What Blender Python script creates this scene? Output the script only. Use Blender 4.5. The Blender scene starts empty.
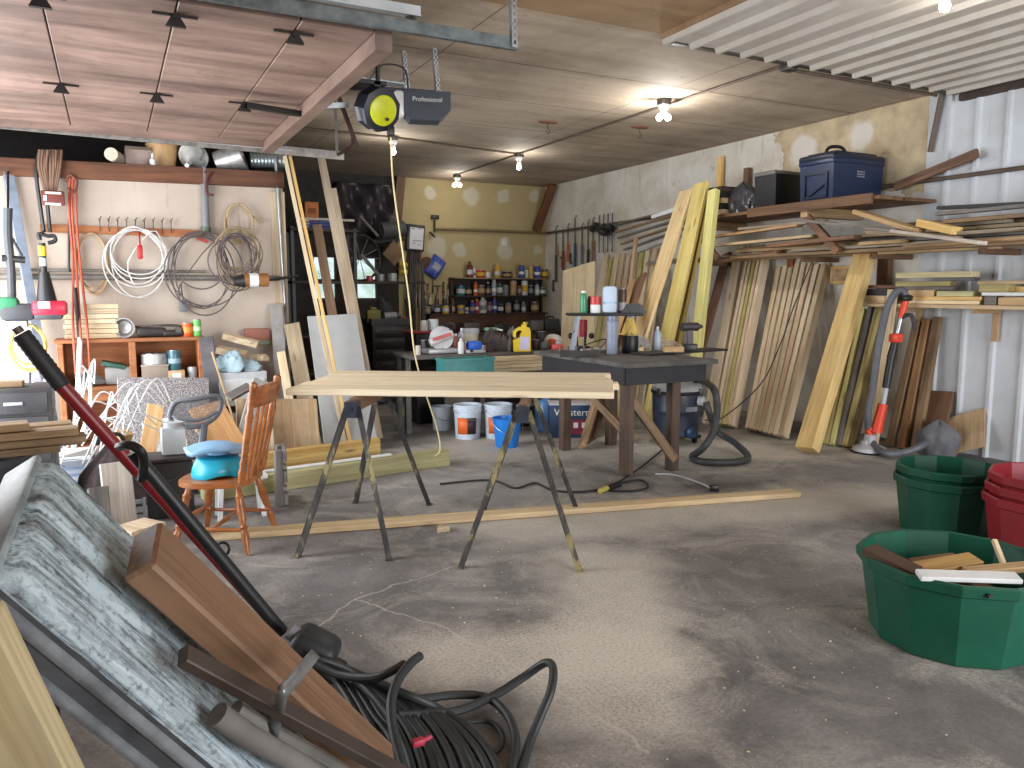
import bpy, bmesh, math, random
from mathutils import Vector, Matrix, Euler
random.seed(7)
S = bpy.context.scene
COL = S.collection

# ------------------------------------------------------------------ camera, world, lights, exposure
F_PX, EYE, HORIZON, VPX = 780.0, 1.6, 291.0, 110.0
PITCH = math.atan((384 - HORIZON) / F_PX)
YAW = math.atan((512 - VPX) * math.cos(PITCH) / F_PX)
cam_data = bpy.data.cameras.new('camera')
cam_data.sensor_width = 36.0
cam_data.lens = 36.0 * F_PX / 1024.0
cam_data.clip_start = 0.02
cam = bpy.data.objects.new('camera', cam_data)
cam.location = (0, 0, EYE)
cam.rotation_euler = (math.pi / 2 - PITCH, 0, -YAW)
COL.objects.link(cam)
S.camera = cam
S.view_settings.view_transform = 'Standard'
S.view_settings.look = 'None'
S.view_settings.gamma = 1.0
S.view_settings.use_curve_mapping = False
S.view_settings.exposure = 0.35
S.cycles.use_denoising = True
S.cycles.max_bounces = 8
S.cycles.diffuse_bounces = 5

W = bpy.data.worlds.new('overcast_sky')
S.world = W
W.use_nodes = True
W.node_tree.nodes['Background'].inputs[0].default_value = (0.80, 0.90, 1.0, 1)
W.node_tree.nodes['Background'].inputs[1].default_value = 1.3

def area(name, loc, rot, sx, sy, watts, color=(1, 1, 1)):
    l = bpy.data.lights.new(name, 'AREA')
    l.shape = 'RECTANGLE'; l.size = sx; l.size_y = sy; l.energy = watts; l.color = color
    o = bpy.data.objects.new(name, l); o.location = loc; o.rotation_euler = rot
    COL.objects.link(o)
    return o
# daylight through the raised garage door on the left and through the open bay behind the camera
area('daylight_side_door', (-1.45, 6.45, 1.45), (0, -math.pi / 2, 0), 2.5, 4.0, 255, (0.95, 0.97, 1.0))
area('daylight_bay_door', (4.3, -3.8, 1.6), (math.radians(90), 0, 0), 4.0, 2.7, 410, (0.97, 0.98, 1.0))

# ------------------------------------------------------------------ pixel -> place helpers
FW = Vector((math.sin(YAW) * math.cos(PITCH), math.cos(YAW) * math.cos(PITCH), -math.sin(PITCH)))
RT = Vector((math.cos(YAW), -math.sin(YAW), 0))
UP = RT.cross(FW)
EYEV = Vector((0, 0, EYE))
def at(x, y, X=None, Y=None, Z=None, D=None):
    d = FW * F_PX + RT * (x - 512) - UP * (y - 384)
    if X is not None: k = X / d.x
    elif Y is not None: k = Y / d.y
    elif Z is not None: k = (Z - EYE) / d.z
    else: k = D / F_PX
    return EYEV + d * k
def depth(p): return (Vector(p) - EYEV).dot(FW)

# ------------------------------------------------------------------ materials
def lin(c):
    r = []
    for v in c[:3]:
        v = v / 255.0
        r.append(v / 12.92 if v <= 0.04045 else ((v + 0.055) / 1.055) ** 2.4)
    return (r[0], r[1], r[2], 1.0)
class NT:
    def __init__(s, name):
        m = bpy.data.materials.new(name); m.use_nodes = True
        s.m = m; s.t = m.node_tree; s.b = s.t.nodes['Principled BSDF']
    def n(s, typ, **kw):
        nd = s.t.nodes.new(typ)
        for k, v in kw.items():
            if k.startswith('_'): setattr(nd, k[1:], v)
            else: nd.inputs[k.replace('__', ' ')].default_value = v
        return nd
    def l(s, a, ao, b, bi): s.t.links.new(a.outputs[ao], b.inputs[bi])
    def coord(s, scale=(1, 1, 1), which='Object', rnd=True):
        tc = s.n('ShaderNodeTexCoord'); mp = s.n('ShaderNodeMapping'); mp.inputs['Scale'].default_value = scale
        if rnd:
            oi = s.n('ShaderNodeObjectInfo')
            mu = s.n('ShaderNodeMath', _operation='MULTIPLY'); mu.inputs[1].default_value = 37.0
            s.l(oi, 'Random', mu, 0)
            ad = s.n('ShaderNodeVectorMath', _operation='ADD')
            s.l(tc, which, ad, 0); s.l(mu, 0, ad, 1); s.l(ad, 0, mp, 'Vector')
        else: s.l(tc, which, mp, 'Vector')
        return mp
    def noise(s, mp, scale, detail=3.0, rough=0.5, dist=0.0):
        nz = s.n('ShaderNodeTexNoise', Scale=scale, Detail=detail, Roughness=rough, Distortion=dist)
        s.l(mp, 0, nz, 'Vector'); return nz
    def ramp(s, src, out, stops):
        r = s.n('ShaderNodeValToRGB'); e = r.color_ramp.elements
        while len(e) < len(stops): e.new(0.5)
        for i, (p, c) in enumerate(stops):
            e[i].position = p; e[i].color = c if len(c) == 4 else (*c, 1)
        s.l(src, out, r, 'Fac'); return r
    def mix(s, fac, a, b, mode='MIX'):
        x = s.n('ShaderNodeMix', _data_type='RGBA', _blend_type=mode)
        for v, i in ((fac, 0), (a, 6), (b, 7)):
            if isinstance(v, (int, float)): x.inputs[i].default_value = v
            elif isinstance(v, tuple): x.inputs[i].default_value = v
            else: s.t.links.new(v, x.inputs[i])
        return x.outputs[2]
    def bump(s, src, strength, dist=0.01):
        b = s.n('ShaderNodeBump', Strength=strength, Distance=dist)
        s.t.links.new(src, b.inputs['Height']); s.l(b, 0, s.b, 'Normal')
    def done(s, colour, rough=0.5, metal=0.0):
        s.t.links.new(colour, s.b.inputs['Base Color'])
        s.b.inputs['Roughness'].default_value = rough; s.b.inputs['Metallic'].default_value = metal
        return s.m
G = lambda v: (v, v, v, 1)
_pm = {}
def pm(rgb, rough=0.5, metal=0.0, dirt=0.25, scale=7.0, bump=0.0, name=None, bscale=60.0):
    """a plain surface with a little wear and grime of its own"""
    key = (tuple(rgb), rough, metal, dirt, scale, bump)
    if key in _pm: return _pm[key]
    s = NT(name or 'surface_%d_%d_%d' % tuple(rgb[:3]))
    c = lin(rgb); mp = s.coord()
    nz = s.noise(mp, scale, 4.0, 0.6)
    r = s.ramp(nz, 'Fac', [(0.32, G(1 - dirt)), (0.62, G(1.0))])
    col = s.mix(1.0, c, r.outputs[0], 'MULTIPLY')
    if bump:
        nb = s.noise(mp, bscale, 3.0); s.bump(nb.outputs[0], bump)
    m = s.done(col, rough, metal); _pm[key] = m
    return m
_wd = {}
def wood(light, dark, rough=0.65, knots=0.7, grime=0.12, streak=1.0, vary=0.12):
    key = (tuple(light), tuple(dark), rough, knots, grime, streak, vary)
    if key in _wd: return _wd[key]
    s = NT('wood_%d_%d_%d' % tuple(light)); a, b = lin(light), lin(dark)
    mp = s.coord((1, 1, 1))
    m1 = s.n('ShaderNodeMapping'); m1.inputs['Scale'].default_value = (0.9, 13, 13); s.l(mp, 0, m1, 'Vector')
    m2 = s.n('ShaderNodeMapping'); m2.inputs['Scale'].default_value = (2.5, 85, 85); s.l(mp, 0, m2, 'Vector')
    n1 = s.noise(m1, 1.0, 4.0, 0.55, 0.6); n2 = s.noise(m2, 1.0, 2.0)
    r1 = s.ramp(n1, 'Fac', [(0.3, b), (0.58, a)])
    r2 = s.ramp(n2, 'Fac', [(0.3, G(1 - 0.25 * streak)), (0.65, G(1.0))])
    col = s.mix(1.0, r1.outputs[0], r2.outputs[0], 'MULTIPLY')
    if knots:
        m3 = s.n('ShaderNodeMapping'); m3.inputs['Scale'].default_value = (1.6, 7, 7); s.l(mp, 0, m3, 'Vector')
        v = s.n('ShaderNodeTexVoronoi', Scale=1.0); s.l(m3, 0, v, 'Vector')
        rk = s.ramp(v, 'Distance', [(0.05, G(knots)), (0.13, G(0.0))])
        col = s.mix(rk.outputs[0], col, lin((92, 58, 34)))
    n3 = s.noise(mp, 2.2, 4.0, 0.6)
    r3 = s.ramp(n3, 'Fac', [(0.35, G(1 - grime)), (0.6, G(1.0))])
    col = s.mix(1.0, col, r3.outputs[0], 'MULTIPLY')
    oi = s.n('ShaderNodeObjectInfo'); hs = s.n('ShaderNodeHueSaturation')
    mr = s.n('ShaderNodeMapRange'); mr.inputs[3].default_value = 1 - vary; mr.inputs[4].default_value = 1 + vary
    s.l(oi, 'Random', mr, 0); s.l(mr, 0, hs, 'Value'); s.t.links.new(col, hs.inputs['Color'])
    m = s.done(hs.outputs[0], rough); _wd[key] = m
    return m
def emit(rgb, power):
    s = NT('lit_bulb'); s.b.inputs['Emission Color'].default_value = lin(rgb); s.b.inputs['Emission Strength'].default_value = power
    s.b.inputs['Base Color'].default_value = lin(rgb); return s.m
def glass(rgb=(235, 240, 240), rough=0.05, name='glass'):
    s = NT(name); s.b.inputs['Base Color'].default_value = lin(rgb); s.b.inputs['Roughness'].default_value = rough
    s.b.inputs['Transmission Weight'].default_value = 0.9; s.b.inputs['IOR'].default_value = 1.2; return s.m

# woods and common surfaces
PINE = wood((236, 216, 178), (212, 182, 136))
PALE = wood((226, 206, 172), (196, 168, 128))
YELLOW = wood((222, 200, 120), (198, 168, 84))
GREENISH = wood((206, 200, 132), (176, 166, 98))
AMBER = wood((236, 200, 130), (214, 168, 96))
TAN = wood((204, 172, 128), (164, 128, 86))
WEATHERED = wood((158, 130, 98), (112, 88, 64), grime=0.3)
GREYWOOD = wood((134, 128, 122), (96, 90, 86), grime=0.3, knots=0.3)
BROWNWOOD = wood((140, 104, 78), (98, 70, 52), grime=0.25, knots=0.4)
ORANGEWOOD = wood((176, 112, 66), (140, 82, 46), knots=0.3)
CHAIRWOOD = wood((184, 114, 64), (138, 76, 38), rough=0.32, knots=0.0, grime=0.2)
OSB = wood((212, 184, 146), (184, 146, 108), knots=0.0, grime=0.3)
DARKWOOD = wood((70, 52, 42), (44, 34, 30), grime=0.3, knots=0.2)
BLACK = pm((28, 28, 30), 0.45, name='black_plastic')
RUBBER = pm((40, 41, 42), 0.7, dirt=0.35, name='black_rubber')
DKGREY = pm((62, 64, 68), 0.5, name='dark_grey')
GREY = pm((120, 122, 126), 0.5, name='grey')
LTGREY = pm((186, 190, 194), 0.5, name='light_grey')
WHITE = pm((226, 228, 228), 0.45, dirt=0.15, name='white')
STEEL = pm((168, 172, 176), 0.35, 0.9, 0.4, name='galvanised_steel')
OLDSTEEL = pm((96, 92, 88), 0.5, 0.7, 0.4, name='old_steel')
RED = pm((190, 36, 34), 0.4, name='red_plastic')
BLUE = pm((34, 76, 170), 0.4, name='blue_plastic')
YELLOWP = pm((228, 196, 40), 0.4, name='yellow_plastic')
ORANGE = pm((226, 92, 32), 0.4, name='orange_plastic')
TEAL = pm((56, 128, 128), 0.4, name='teal_plastic')

# ------------------------------------------------------------------ mesh builder
class MB:
    def __init__(s): s.v = []; s.f = []; s.mi = []; s.cur = 0
    def _add(s, vs, fs):
        o = len(s.v); s.v += [Vector(v) for v in vs]
        for f in fs: s.f.append([o + i for i in f]); s.mi.append(s.cur)
    def mat(s, i): s.cur = i; return s
    def box(s, c, size, M=None, taper=1.0):
        x, y, z = size[0] / 2, size[1] / 2, size[2] / 2; t = taper
        vs = [Vector(p) for p in ((-x, -y, -z), (x, -y, -z), (x, y, -z), (-x, y, -z), (-x * t, -y * t, z), (x * t, -y * t, z), (x * t, y * t, z), (-x * t, y * t, z))]
        if M is not None: vs = [M @ v for v in vs]
        s._add([v + Vector(c) for v in vs], [(3, 2, 1, 0), (4, 5, 6, 7), (0, 1, 5, 4), (1, 2, 6, 5), (2, 3, 7, 6), (3, 0, 4, 7)])
        return s
    def rbox(s, c, size, r=0.01, M=None, seg=2):
        """a box with rounded edges"""
        bm = bmesh.new(); bmesh.ops.create_cube(bm, size=1.0)
        for v in bm.verts: v.co = Vector((v.co.x * size[0], v.co.y * size[1], v.co.z * size[2]))
        bmesh.ops.bevel(bm, geom=bm.edges[:], offset=min(r, min(size) * 0.49), segments=seg, affect='EDGES', profile=0.5)
        bm.verts.index_update()
        vs = [(M @ v.co if M is not None else v.co) + Vector(c) for v in bm.verts]
        s._add(vs, [[v.index for v in f.verts] for f in bm.faces]); bm.free()
        return s
    def bar(s, p0, p1, w, t, up=(0, 0, 1)):
        """square bar from p0 to p1, w across, t along up"""
        M, L = axes(p0, p1, up)
        s.box((Vector(p0) + Vector(p1)) / 2, (L, w, t), M); return s
    def lathe(s, prof, c=(0, 0, 0), n=20, axis=(0, 0, 1), sx=1.0, sy=1.0, rot=0.0, ring=False, cap=True):
        q = Vector((0, 0, 1)).rotation_difference(Vector(axis).normalized()).to_matrix()
        vs = []; fs = []
        for r, z in prof:
            for k in range(n):
                a = 2 * math.pi * k / n + rot
                vs.append(q @ Vector((r * math.cos(a) * sx, r * math.sin(a) * sy, z)) + Vector(c))
        m = len(prof)
        for i in range(m - 1):
            for k in range(n):
                k2 = (k + 1) % n
                fs.append((i * n + k, i * n + k2, (i + 1) * n + k2, (i + 1) * n + k))
        if ring:
            for k in range(n): k2 = (k + 1) % n; fs.append(((m - 1) * n + k, (m - 1) * n + k2, k2, k))
        if prof[0][0] > 1e-5 and cap and not ring: fs.append(tuple(range(n - 1, -1, -1)))
        if prof[-1][0] > 1e-5 and cap and not ring: fs.append(tuple((m - 1) * n + k for k in range(n)))
        s._add(vs, fs); return s
    def cyl(s, p0, p1, r0, r1=None, n=14):
        p0, p1 = Vector(p0), Vector(p1)
        return s.lathe([(r0, 0), (r0 if r1 is None else r1, (p1 - p0).length)], p0, n, p1 - p0)
    def tube(s, pts, r, n=8, smooth=0, closed=False, taper=None):
        P = [Vector(p) for p in pts]
        if smooth: P = spline(P, smooth, closed)
        m = len(P); vs = []; fs = []; up = None
        for i, p in enumerate(P):
            a = P[(i - 1) % m] if (closed or i > 0) else p; b = P[(i + 1) % m] if (closed or i < m - 1) else p
            d = (b - a)
            d = d.normalized() if d.length > 1e-9 else Vector((0, 0, 1))
            if up is None: up = d.orthogonal().normalized()
            else:
                up = up - d * up.dot(d); up = up.normalized() if up.length > 1e-6 else d.orthogonal().normalized()
            w = d.cross(up); rr = r * (1.0 if taper is None else 1 + (taper - 1) * i / (m - 1))
            for k in range(n):
                a_ = 2 * math.pi * k / n
                vs.append(p + up * math.cos(a_) * rr + w * math.sin(a_) * rr)
        for i in range(m if closed else m - 1):
            j = (i + 1) % m
            for k in range(n):
                k2 = (k + 1) % n; fs.append((i * n + k, i * n + k2, j * n + k2, j * n + k))
        if not closed: fs += [tuple(range(n - 1, -1, -1)), tuple((m - 1) * n + k for k in range(n))]
        s._add(vs, fs); return s
    def prism(s, poly, h, M=None, c=(0, 0, 0)):
        """2-D outline in x,y extruded by h along z"""
        n = len(poly); vs = [Vector((x, y, 0)) for x, y in poly] + [Vector((x, y, h)) for x, y in poly]
        if M is not None: vs = [M @ v for v in vs]
        s._add([v + Vector(c) for v in vs], [tuple(range(n - 1, -1, -1)), tuple(range(n, 2 * n))] + [(i, (i + 1) % n, n + (i + 1) % n, n + i) for i in range(n)])
        return s
    def sphere(s, c, r, n=14, sc=(1, 1, 1), M=None):
        bm = bmesh.new(); bmesh.ops.create_uvsphere(bm, u_segments=n, v_segments=max(6, n // 2 + 2), radius=r)
        bm.verts.index_update(); vs = []
        for v in bm.verts:
            p = Vector((v.co.x * sc[0], v.co.y * sc[1], v.co.z * sc[2])); vs.append((M @ p if M is not None else p) + Vector(c))
        s._add(vs, [[v.index for v in f.verts] for f in bm.faces]); bm.free(); return s
    def grid(s, fn, nu, nv):
        vs = [fn(i / nu, j / nv) for j in range(nv + 1) for i in range(nu + 1)]
        s._add(vs, [(j * (nu + 1) + i, j * (nu + 1) + i + 1, (j + 1) * (nu + 1) + i + 1, (j + 1) * (nu + 1) + i) for j in range(nv) for i in range(nu)])
        return s
    def build(s, name, mat, parent=None, smooth=35, local=None, solid=0.0, keep=False):
        """link as ONE mesh object; verts are in world space (or in the parent's space when local)"""
        mats = mat if isinstance(mat, (list, tuple)) else [mat]
        org = Vector((0, 0, 0)); V = s.v
        if parent is not None:
            if not local:
                inv = world(parent).inverted(); V = [inv @ v for v in V]
        elif not keep:
            lo = [min(v[i] for v in V) for i in range(3)]; hi = [max(v[i] for v in V) for i in range(3)]
            org = Vector(((lo[0] + hi[0]) / 2, (lo[1] + hi[1]) / 2, lo[2])); V = [v - org for v in V]
        me = bpy.data.meshes.new(name); me.from_pydata([tuple(v) for v in V], [], s.f); me.validate(); me.update()
        for m in mats: me.materials.append(m)
        if len(mats) > 1 and len(me.polygons) == len(s.mi): me.polygons.foreach_set('material_index', s.mi)
        bm = bmesh.new(); bm.from_mesh(me); bmesh.ops.recalc_face_normals(bm, faces=bm.faces); bm.to_mesh(me); bm.free()
        o = bpy.data.objects.new(name, me); COL.objects.link(o); o.location = org
        if parent is not None: o.parent = parent
        if smooth:
            me.polygons.foreach_set('use_smooth', [True] * len(me.polygons))
            try: me.set_sharp_from_angle(angle=math.radians(smooth))
            except Exception: pass
        if solid:
            md = o.modifiers.new('thick', 'SOLIDIFY'); md.thickness = solid; md.offset = 0
        return o
def world(o):
    m = Matrix.LocRotScale(o.location, o.rotation_euler, o.scale)
    return world(o.parent) @ m if o.parent else m
def spline(P, k, closed=False):
    out = []; n = len(P); g = lambda i: P[i % n] if closed else P[max(0, min(n - 1, i))]
    for i in range(n if closed else n - 1):
        a, b, c, d = g(i - 1), g(i), g(i + 1), g(i + 2)
        for j in range(k):
            t = j / k
            out.append(0.5 * ((2 * b) + (c - a) * t + (2 * a - 5 * b + 4 * c - d) * t * t + (3 * b - a - 3 * c + d) * t ** 3))
    if not closed: out.append(P[-1].copy())
    return out
def axes(p0, p1, up):
    p0, p1 = Vector(p0), Vector(p1); x = p1 - p0; L = x.length; x = x.normalized()
    z = Vector(up); z = z - x * z.dot(x)
    if z.length < 1e-5: z = x.orthogonal()
    z.normalize(); y = z.cross(x)
    return Matrix((x, y, z)).transposed(), L
def tag(o, label, cat, group=None, kind=None):
    o['label'] = label; o['category'] = cat
    if group: o['group'] = group
    if kind: o['kind'] = kind
    return o
def thing(name, label, cat, loc=(0, 0, 0), rz=0.0, group=None):
    o = bpy.data.objects.new(name, None); o.empty_display_size = 0.1; COL.objects.link(o)
    o.location = loc; o.rotation_euler = (0, 0, rz)
    return tag(o, label, cat, group)
def struct(o): o['kind'] = 'structure'; return o
def dup(root, loc=None, rz=None, label=None, group=None, rot=None):
    r = root.copy(); COL.objects.link(r)
    if loc is not None: r.location = loc
    if rz is not None: r.rotation_euler = (0, 0, rz)
    if rot is not None: r.rotation_euler = rot
    if label: r['label'] = label
    if group: r['group'] = group
    for ch in list(root.children):
        c = ch.copy(); COL.objects.link(c); c.parent = r
        for g in ch.children:
            d = g.copy(); COL.objects.link(d); d.parent = c
    return r
def board(name, label, cat, p0, p1, w, t, up, mat, group=None, parent=None, lean=None, b=0.003, wall=None):
    """one board from p0 to p1 with its own grain axis; w wide, t thick along up. lean: lift onto this floor height; wall: keep x below"""
    M, L = axes(p0, p1, up); mid = (Vector(p0) + Vector(p1)) / 2
    m = MB().rbox((0, 0, 0), (L, w, t), b, seg=1); me_v = [M @ v + mid for v in m.v]
    if lean is not None: mid.z += lean - min(v.z for v in me_v)
    if wall is not None:
        mx = max(v.x for v in me_v)
        if mx > wall: mid.x -= mx - wall
    o = m.build(name, mat, None, smooth=0, keep=True)
    if parent is not None:
        pw = world(parent).inverted(); MM = pw @ (Matrix.Translation(mid) @ M.to_4x4()); o.parent = parent; o.matrix_local = MM
    else:
        o.location = mid; o.rotation_euler = M.to_euler()
        if label: tag(o, label, cat, group)
    return o
NTH = ['leftmost', 'second from the left', 'third from the left', 'fourth from the left', 'fifth from the left', 'sixth from the left', 'seventh from the left', 'eighth from the left', 'ninth from the left', 'tenth from the left', 'eleventh from the left', 'twelfth from the left', 'thirteenth from the left', 'fourteenth from the left', 'fifteenth from the left', 'sixteenth from the left']
def nth(i, n): return 'rightmost' if i == n - 1 and n > 1 else NTH[i]
def txt(name, s, size, loc, M, mat, parent, ext=0.0005):
    cu = bpy.data.curves.new(name, 'FONT'); cu.body = s; cu.size = size; cu.extrude = ext; cu.align_x = 'CENTER'; cu.align_y = 'CENTER'
    tmp = bpy.data.objects.new('lettering_source', cu); me = bpy.data.meshes.new_from_object(tmp); bpy.data.objects.remove(tmp)
    o = bpy.data.objects.new(name, me); COL.objects.link(o); me.materials.clear(); me.materials.append(mat)
    mw = Matrix.Translation(loc) @ M.to_4x4(); o.parent = parent; o.matrix_local = world(parent).inverted() @ mw
    return o

# ================================================================== THE SETTING
CEIL = 3.56; XR = 7.48; YB = 13.2; YH = 8.8; XD = -1.25; YBAY = 5.03

def segdist(s, pos, a, b):
    """node chain: distance in the floor plane from pos to the segment a-b"""
    ax, ay = a; dx, dy = b[0] - ax, b[1] - ay; L2 = dx * dx + dy * dy
    sub = s.n('ShaderNodeVectorMath', _operation='SUBTRACT'); s.t.links.new(pos, sub.inputs[0]); sub.inputs[1].default_value = (ax, ay, 0)
    dot = s.n('ShaderNodeVectorMath', _operation='DOT_PRODUCT'); s.l(sub, 0, dot, 0); dot.inputs[1].default_value = (dx / L2, dy / L2, 0)
    cl = s.n('ShaderNodeClamp'); s.l(dot, 'Value', cl, 'Value')
    sc = s.n('ShaderNodeVectorMath', _operation='SCALE'); sc.inputs[0].default_value = (dx, dy, 0); s.l(cl, 0, sc, 'Scale')
    d = s.n('ShaderNodeVectorMath', _operation='DISTANCE'); s.l(sub, 0, d, 0); s.l(sc, 0, d, 1)
    return d.outputs['Value']

def floor_material():
    s = NT('concrete_floor')
    mp = s.coord((1, 1, 1), 'Object', False)
    big = s.noise(mp, 0.55, 5.0, 0.6, 0.4); mid = s.noise(mp, 2.6, 6.0, 0.68, 0.5); fine = s.noise(mp, 46.0, 5.0, 0.7)
    r1 = s.ramp(big, 'Fac', [(0.32, lin((100, 97, 97))), (0.50, lin((132, 129, 128))), (0.68, lin((154, 151, 150)))])
    r2 = s.ramp(mid, 'Fac', [(0.30, G(0.62)), (0.47, G(0.93)), (0.65, G(1.08))])
    r3 = s.ramp(fine, 'Fac', [(0.30, G(0.72)), (0.62, G(1.06))])
    c = s.mix(1.0, r1.outputs[0], r2.outputs[0], 'MULTIPLY'); c = s.mix(1.0, c, r3.outputs[0], 'MULTIPLY')
    # dried oil and water marks
    oil = s.noise(mp, 1.15, 3.0, 0.5, 1.2); ro = s.ramp(oil, 'Fac', [(0.60, G(0.0)), (0.74, G(0.55))])
    c = s.mix(ro.outputs[0], c, lin((74, 66, 60)))
    # sawdust lying in drifts
    dustA = s.noise(mp, 70.0, 7.0, 0.85); dustB = s.noise(mp, 1.5, 6.0, 0.72, 1.0)
    rb = s.ramp(dustB, 'Fac', [(0.47, G(0.0)), (0.68, G(0.85))]); ra = s.ramp(dustA, 'Fac', [(0.42, G(0.12)), (0.60, G(1.0))])
    ml = s.n('ShaderNodeMath', _operation='MULTIPLY'); s.l(rb, 0, ml, 0); s.l(ra, 0, ml, 1)
    c = s.mix(ml.outputs[0], c, lin((208, 202, 190)))
    # heavy sawdust around the saw table
    tc = s.n('ShaderNodeTexCoord')
    for (a, b, rad, amt) in (((3.6, 7.2), (5.3, 6.0), 0.95, 0.85), ((5.6, 5.8), (7.0, 5.2), 0.5, 0.5), ((2.5, 3.7), (1.7, 2.4), 0.4, 0.75), ((2.4, 4.6), (5.2, 4.0), 0.5, 0.7), ((1.3, 3.0), (2.0, 2.7), 0.35, 0.8)):
        dd = segdist(s, tc.outputs['Object'], a, b)
        nz = s.noise(mp, 3.2, 5.0, 0.65)
        m0 = s.n('ShaderNodeMath', _operation='MULTIPLY_ADD'); s.l(nz, 'Fac', m0, 0); m0.inputs[1].default_value = -1.1 * rad; m0.inputs[2].default_value = 0.0
        m1 = s.n('ShaderNodeMath', _operation='ADD'); s.t.links.new(dd, m1.inputs[0]); s.l(m0, 0, m1, 1)
        mr = s.n('ShaderNodeMapRange'); mr.inputs[1].default_value = -0.1 * rad; mr.inputs[2].default_value = rad * 0.6; mr.inputs[3].default_value = amt; mr.inputs[4].default_value = 0
        s.l(m1, 0, mr, 0)
        ra2 = s.ramp(dustA, 'Fac', [(0.36, G(0.15)), (0.56, G(1.0))])
        m2 = s.n('ShaderNodeMath', _operation='MULTIPLY'); s.l(mr, 0, m2, 0); s.l(ra2, 0, m2, 1)
        c = s.mix(m2.outputs[0], c, lin((216, 209, 196)))
    # dust-filled cracks in the slab
    wob = s.noise(mp, 4.0, 3.0); wv = s.n('ShaderNodeVectorMath', _operation='MULTIPLY_ADD')
    s.l(wob, 'Color', wv, 0); wv.inputs[1].default_value = (0.16, 0.16, 0.0); s.l(tc, 'Object', wv, 2)
    P = [at(x, y, Z=0) + Vector((0.08, 0.08, 0)) for x, y in ((478, 560), (356, 597), (312, 626), (420, 620), (500, 655), (560, 690), (650, 752), (840, 462), (905, 480))]
    for i, j in ((0, 1), (1, 2), (1, 3), (3, 4), (4, 5), (5, 6)):
        dd = segdist(s, wv.outputs[0], P[i][:2], P[j][:2])
        mr = s.n('ShaderNodeMapRange'); mr.inputs[1].default_value = 0.001; mr.inputs[2].default_value = 0.010; mr.inputs[3].default_value = 0.5; mr.inputs[4].default_value = 0
        s.t.links.new(dd, mr.inputs[0]); c = s.mix(mr.outputs[0], c, lin((206, 198, 184)))
    s.bump(mid.outputs[0], 0.15, 0.02)
    return s.done(c, 0.8)
FLOORM = floor_material()

def drywall(name, base, patches=(), pc=(200, 198, 190), stain=(150, 132, 104), amt=0.5, axis=(1, 0, 1), streak=0.0, bare=None, sc=1.0):
    """painted board wall: grime, stains, round filler patches at given places, optional bare area right of a line"""
    s = NT(name); mp = s.coord((1, 1, 1), 'Object', False); tc = s.n('ShaderNodeTexCoord')
    n1 = s.noise(mp, 1.3 * sc, 5.0, 0.62, 0.5); n2 = s.noise(mp, 7.0 * sc, 5.0, 0.7, 0.8)
    r1 = s.ramp(n1, 'Fac', [(0.34, lin(base)), (0.70, lin([v * 0.5 + w * 0.5 for v, w in zip(base, stain)]))])
    r2 = s.ramp(n2, 'Fac', [(0.60, G(0.0)), (0.72, G(amt))])
    c = s.mix(r2.outputs[0], r1.outputs[0], lin(stain))
    if streak:
        ms = s.n('ShaderNodeMapping'); ms.inputs['Scale'].default_value = (9, 9, 0.7); s.l(mp, 0, ms, 'Vector')
        n3 = s.noise(ms, 1.0, 4.0, 0.65); r3 = s.ramp(n3, 'Fac', [(0.62, G(0.0)), (0.74, G(streak))])
        c = s.mix(r3.outputs[0], c, lin((96, 84, 72)))
    if bare:
        lo, hi, bc = bare      # a soft-edged box in world coordinates where the paper has come off
        wob = s.noise(mp, 2.4, 5.0, 0.65); wv = s.n('ShaderNodeVectorMath', _operation='MULTIPLY_ADD')
        s.l(wob, 'Color', wv, 0); wv.inputs[1].default_value = (0.9, 0.9, 0.9); s.l(tc, 'Object', wv, 2)
        sp = s.n('ShaderNodeSeparateXYZ'); s.l(wv, 0, sp, 0); prev = None
        for ax in range(3):
            for val, op in ((lo[ax], 'GREATER_THAN'), (hi[ax], 'LESS_THAN')):
                g = s.n('ShaderNodeMath', _operation=op); s.l(sp, ax, g, 0); g.inputs[1].default_value = val + 0.45
                if prev is None: prev = g
                else:
                    k = s.n('ShaderNodeMath', _operation='MULTIPLY'); s.l(prev, 0, k, 0); s.l(g, 0, k, 1); prev = k
        nb = s.noise(mp, 5.0, 4.0, 0.6); rb = s.ramp(nb, 'Fac', [(0.3, lin([v * 0.82 for v in bc])), (0.65, lin(bc))])
        c = s.mix(prev.outputs[0], c, rb.outputs[0])
    if patches:
        wob = s.noise(mp, 5.0, 3.0); wv = s.n('ShaderNodeVectorMath', _operation='MULTIPLY_ADD')
        s.l(wob, 'Color', wv, 0); wv.inputs[1].default_value = (0.18, 0.18, 0.18); s.l(tc, 'Object', wv, 2)
        for p, rad in patches:
            d = s.n('ShaderNodeVectorMath', _operation='DISTANCE'); s.l(wv, 0, d, 0); d.inputs[1].default_value = Vector(p) + Vector((0.09, 0.09, 0.09))
            mr = s.n('ShaderNodeMapRange'); mr.inputs[1].default_value = rad * 0.75; mr.inputs[2].default_value = rad * 1.15; mr.inputs[3].default_value = 0.85; mr.inputs[4].default_value = 0
            s.l(d, 'Value', mr, 0); c = s.mix(mr.outputs[0], c, lin(pc))
    return s.done(c, 0.85)

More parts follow.
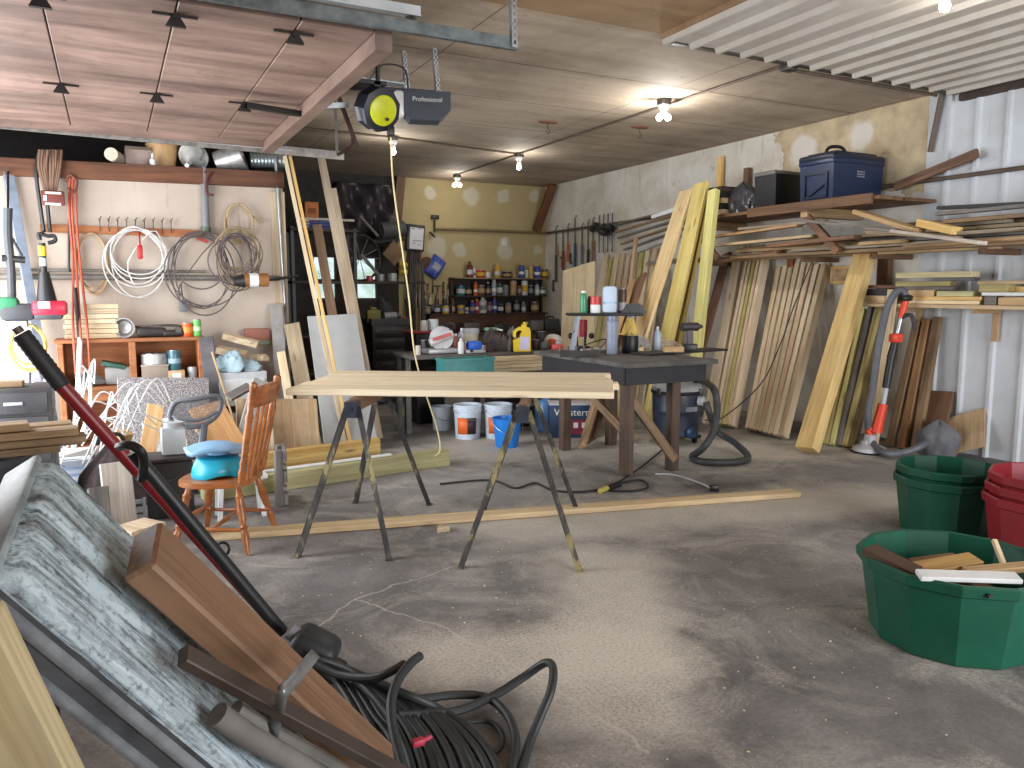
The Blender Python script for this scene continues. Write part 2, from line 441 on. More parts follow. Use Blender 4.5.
def plywood(name, base, dark, stretch=(0.5, 5, 5), amt=0.5, seams=None, rough=0.8, sheen=0.0):
    s = NT(name); mp = s.coord((1, 1, 1), 'Object', False)
    m1 = s.n('ShaderNodeMapping'); m1.inputs['Scale'].default_value = stretch; s.l(mp, 0, m1, 'Vector')
    n1 = s.noise(m1, 1.0, 5.0, 0.62, 0.7); n2 = s.noise(mp, 0.8, 5.0, 0.65, 0.5); n3 = s.noise(mp, 9.0, 4.0, 0.7)
    r1 = s.ramp(n1, 'Fac', [(0.32, lin(dark)), (0.60, lin(base))]); r2 = s.ramp(n2, 'Fac', [(0.32, G(1 - amt)), (0.58, G(1.0))])
    r3 = s.ramp(n3, 'Fac', [(0.28, G(0.72)), (0.42, G(1.0))])
    c = s.mix(1.0, r1.outputs[0], r2.outputs[0], 'MULTIPLY'); c = s.mix(1.0, c, r3.outputs[0], 'MULTIPLY')
    if seams:
        tc = s.n('ShaderNodeTexCoord'); sp = s.n('ShaderNodeSeparateXYZ'); s.l(tc, 'Object', sp, 0)
        for ax, pitch, off, wd in seams:
            a = s.n('ShaderNodeMath', _operation='SUBTRACT'); s.l(sp, ax, a, 0); a.inputs[1].default_value = off
            pp = s.n('ShaderNodeMath', _operation='PINGPONG'); s.l(a, 0, pp, 0); pp.inputs[1].default_value = pitch / 2
            mr = s.n('ShaderNodeMapRange'); mr.inputs[1].default_value = wd * 0.5; mr.inputs[2].default_value = wd; mr.inputs[3].default_value = 0.75; mr.inputs[4].default_value = 0
            s.l(pp, 0, mr, 0); c = s.mix(mr.outputs[0], c, lin((58, 44, 34)))
    return s.done(c, rough)

WHITEMETAL = drywall('white_ribbed_metal', (206, 212, 220), (), stain=(170, 168, 164), amt=0.3, streak=0.18)
CEILMETAL = drywall('ceiling_metal', (196, 190, 182), (), stain=(150, 138, 124), amt=0.4)
CEILPLY = plywood('ceiling_plywood', (184, 168, 150), (158, 142, 124), (0.45, 3.0, 3.0), 0.35, [(1, 1.22, 0.15, 0.012), (0, 2.44, 0.1, 0.008)])
CEILDARK = plywood('ceiling_hardboard', (166, 136, 102), (142, 114, 84), (0.5, 2.0, 2.0), 0.3)
OUTG = pm((120, 120, 118), 0.9)

def slab(name, lo, hi, mat, keep=True):
    lo, hi = Vector(lo), Vector(hi)
    return struct(MB().box((lo + hi) / 2, hi - lo).build(name, mat, None, smooth=0, keep=keep))
slab('floor', (-1.35, -4.2, -0.12), (XR + 0.1, YB + 0.1, 0), FLOORM)
slab('ground_driveway', (-12, -16, -0.3), (-1.35, 22, -0.02), pm((150, 148, 142), 0.9, scale=1.5))
# ceilings
slab('ceiling', (-1.35, YBAY, CEIL), (XR + 0.1, YB + 0.1, CEIL + 0.08), CEILPLY)
slab('ceiling_near', (-1.35, -4.2, CEIL - 0.01), (3.86, YBAY, CEIL + 0.08), CEILDARK)
def ribbed(u0, u1, pitch, h, flat=0.32, minor=True):
    """cross-section of ribbed sheet metal: list of (u, height)"""
    pts = []; u = u0
    while u < u1:
        pts += [(u, 0), (u + pitch * 0.06, h), (u + pitch * 0.16, h), (u + pitch * 0.22, 0)]
        if minor:
            for k in (0.45, 0.72): pts += [(u + pitch * k, 0), (u + pitch * (k + 0.02), h * 0.22), (u + pitch * (k + 0.06), h * 0.22), (u + pitch * (k + 0.08), 0)]
        u += pitch
    pts.append((u1, 0)); return [p for p in pts if p[0] <= u1]
mb = MB(); pr = ribbed(3.86, XR - 0.02, 0.262, 0.04, minor=False)
mb.grid(lambda u, v: Vector((pr[round(u * (len(pr) - 1))][0], YBAY - v * (YBAY + 4.2), CEIL - 0.045 - pr[round(u * (len(pr) - 1))][1])), len(pr) - 1, 1)
struct(mb.build('ceiling_ribbed_metal', CEILMETAL, None, smooth=0, keep=True, solid=0.004))
slab('ceiling_light_block', (3.86, -4.2, CEIL + 0.0), (XR + 0.1, YBAY, CEIL + 0.08), DARKWOOD)  # unseen slab added over the ribbed sheet to stop light leaking in
slab('trim_7', (3.845, -4.2, CEIL - 0.05), (3.875, YBAY, CEIL), CEILDARK)
# edge strip where the plywood of the far bay meets the ribbed metal
struct(MB().box((5.72, YBAY + 0.03, CEIL - 0.03), (3.48, 0.05, 0.055)).build('trim_1', OLDSTEEL, keep=True))
struct(MB().box((XR - 0.03, 0.4, CEIL - 0.08), (0.06, 9.2, 0.1)).build('trim_2', DARKWOOD, keep=True))

# right wall: torn drywall in the far bay, ribbed white metal in the near bay
P_RW = drywall('torn_drywall', (222, 220, 214), [((XR, 6.15, 3.30), 0.17), ((XR, 6.95, 3.26), 0.2)], pc=(214, 210, 202), stain=(158, 140, 112), amt=0.6, streak=0.5,
               bare=((7.0, 5.2, 2.62), (8.0, 7.3, 3.7), (200, 182, 150)), sc=1.2)
slab('wall_right', (XR, 5.35, 0), (XR + 0.1, YB + 0.1, CEIL), P_RW)
slab('wall_right_backing', (XR + 0.02, -4.2, 0), (XR + 0.1, 5.35, CEIL), OUTG)
mb = MB(); pr2 = ribbed(-4.2, 5.36, 0.29, 0.026, minor=False)
mb.grid(lambda u, v: Vector((XR + 0.005 - pr2[round(u * (len(pr2) - 1))][1], pr2[round(u * (len(pr2) - 1))][0], v * CEIL)), len(pr2) - 1, 1)
struct(mb.build('wall_right_metal', WHITEMETAL, None, smooth=0, keep=True, solid=0.004))

# back wall, with two small windows behind the clutter
w1 = (at(313, 300, Y=YB), at(337, 254, Y=YB)); w2 = (at(355, 300, Y=YB), at(378, 256, Y=YB))
zs0, zs1 = 1.44, 2.2
pt = [(at(x, y, Y=YB), r) for x, y, r in ((472, 196, 0.17), (503, 196, 0.13), (534, 196, 0.12), (437, 248, 0.19), (460, 250, 0.14), (505, 252, 0.16), (430, 193, 0.12), (538, 250, 0.1), (505, 243, 0.1))]
P_BW = drywall('yellowed_board', (172, 156, 114), pt, pc=(186, 182, 164), stain=(150, 132, 92), amt=0.5)
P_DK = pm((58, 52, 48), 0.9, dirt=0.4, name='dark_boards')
xs = 4.52
def wall_parts(name, x0, x1, mat):
    xs_ = [x0, x1]; mb = MB()
    cuts = [(w1[0].x, w1[1].x), (w2[0].x, w2[1].x)] if x1 < 4.6 else []
    cur = x0
    for a, b in cuts:
        mb.box(((cur + a) / 2, YB + 0.06, CEIL / 2), (a - cur, 0.12, CEIL))
        mb.box(((a + b) / 2, YB + 0.06, zs0 / 2), (b - a, 0.12, zs0)); mb.box(((a + b) / 2, YB + 0.06, (zs1 + CEIL) / 2), (b - a, 0.12, CEIL - zs1))
        cur = b
    mb.box(((cur + x1) / 2, YB + 0.06, CEIL / 2), (x1 - cur, 0.12, CEIL))
    return struct(mb.build(name, mat, keep=True, smooth=0))
wall_parts('wall_back', xs, XR + 0.1, P_BW)
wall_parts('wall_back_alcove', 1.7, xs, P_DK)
for i, (a, b) in enumerate((w1, w2)):
    x0, x1 = a.x, b.x; mb = MB()
    for xx in (x0 + 0.02, x1 - 0.02): mb.box((xx, YB + 0.05, (zs0 + zs1) / 2), (0.04, 0.06, zs1 - zs0))
    for zz in (zs0 + 0.02, zs1 - 0.02, 1.78): mb.box(((x0 + x1) / 2, YB + 0.05, zz), (x1 - x0 - 0.08, 0.06, 0.04))
    w = struct(mb.build('window_%d' % (i + 1), DARKWOOD, keep=True))
    MB().box(((x0 + x1) / 2, YB + 0.06, (zs0 + zs1) / 2), (x1 - x0 - 0.05, 0.005, zs1 - zs0 - 0.05)).build('pane', glass((240, 250, 244), 0.25, 'dusty_pane'), w)
# foliage and grass outside the back windows
random.seed(3); mb = MB()
for k in range(900):
    c = Vector((random.uniform(1.6, 6.4), random.uniform(16.5, 18.0), random.uniform(0.1, 3.6))); a = random.uniform(0.1, 0.22)
    M = Euler((random.uniform(-1, 1), random.uniform(-1, 1), random.uniform(0, 6))).to_matrix()
    mb._add([c + M @ Vector(p) for p in ((-a, 0, 0), (0, -a * 0.4, 0), (a, 0, 0), (0, a * 0.4, 0))], [(0, 1, 2, 3)])
o = mb.build('leafy_hedge', pm((178, 206, 130), 0.7, dirt=0.4, scale=1.5, name='leaf_green'), keep=True)
tag(o, 'sunlit green foliage outside the small back windows', 'hedge', kind='stuff')
slab('ground_lawn', (-1, 13.4, -0.3), (9, 22, -0.02), pm((150, 180, 96), 0.9))

# hose wall (faces the camera) with its brown top beam, loft above, alcove behind
P_HW = drywall('hose_wall_board', (190, 178, 166), (), stain=(160, 138, 120), amt=0.4, streak=0.5)
slab('wall_left', (XD - 0.1, YH, 0), (1.72, YH + 0.1, 2.78), P_HW)
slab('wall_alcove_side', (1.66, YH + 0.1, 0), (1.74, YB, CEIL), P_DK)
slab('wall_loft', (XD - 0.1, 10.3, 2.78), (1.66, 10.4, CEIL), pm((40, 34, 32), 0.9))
slab('floor_loft', (XD - 0.1, YH + 0.1, 2.70), (1.66, 10.3, 2.78), DARKWOOD)
# left wall with the big door opening, near end with the open bay
slab('wall_door', (XD - 0.1, -4.2, 0), (XD, 4.35, CEIL), P_HW)
slab('wall_door_header', (XD - 0.1, 4.35, 2.78), (XD, 8.55, CEIL), P_HW)
slab('wall_door_jamb', (XD - 0.1, 8.55, 0), (XD, YH, CEIL), P_HW)
slab('wall_near', (XD - 0.1, -4.3, 3.0), (XR + 0.1, -4.2, CEIL), P_HW)
slab('wall_near_left', (XD - 0.1, -4.3, 0), (2.2, -4.2, 3.0), P_HW)
slab('wall_near_right', (6.4, -4.3, 0), (XR + 0.1, -4.2, 3.0), P_HW)
BEAMW = wood((122, 76, 48), (84, 48, 30), grime=0.3, knots=0.3)
struct(board('trim_3', None, None, (XD, YH - 0.05, 2.74), (1.72, YH - 0.05, 2.78), 0.16, 0.09, (0, -1, 0), BEAMW))
struct(board('trim_4', None, None, (1.66, YH - 0.012, 0.0), (1.66, YH - 0.012, 2.66), 0.15, 0.022, (0, -1, 0), wood((212, 192, 164), (180, 158, 130))))
# knee brace in the far corner, post beside the alcove
struct(board('trim_5', None, None, (7.36, 12.72, CEIL - 0.01), (7.22, 13.10, 2.72), 0.14, 0.1, (0, -1, 0), wood((120, 76, 46), (84, 50, 30))))
struct(board('trim_6', None, None, (4.46, YB - 0.07, 2.66), (4.56, YB - 0.07, CEIL - 0.005), 0.16, 0.1, (0, -1, 0), BROWNWOOD))

# ------------------------------------------------------------------ the raised overhead garage door
ZD = 3.05
DOORM = plywood('door_hardboard', (150, 124, 112), (92, 72, 64), (0.5, 3.2, 3.2), 0.5, rough=0.5)
door = struct(MB().box((1.44, 6.22, ZD - 0.035), (0.1, 3.66, 0.16)).build('door_1', plywood('door_rail', (134, 110, 98), (92, 72, 64), (3, 0.5, 3), 0.35, rough=0.5), keep=True))
edges = [-0.84, -0.225, 0.378, 0.985, 1.39]
for a, b in zip(edges[:-1], edges[1:]):
    MB().rbox(((a + b) / 2, 6.22, ZD), (b - a - 0.008, 3.66, 0.045), 0.004, seg=1).build('door_section', DOORM, door, smooth=0)
HING = pm((40, 36, 34), 0.5, 0.5, name='dark_hinge')
for x in edges[1:4]:
    for y in (4.58, 6.42):
        mb = MB()
        mb.prism([(-0.05, 0.03), (0.05, 0.03), (0.012, -0.035), (-0.012, -0.035)], 0.03, Matrix.Rotation(math.pi / 2, 3, 'X') @ Matrix.Rotation(math.pi, 3, 'Z'), (x, y, ZD - 0.06))
        mb.box((x, y, ZD - 0.03), (0.22, 0.018, 0.008)); mb.cyl((x, y - 0.04, ZD - 0.045), (x, y + 0.04, ZD - 0.045), 0.014)
        mb.build('hinge', HING, door)
MB().bar((1.0, 6.33, ZD - 0.06), (1.4, 6.30, ZD - 0.09), 0.05, 0.04).build('pull_bar', HING, door)
for y in (7.98,):
    MB().bar((-0.84, y, ZD - 0.045), (1.40, y, ZD - 0.045), 0.07, 0.05).build('stile', DOORM, door)

# ================================================================== OVERHEAD: door tracks, opener, reel, bulbs, conduit
def channel(name, label, p0, p1, w=0.075, t=0.03, mat=None, group=None):
    """galvanised C-channel track, open towards +y or -y"""
    M, L = axes(p0, p1, (0, 0, 1)); mid = (Vector(p0) + Vector(p1)) / 2; mb = MB()
    mb.box(mid, (L, 0.004, w), M)
    for sgn in (1, -1): mb.box(mid + M @ Vector((0, t / 2, sgn * w / 2)), (L, t, 0.004), M)
    for sgn in (1, -1): mb.box(mid + M @ Vector((0, t, sgn * (w / 2 - 0.008))), (L, 0.004, 0.018), M)
    return mb
def perforated(p0, p1, w=0.035, up=(0, 1, 0)):
    """slotted angle iron: two flanges made of rungs so that the slots are real holes"""
    M, L = axes(p0, p1, up); mb = MB(); p0 = Vector(p0)
    for s in (-1, 1): mb.box(p0 + M @ Vector((L / 2, s * w * 0.38, 0)), (L, w * 0.24, 0.003), M)
    n = max(2, int(L / 0.04))
    for i in range(n + 1): mb.box(p0 + M @ Vector((L * i / n, 0, 0)), (0.016, w, 0.003), M)
    mb.box(p0 + M @ Vector((L / 2, -w / 2, w / 2)), (L, 0.003, w), M)
    return mb
SLOT = pm((196, 204, 208), 0.35, 0.6, 0.3, name='slotted_steel'); TRK = pm((112, 120, 122), 0.4, 0.6, 0.5, scale=12, name='track_steel')
tr = thing('door_track', 'galvanised near overhead door track hanging above the middle of the room', 'track', (0.7, 4.28, ZD))
channel('t', None, (-0.95, 4.30, ZD + 0.02), (2.2, 4.24, ZD - 0.01), 0.065).build('rail', TRK, tr)
perforated((2.18, 4.22, ZD - 0.03), (2.18, 4.25, CEIL - 0.02)).build('hanger', SLOT, tr)
mb = MB().bar((0.35, 4.33, ZD + 0.11), (1.62, 4.28, ZD + 0.09), 0.06, 0.004, (0, 1, 0)).bar((0.35, 4.33, ZD + 0.08), (1.62, 4.28, ZD + 0.06), 0.05, 0.004, (0, 0, 1)); mb.build('angle_brace', SLOT, tr)
MB().bar((1.1, 4.3, ZD + 0.12), (1.1, 4.3, CEIL - 0.02), 0.035, 0.004, (0, 1, 0)).build('hanger', SLOT, tr)
MB().bar((1.56, 4.28, ZD + 0.055), (1.56, 4.28, ZD + 0.03), 0.05, 0.03).build('track_bolt', OLDSTEEL, tr)
tr2 = thing('door_track', 'grey far overhead door track running along the hose wall', 'track', (0.5, 8.5, ZD))
channel('t', None, (-1.15, 8.24, ZD + 0.0), (2.25, 8.24, ZD - 0.05), 0.08).build('rail', pm((150, 144, 138), 0.5, 0.2, 0.5, scale=12), tr2)
perforated((1.66, 8.28, ZD - 0.02), (1.66, 8.28, CEIL - 0.005)).build('hanger', OLDSTEEL, tr2)
perforated((0.2, 8.28, ZD - 0.02), (0.2, 8.28, CEIL - 0.005)).build('hanger', OLDSTEEL, tr2)
MB().cyl((-1.1, 8.17, ZD - 0.02), (1.7, 8.17, ZD - 0.05), 0.006).build('lift_cable', LTGREY, tr2)

# door opener: dark head with pale lens, rail back to the door, slotted hangers
c = at(424, 108, Y=6.25); zc = c.z; xc = c.x
op = thing('door_opener', 'dark grey garage door opener with pale lens hanging by slotted straps', 'door opener', (xc, 6.25, zc))
M = Matrix.Rotation(math.radians(-16), 3, 'Z')
hw = 0.19
poly = [(-0.14, -0.115), (0.10, -0.115), (0.19, -0.03), (0.19, 0.115), (-0.19, 0.115), (-0.19, -0.06)]
R = M @ Matrix.Rotation(math.pi / 2, 3, 'X')
mb = MB().prism(poly, 0.2, R, Vector((xc, 6.25, zc)) + M @ Vector((0.02, 0.1, 0)))
head = mb.build('housing', pm((62, 68, 78), 0.45, name='opener_shell'), op, smooth=0)
mb = MB().rbox(Vector((xc, 6.25, zc)) + M @ Vector((-0.205, 0, 0.01)), (0.09, 0.205, 0.21), 0.03, M)
mb.build('lens_cover', pm((214, 214, 208), 0.3, dirt=0.1, name='pale_lens'), op)
txt('lettering', 'Professional', 0.05, Vector((xc, 6.25, zc)) + M @ Vector((0.02, -0.102, 0.045)), R, WHITE, op)
for dx in (-0.12, 0.12):
    p = Vector((xc, 6.25, zc)) + M @ Vector((dx, -0.04 if dx > 0 else 0.08, 0.11)); perforated(p, (p.x - 0.03, p.y, CEIL - 0.005)).build('hanger', SLOT, op)
pr0 = Vector((xc, 6.25, zc)) + M @ Vector((-0.2, 0, 0.13))
MB().bar(pr0 + Vector((0.3, -0.05, 0)), (1.36, 6.40, zc + 0.11), 0.05, 0.035).build('rail', pm((58, 50, 66), 0.4, 0.4, name='opener_rail'), op)
MB().bar(pr0 + Vector((0.1, 0.05, 0.06)), pr0 + Vector((-0.35, 0.1, 0.08)), 0.09, 0.012).build('top_bracket', SLOT, op)
MB().tube([pr0 + Vector((0.08, 0, 0.02)), pr0 + Vector((0.02, -0.06, 0.16)), pr0 + Vector((-0.15, -0.04, 0.17)), pr0 + Vector((-0.25, 0, 0.05))], 0.007, 6, 6).build('cable', BLACK, op)

# retractable cord reel: black housing, yellow-green disc
c = at(377, 109, Y=6.0)
rl = thing('cord_reel', 'black ceiling cord reel with a yellow green disc', 'cord reel', c)
ax = (Vector((0.25, -0.9, -0.28))).normalized()
mb = MB().lathe([(0.10, -0.09), (0.155, -0.085), (0.165, -0.06), (0.15, -0.03), (0.15, 0.03), (0.168, 0.05), (0.165, 0.075), (0.115, 0.085)], c, 9, ax)
mb.build('housing', pm((34, 36, 46), 0.4, name='reel_shell'), rl, smooth=20)
MB().lathe([(0.113, 0.08), (0.113, 0.098), (0.10, 0.105), (0, 0.107)], c + ax * 0.0, 26, ax).build('disc', pm((206, 214, 30), 0.4, dirt=0.2, name='lime_disc'), rl)
q = c + ax * 0.105 + Vector((0.02, 0, -0.06)); MB().lathe([(0.013, 0), (0.013, 0.01), (0, 0.011)], q, 10, ax).build('screw', BLACK, rl)
MB().box(c + Vector((-0.06, 0.02, 0.19)), (0.26, 0.1, 0.03)).bar(c + Vector((-0.0, 0.02, 0.16)), c + Vector((0, 0.02, 0.2)), 0.1, 0.05, (1, 0, 0)).bar(c + Vector((0.02, 0.03, 0.2)), (c.x + 0.02, c.y + 0.03, CEIL - 0.002), 0.05, 0.02, (1, 0, 0)).build('mount_bracket', BLACK, rl)
MB().rbox(c + Vector((0.09, -0.05, -0.165)), (0.05, 0.06, 0.07), 0.01).build('cord_guide', BLACK, rl)
# pale rope hanging from it, down to the plank on the floor
tip = at(428, 455, Z=0.17); a = c + Vector((0.09, -0.05, -0.212))
tag(MB().tube([a, at(394, 190, Y=a.y + 0.15), at(408, 290, Y=a.y + 0.3), at(416, 360, Y=a.y + 0.4), at(436, 425, Y=6.52), at(440, 450, Y=6.53), at(432, 457, Y=6.53)], 0.0065, 6, 8).build('hanging_rope', pm((222, 210, 160), 0.8, name='pale_rope')), 'long pale yellow rope hanging down from the ceiling cord reel', 'rope')
# bent dark arm that links the opener to the door
ar = thing('opener_arm', 'J-shaped rusty iron arm hanging beside the cord reel', 'arm', at(345, 120, Y=6.2))
b0 = 6.2
MB().bar(at(338, 95, Y=b0), at(357, 147, Y=b0), 0.035, 0.01, (0, 1, 0)).build('strap', pm((70, 50, 44), 0.6, 0.5, name='rusty_strap'), ar)
MB().tube([at(352, 138, Y=b0), at(351, 146, Y=b0), at(345, 151, Y=b0), at(337, 155, Y=b0)], 0.012, 8, 5).build('hook', pm((70, 50, 44), 0.6, 0.5, name='rusty_strap2'), ar)
MB().bar(at(335, 100, Y=b0), at(337, 153, Y=b0), 0.02, 0.01, (0, 1, 0)).build('rod', OLDSTEEL, ar)
MB().bar(at(322, 106, Y=b0), at(348, 105, Y=b0), 0.04, 0.02, (0, 1, 0)).build('clevis', SLOT, ar)

# bare bulbs in porcelain holders on the ceiling conduit
BULB = emit((255, 250, 240), 26.0)
def ceiling_lamp(px, py, label, bulbs=1, spread=0.0, watts=26):
    p = at(px, py, Z=CEIL)
    t = thing('ceiling_lamp', label, 'lamp', p, 0, 'bare bulbs on the ceiling conduit')
    MB().rbox(p + Vector((0, 0, -0.03)), (0.11, 0.11, 0.058), 0.01).build('junction_box', OLDSTEEL, t)
    MB().lathe([(0.06, 0), (0.058, -0.02), (0.032, -0.05), (0.030, -0.085), (0, -0.085)], p + Vector((0, 0, -0.06)), 18).build('socket', WHITE, t)
    for k in range(bulbs):
        d = Vector((0, 0, -1)) if bulbs == 1 else Vector((RT.x * (k * 2 - 1) * spread, RT.y * (k * 2 - 1) * spread, -1)).normalized()
        q = p + Vector((0, 0, -0.13))
        MB().lathe([(0.0, 0.0), (0.014, 0.0), (0.018, 0.02), (0.030, 0.05), (0.033, 0.07), (0.025, 0.095), (0, 0.104)], q, 18, d).build('bulb', BULB, t)
    l = bpy.data.lights.new('bulb_light', 'POINT'); l.energy = watts; l.shadow_soft_size = 0.04; l.color = (1.0, 0.96, 0.90)
    lo = bpy.data.objects.new('bulb_light', l); COL.objects.link(lo); lo.location = p + Vector((0, 0, -0.27))
ceiling_lamp(393, 136, 'bare ceiling bulb beside the rope and the cord reel', watts=11)
ceiling_lamp(519, 153, 'bare ceiling bulb where the two conduits meet', watts=12)
ceiling_lamp(457, 174, 'pair of bare bulbs furthest back in front of the yellowed wall', 2, 0.8, 8)
ceiling_lamp(664, 99, 'pair of bright bulbs nearest the torn right wall', 2, 0.8, 34)
ceiling_lamp(947, -27, 'bare bulb under the ribbed metal ceiling at the top edge of view', watts=7)
CON = pm((112, 98, 86), 0.55, 0.4, 0.3, name='dusty_conduit')
def conduit(label, pts, r=0.013, name='conduit', mat=None):
    return tag(MB().tube(pts, r, 8).build(name, mat or CON), label, 'conduit')
j = at(519, 153, Z=CEIL); f = at(457, 174, Z=CEIL); n_ = Vector((j.x, YBAY + 0.1, CEIL))
zc = CEIL - 0.016
conduit('long grey ceiling conduit running from the ribbed metal to the back bulbs', [(j.x, YBAY + 0.1, zc), (j.x, j.y, zc), (f.x, f.y, zc)])
k = at(393, 136, Z=CEIL)
conduit('grey conduit crossing the ceiling from the rope to the junction bulb', [(1.9, k.y - 0.05, zc), (k.x, k.y, zc), (j.x - 0.05, j.y, zc)])
p = at(776, 56, Z=CEIL - 0.06); q = at(925, 84, Z=CEIL - 0.06)
conduit('conduit along the edge of the ribbed metal ceiling', [(j.x + 0.08, YBAY + 0.12, CEIL - 0.06), (7.3, YBAY + 0.12, CEIL - 0.06)], 0.016)
tag(MB().rbox((j.x, YBAY + 0.12, CEIL - 0.04), (0.12, 0.1, 0.075), 0.01).build('junction_box', OLDSTEEL), 'square steel junction box at the edge of the ribbed metal ceiling', 'junction box')
# long pipe on the right wall, its branch and the pipe on the yellowed wall
conduit('long dark pipe running along the right wall above the lumber', [(XR - 0.05, 2.6, 2.71), (XR - 0.05, 9.5, 2.71), (XR - 0.05, YB - 0.1, 2.69)], 0.022)
conduit('pipe running across the yellowed back wall', [(5.18, YB - 0.05, 2.70), (7.3, YB - 0.05, 2.70), (7.4, YB - 0.12, 2.69)], 0.028, mat=pm((134, 116, 86), 0.5, 0.3, name='tan_pipe'))
conduit('slanting grey pipe from the ceiling corner down the right wall', [at(943, 88, X=XR - 0.03), at(930, 152, X=XR - 0.03)], 0.025)
t = thing('hose_tap', 'small black tap and valve on the back wall pipe', 'tap', at(437, 232, Y=YB - 0.08))
MB().rbox(at(435, 217, Y=YB - 0.04), (0.13, 0.08, 0.07), 0.01).build('valve_box', BLACK, t)
MB().cyl(at(435, 220, Y=YB - 0.05), at(435, 232, Y=YB - 0.05), 0.015).cyl(at(430, 232, Y=YB - 0.05), at(435, 237, Y=YB - 0.12), 0.02).build('spout', OLDSTEEL, t)
tag(board('diagonal_brace', None, None, at(895, 187, X=XR - 0.10), at(978, 153, X=XR - 0.10), 0.09, 0.04, (-1, 0, 0), BROWNWOOD), 'brown diagonal brace nailed across the right wall beside the blue tote', 'brace')
# rust stains with a hook, a second stain and clip on the ceiling
for (px, py, lab, cat) in ((548, 122, 'rusty hook plate on the plywood ceiling left of the bright bulbs', 'hook'), (640, 127, 'rusty hook plate on the ceiling just left of the bright bulb pair', 'hook')):
    p = at(px, py, Z=CEIL); t = thing('ceiling_hook', lab, cat, p)
    MB().lathe([(0.10, 0), (0.085, -0.012), (0, -0.014)], p + Vector((0, 0, -0.001)), 9, sx=1.3, sy=0.6).build('plate', pm((120, 76, 50), 0.8, name='rust'), t)
    MB().tube([p + Vector((0, 0, -0.01)), p + Vector((0, 0, -0.07)), p + Vector((0.025, 0, -0.1)), p + Vector((0, 0, -0.13)), p + Vector((-0.025, 0, -0.1))], 0.006, 6, 5).build('hook', pm((70, 52, 40), 0.7, name='rust_dark'), t)

# ================================================================== HOSE WALL, LOFT AND THE CLUTTER BELOW IT
YW = YH - 0.005
def hw(x, y, off=0.06): return at(x, y, Y=YH - off)
board('hose_board', 'orange brown wooden rail screwed to the hose wall under the row of hooks', 'rail', at(40, 228, Y=YH - 0.02), at(203, 234, Y=YH - 0.02), 0.075, 0.03, (0, -1, 0), ORANGEWOOD)
for i in range(9):
    x = 100 + 8.9 * i; p = hw(x, 231 + 0.03 * (x - 100), 0.04); a = hw(x, 219 + 0.03 * (x - 100), 0.04)
    o = MB().tube([p, p + Vector((0, -0.01, 0.03)), a + Vector((0, -0.01, 0)), a + Vector((0.012, -0.05, 0.02))], 0.005, 6, 3).tube([a + Vector((0, -0.01, -0.03)), a + Vector((-0.012, -0.05, 0.0))], 0.004, 6).build('coat_hook', OLDSTEEL)
    tag(o, 'small steel hook on the wooden rail, %s in the row of nine' % nth(i, 9), 'hook', 'row of hooks above the hose rail')
tag(MB().cyl((XD + 0.01, YH - 0.05, 1.735), (1.64, YH - 0.05, 1.735), 0.028).cyl((XD + 0.01, YH - 0.04, 1.80), (0.9, YH - 0.04, 1.80), 0.014).build('steel_pipe', pm((128, 122, 116), 0.5, 0.3, 0.4, name='wall_pipe')), 'grey pipe running along the hose wall below the coils', 'pipe')
tag(MB().tube([hw(275, 158, 0.04), hw(280, 230, 0.04), hw(285, 305, 0.04), hw(285, 380, 0.04)], 0.016, 8).build('thin_pole', STEEL), 'thin steel pole standing at the end of the hose wall', 'pole')
def coil(name, label, cx, cy, rx, ry, n, r, mat, seed, jit=0.12, off=0.05, tail=None, cat='cable'):
    random.seed(seed); c = hw(cx, cy, off); k = 1 / 97.0; pts = []
    for i in range(n):
        jx, jy = random.uniform(1 - jit, 1 + jit), random.uniform(1 - jit, 1 + jit); ox, oz = random.uniform(-jit, jit) * rx * k * 0.6, random.uniform(-jit, jit) * ry * k * 0.4
        for a in range(12):
            t = 2 * math.pi * a / 12 + math.pi / 2
            pts.append(c + Vector((math.cos(t) * rx * k * jx + ox, random.uniform(-0.02, 0.02), math.sin(t) * ry * k * jy + oz - (ry * k * (jy - 1)))))
    if tail: pts += [hw(x, y, off) for x, y in tail]
    return tag(MB().tube(pts, r, 6, 3).build(name, mat), label, cat)
coil('hose_coil', 'tan rubber hose coiled in a narrow loop on the rail', 92, 260, 14, 26, 3, 0.009, pm((176, 146, 112), 0.6, name='tan_hose'), 1, cat='hose')
coil('cable_coil', 'white cable coil hanging below the hooks around a red plug', 137, 257, 23, 27, 6, 0.007, pm((214, 212, 208), 0.6, name='white_cable'), 2, 0.2, off=0.10, tail=[(128, 262), (134, 285)])
tag(MB().rbox(hw(140, 252, 0.16), (0.05, 0.04, 0.14), 0.015).cyl(hw(139, 230, 0.03), hw(140, 246, 0.16), 0.008).build('red_plug', RED), 'small red plug hanging inside the white cable coil', 'plug')
coil('cable_coil', 'dark grey cable hanging in wide loops beside the white coil', 203, 268, 33, 33, 5, 0.007, pm((92, 84, 82), 0.6, name='dark_cable'), 5, 0.25, off=0.15, tail=[(180, 285), (181, 300)])
coil('cable_coil', 'tan and grey cable coil wound thickly at the end of the rail', 238, 254, 19, 25, 8, 0.008, pm((150, 132, 104), 0.6, name='tan_cable'), 7, 0.25, off=0.20)
coil('cable_coil', 'purplish grey cable wound across the thick tan coil', 237, 258, 20, 22, 5, 0.0075, pm((96, 82, 84), 0.6, name='purple_cable'), 8, 0.3, off=0.26)
coil('hose_coil', 'tan hose looped highest on the wall with one free end', 240, 226, 14, 21, 2, 0.010, pm((176, 152, 112), 0.6, name='tan_hose2'), 9, 0.15, off=0.07, tail=[(247, 212), (264, 223)], cat='hose')
t = thing('hand_pump', 'grey tube pump with dark red handle hanging from the brown beam', 'pump', hw(205, 235))
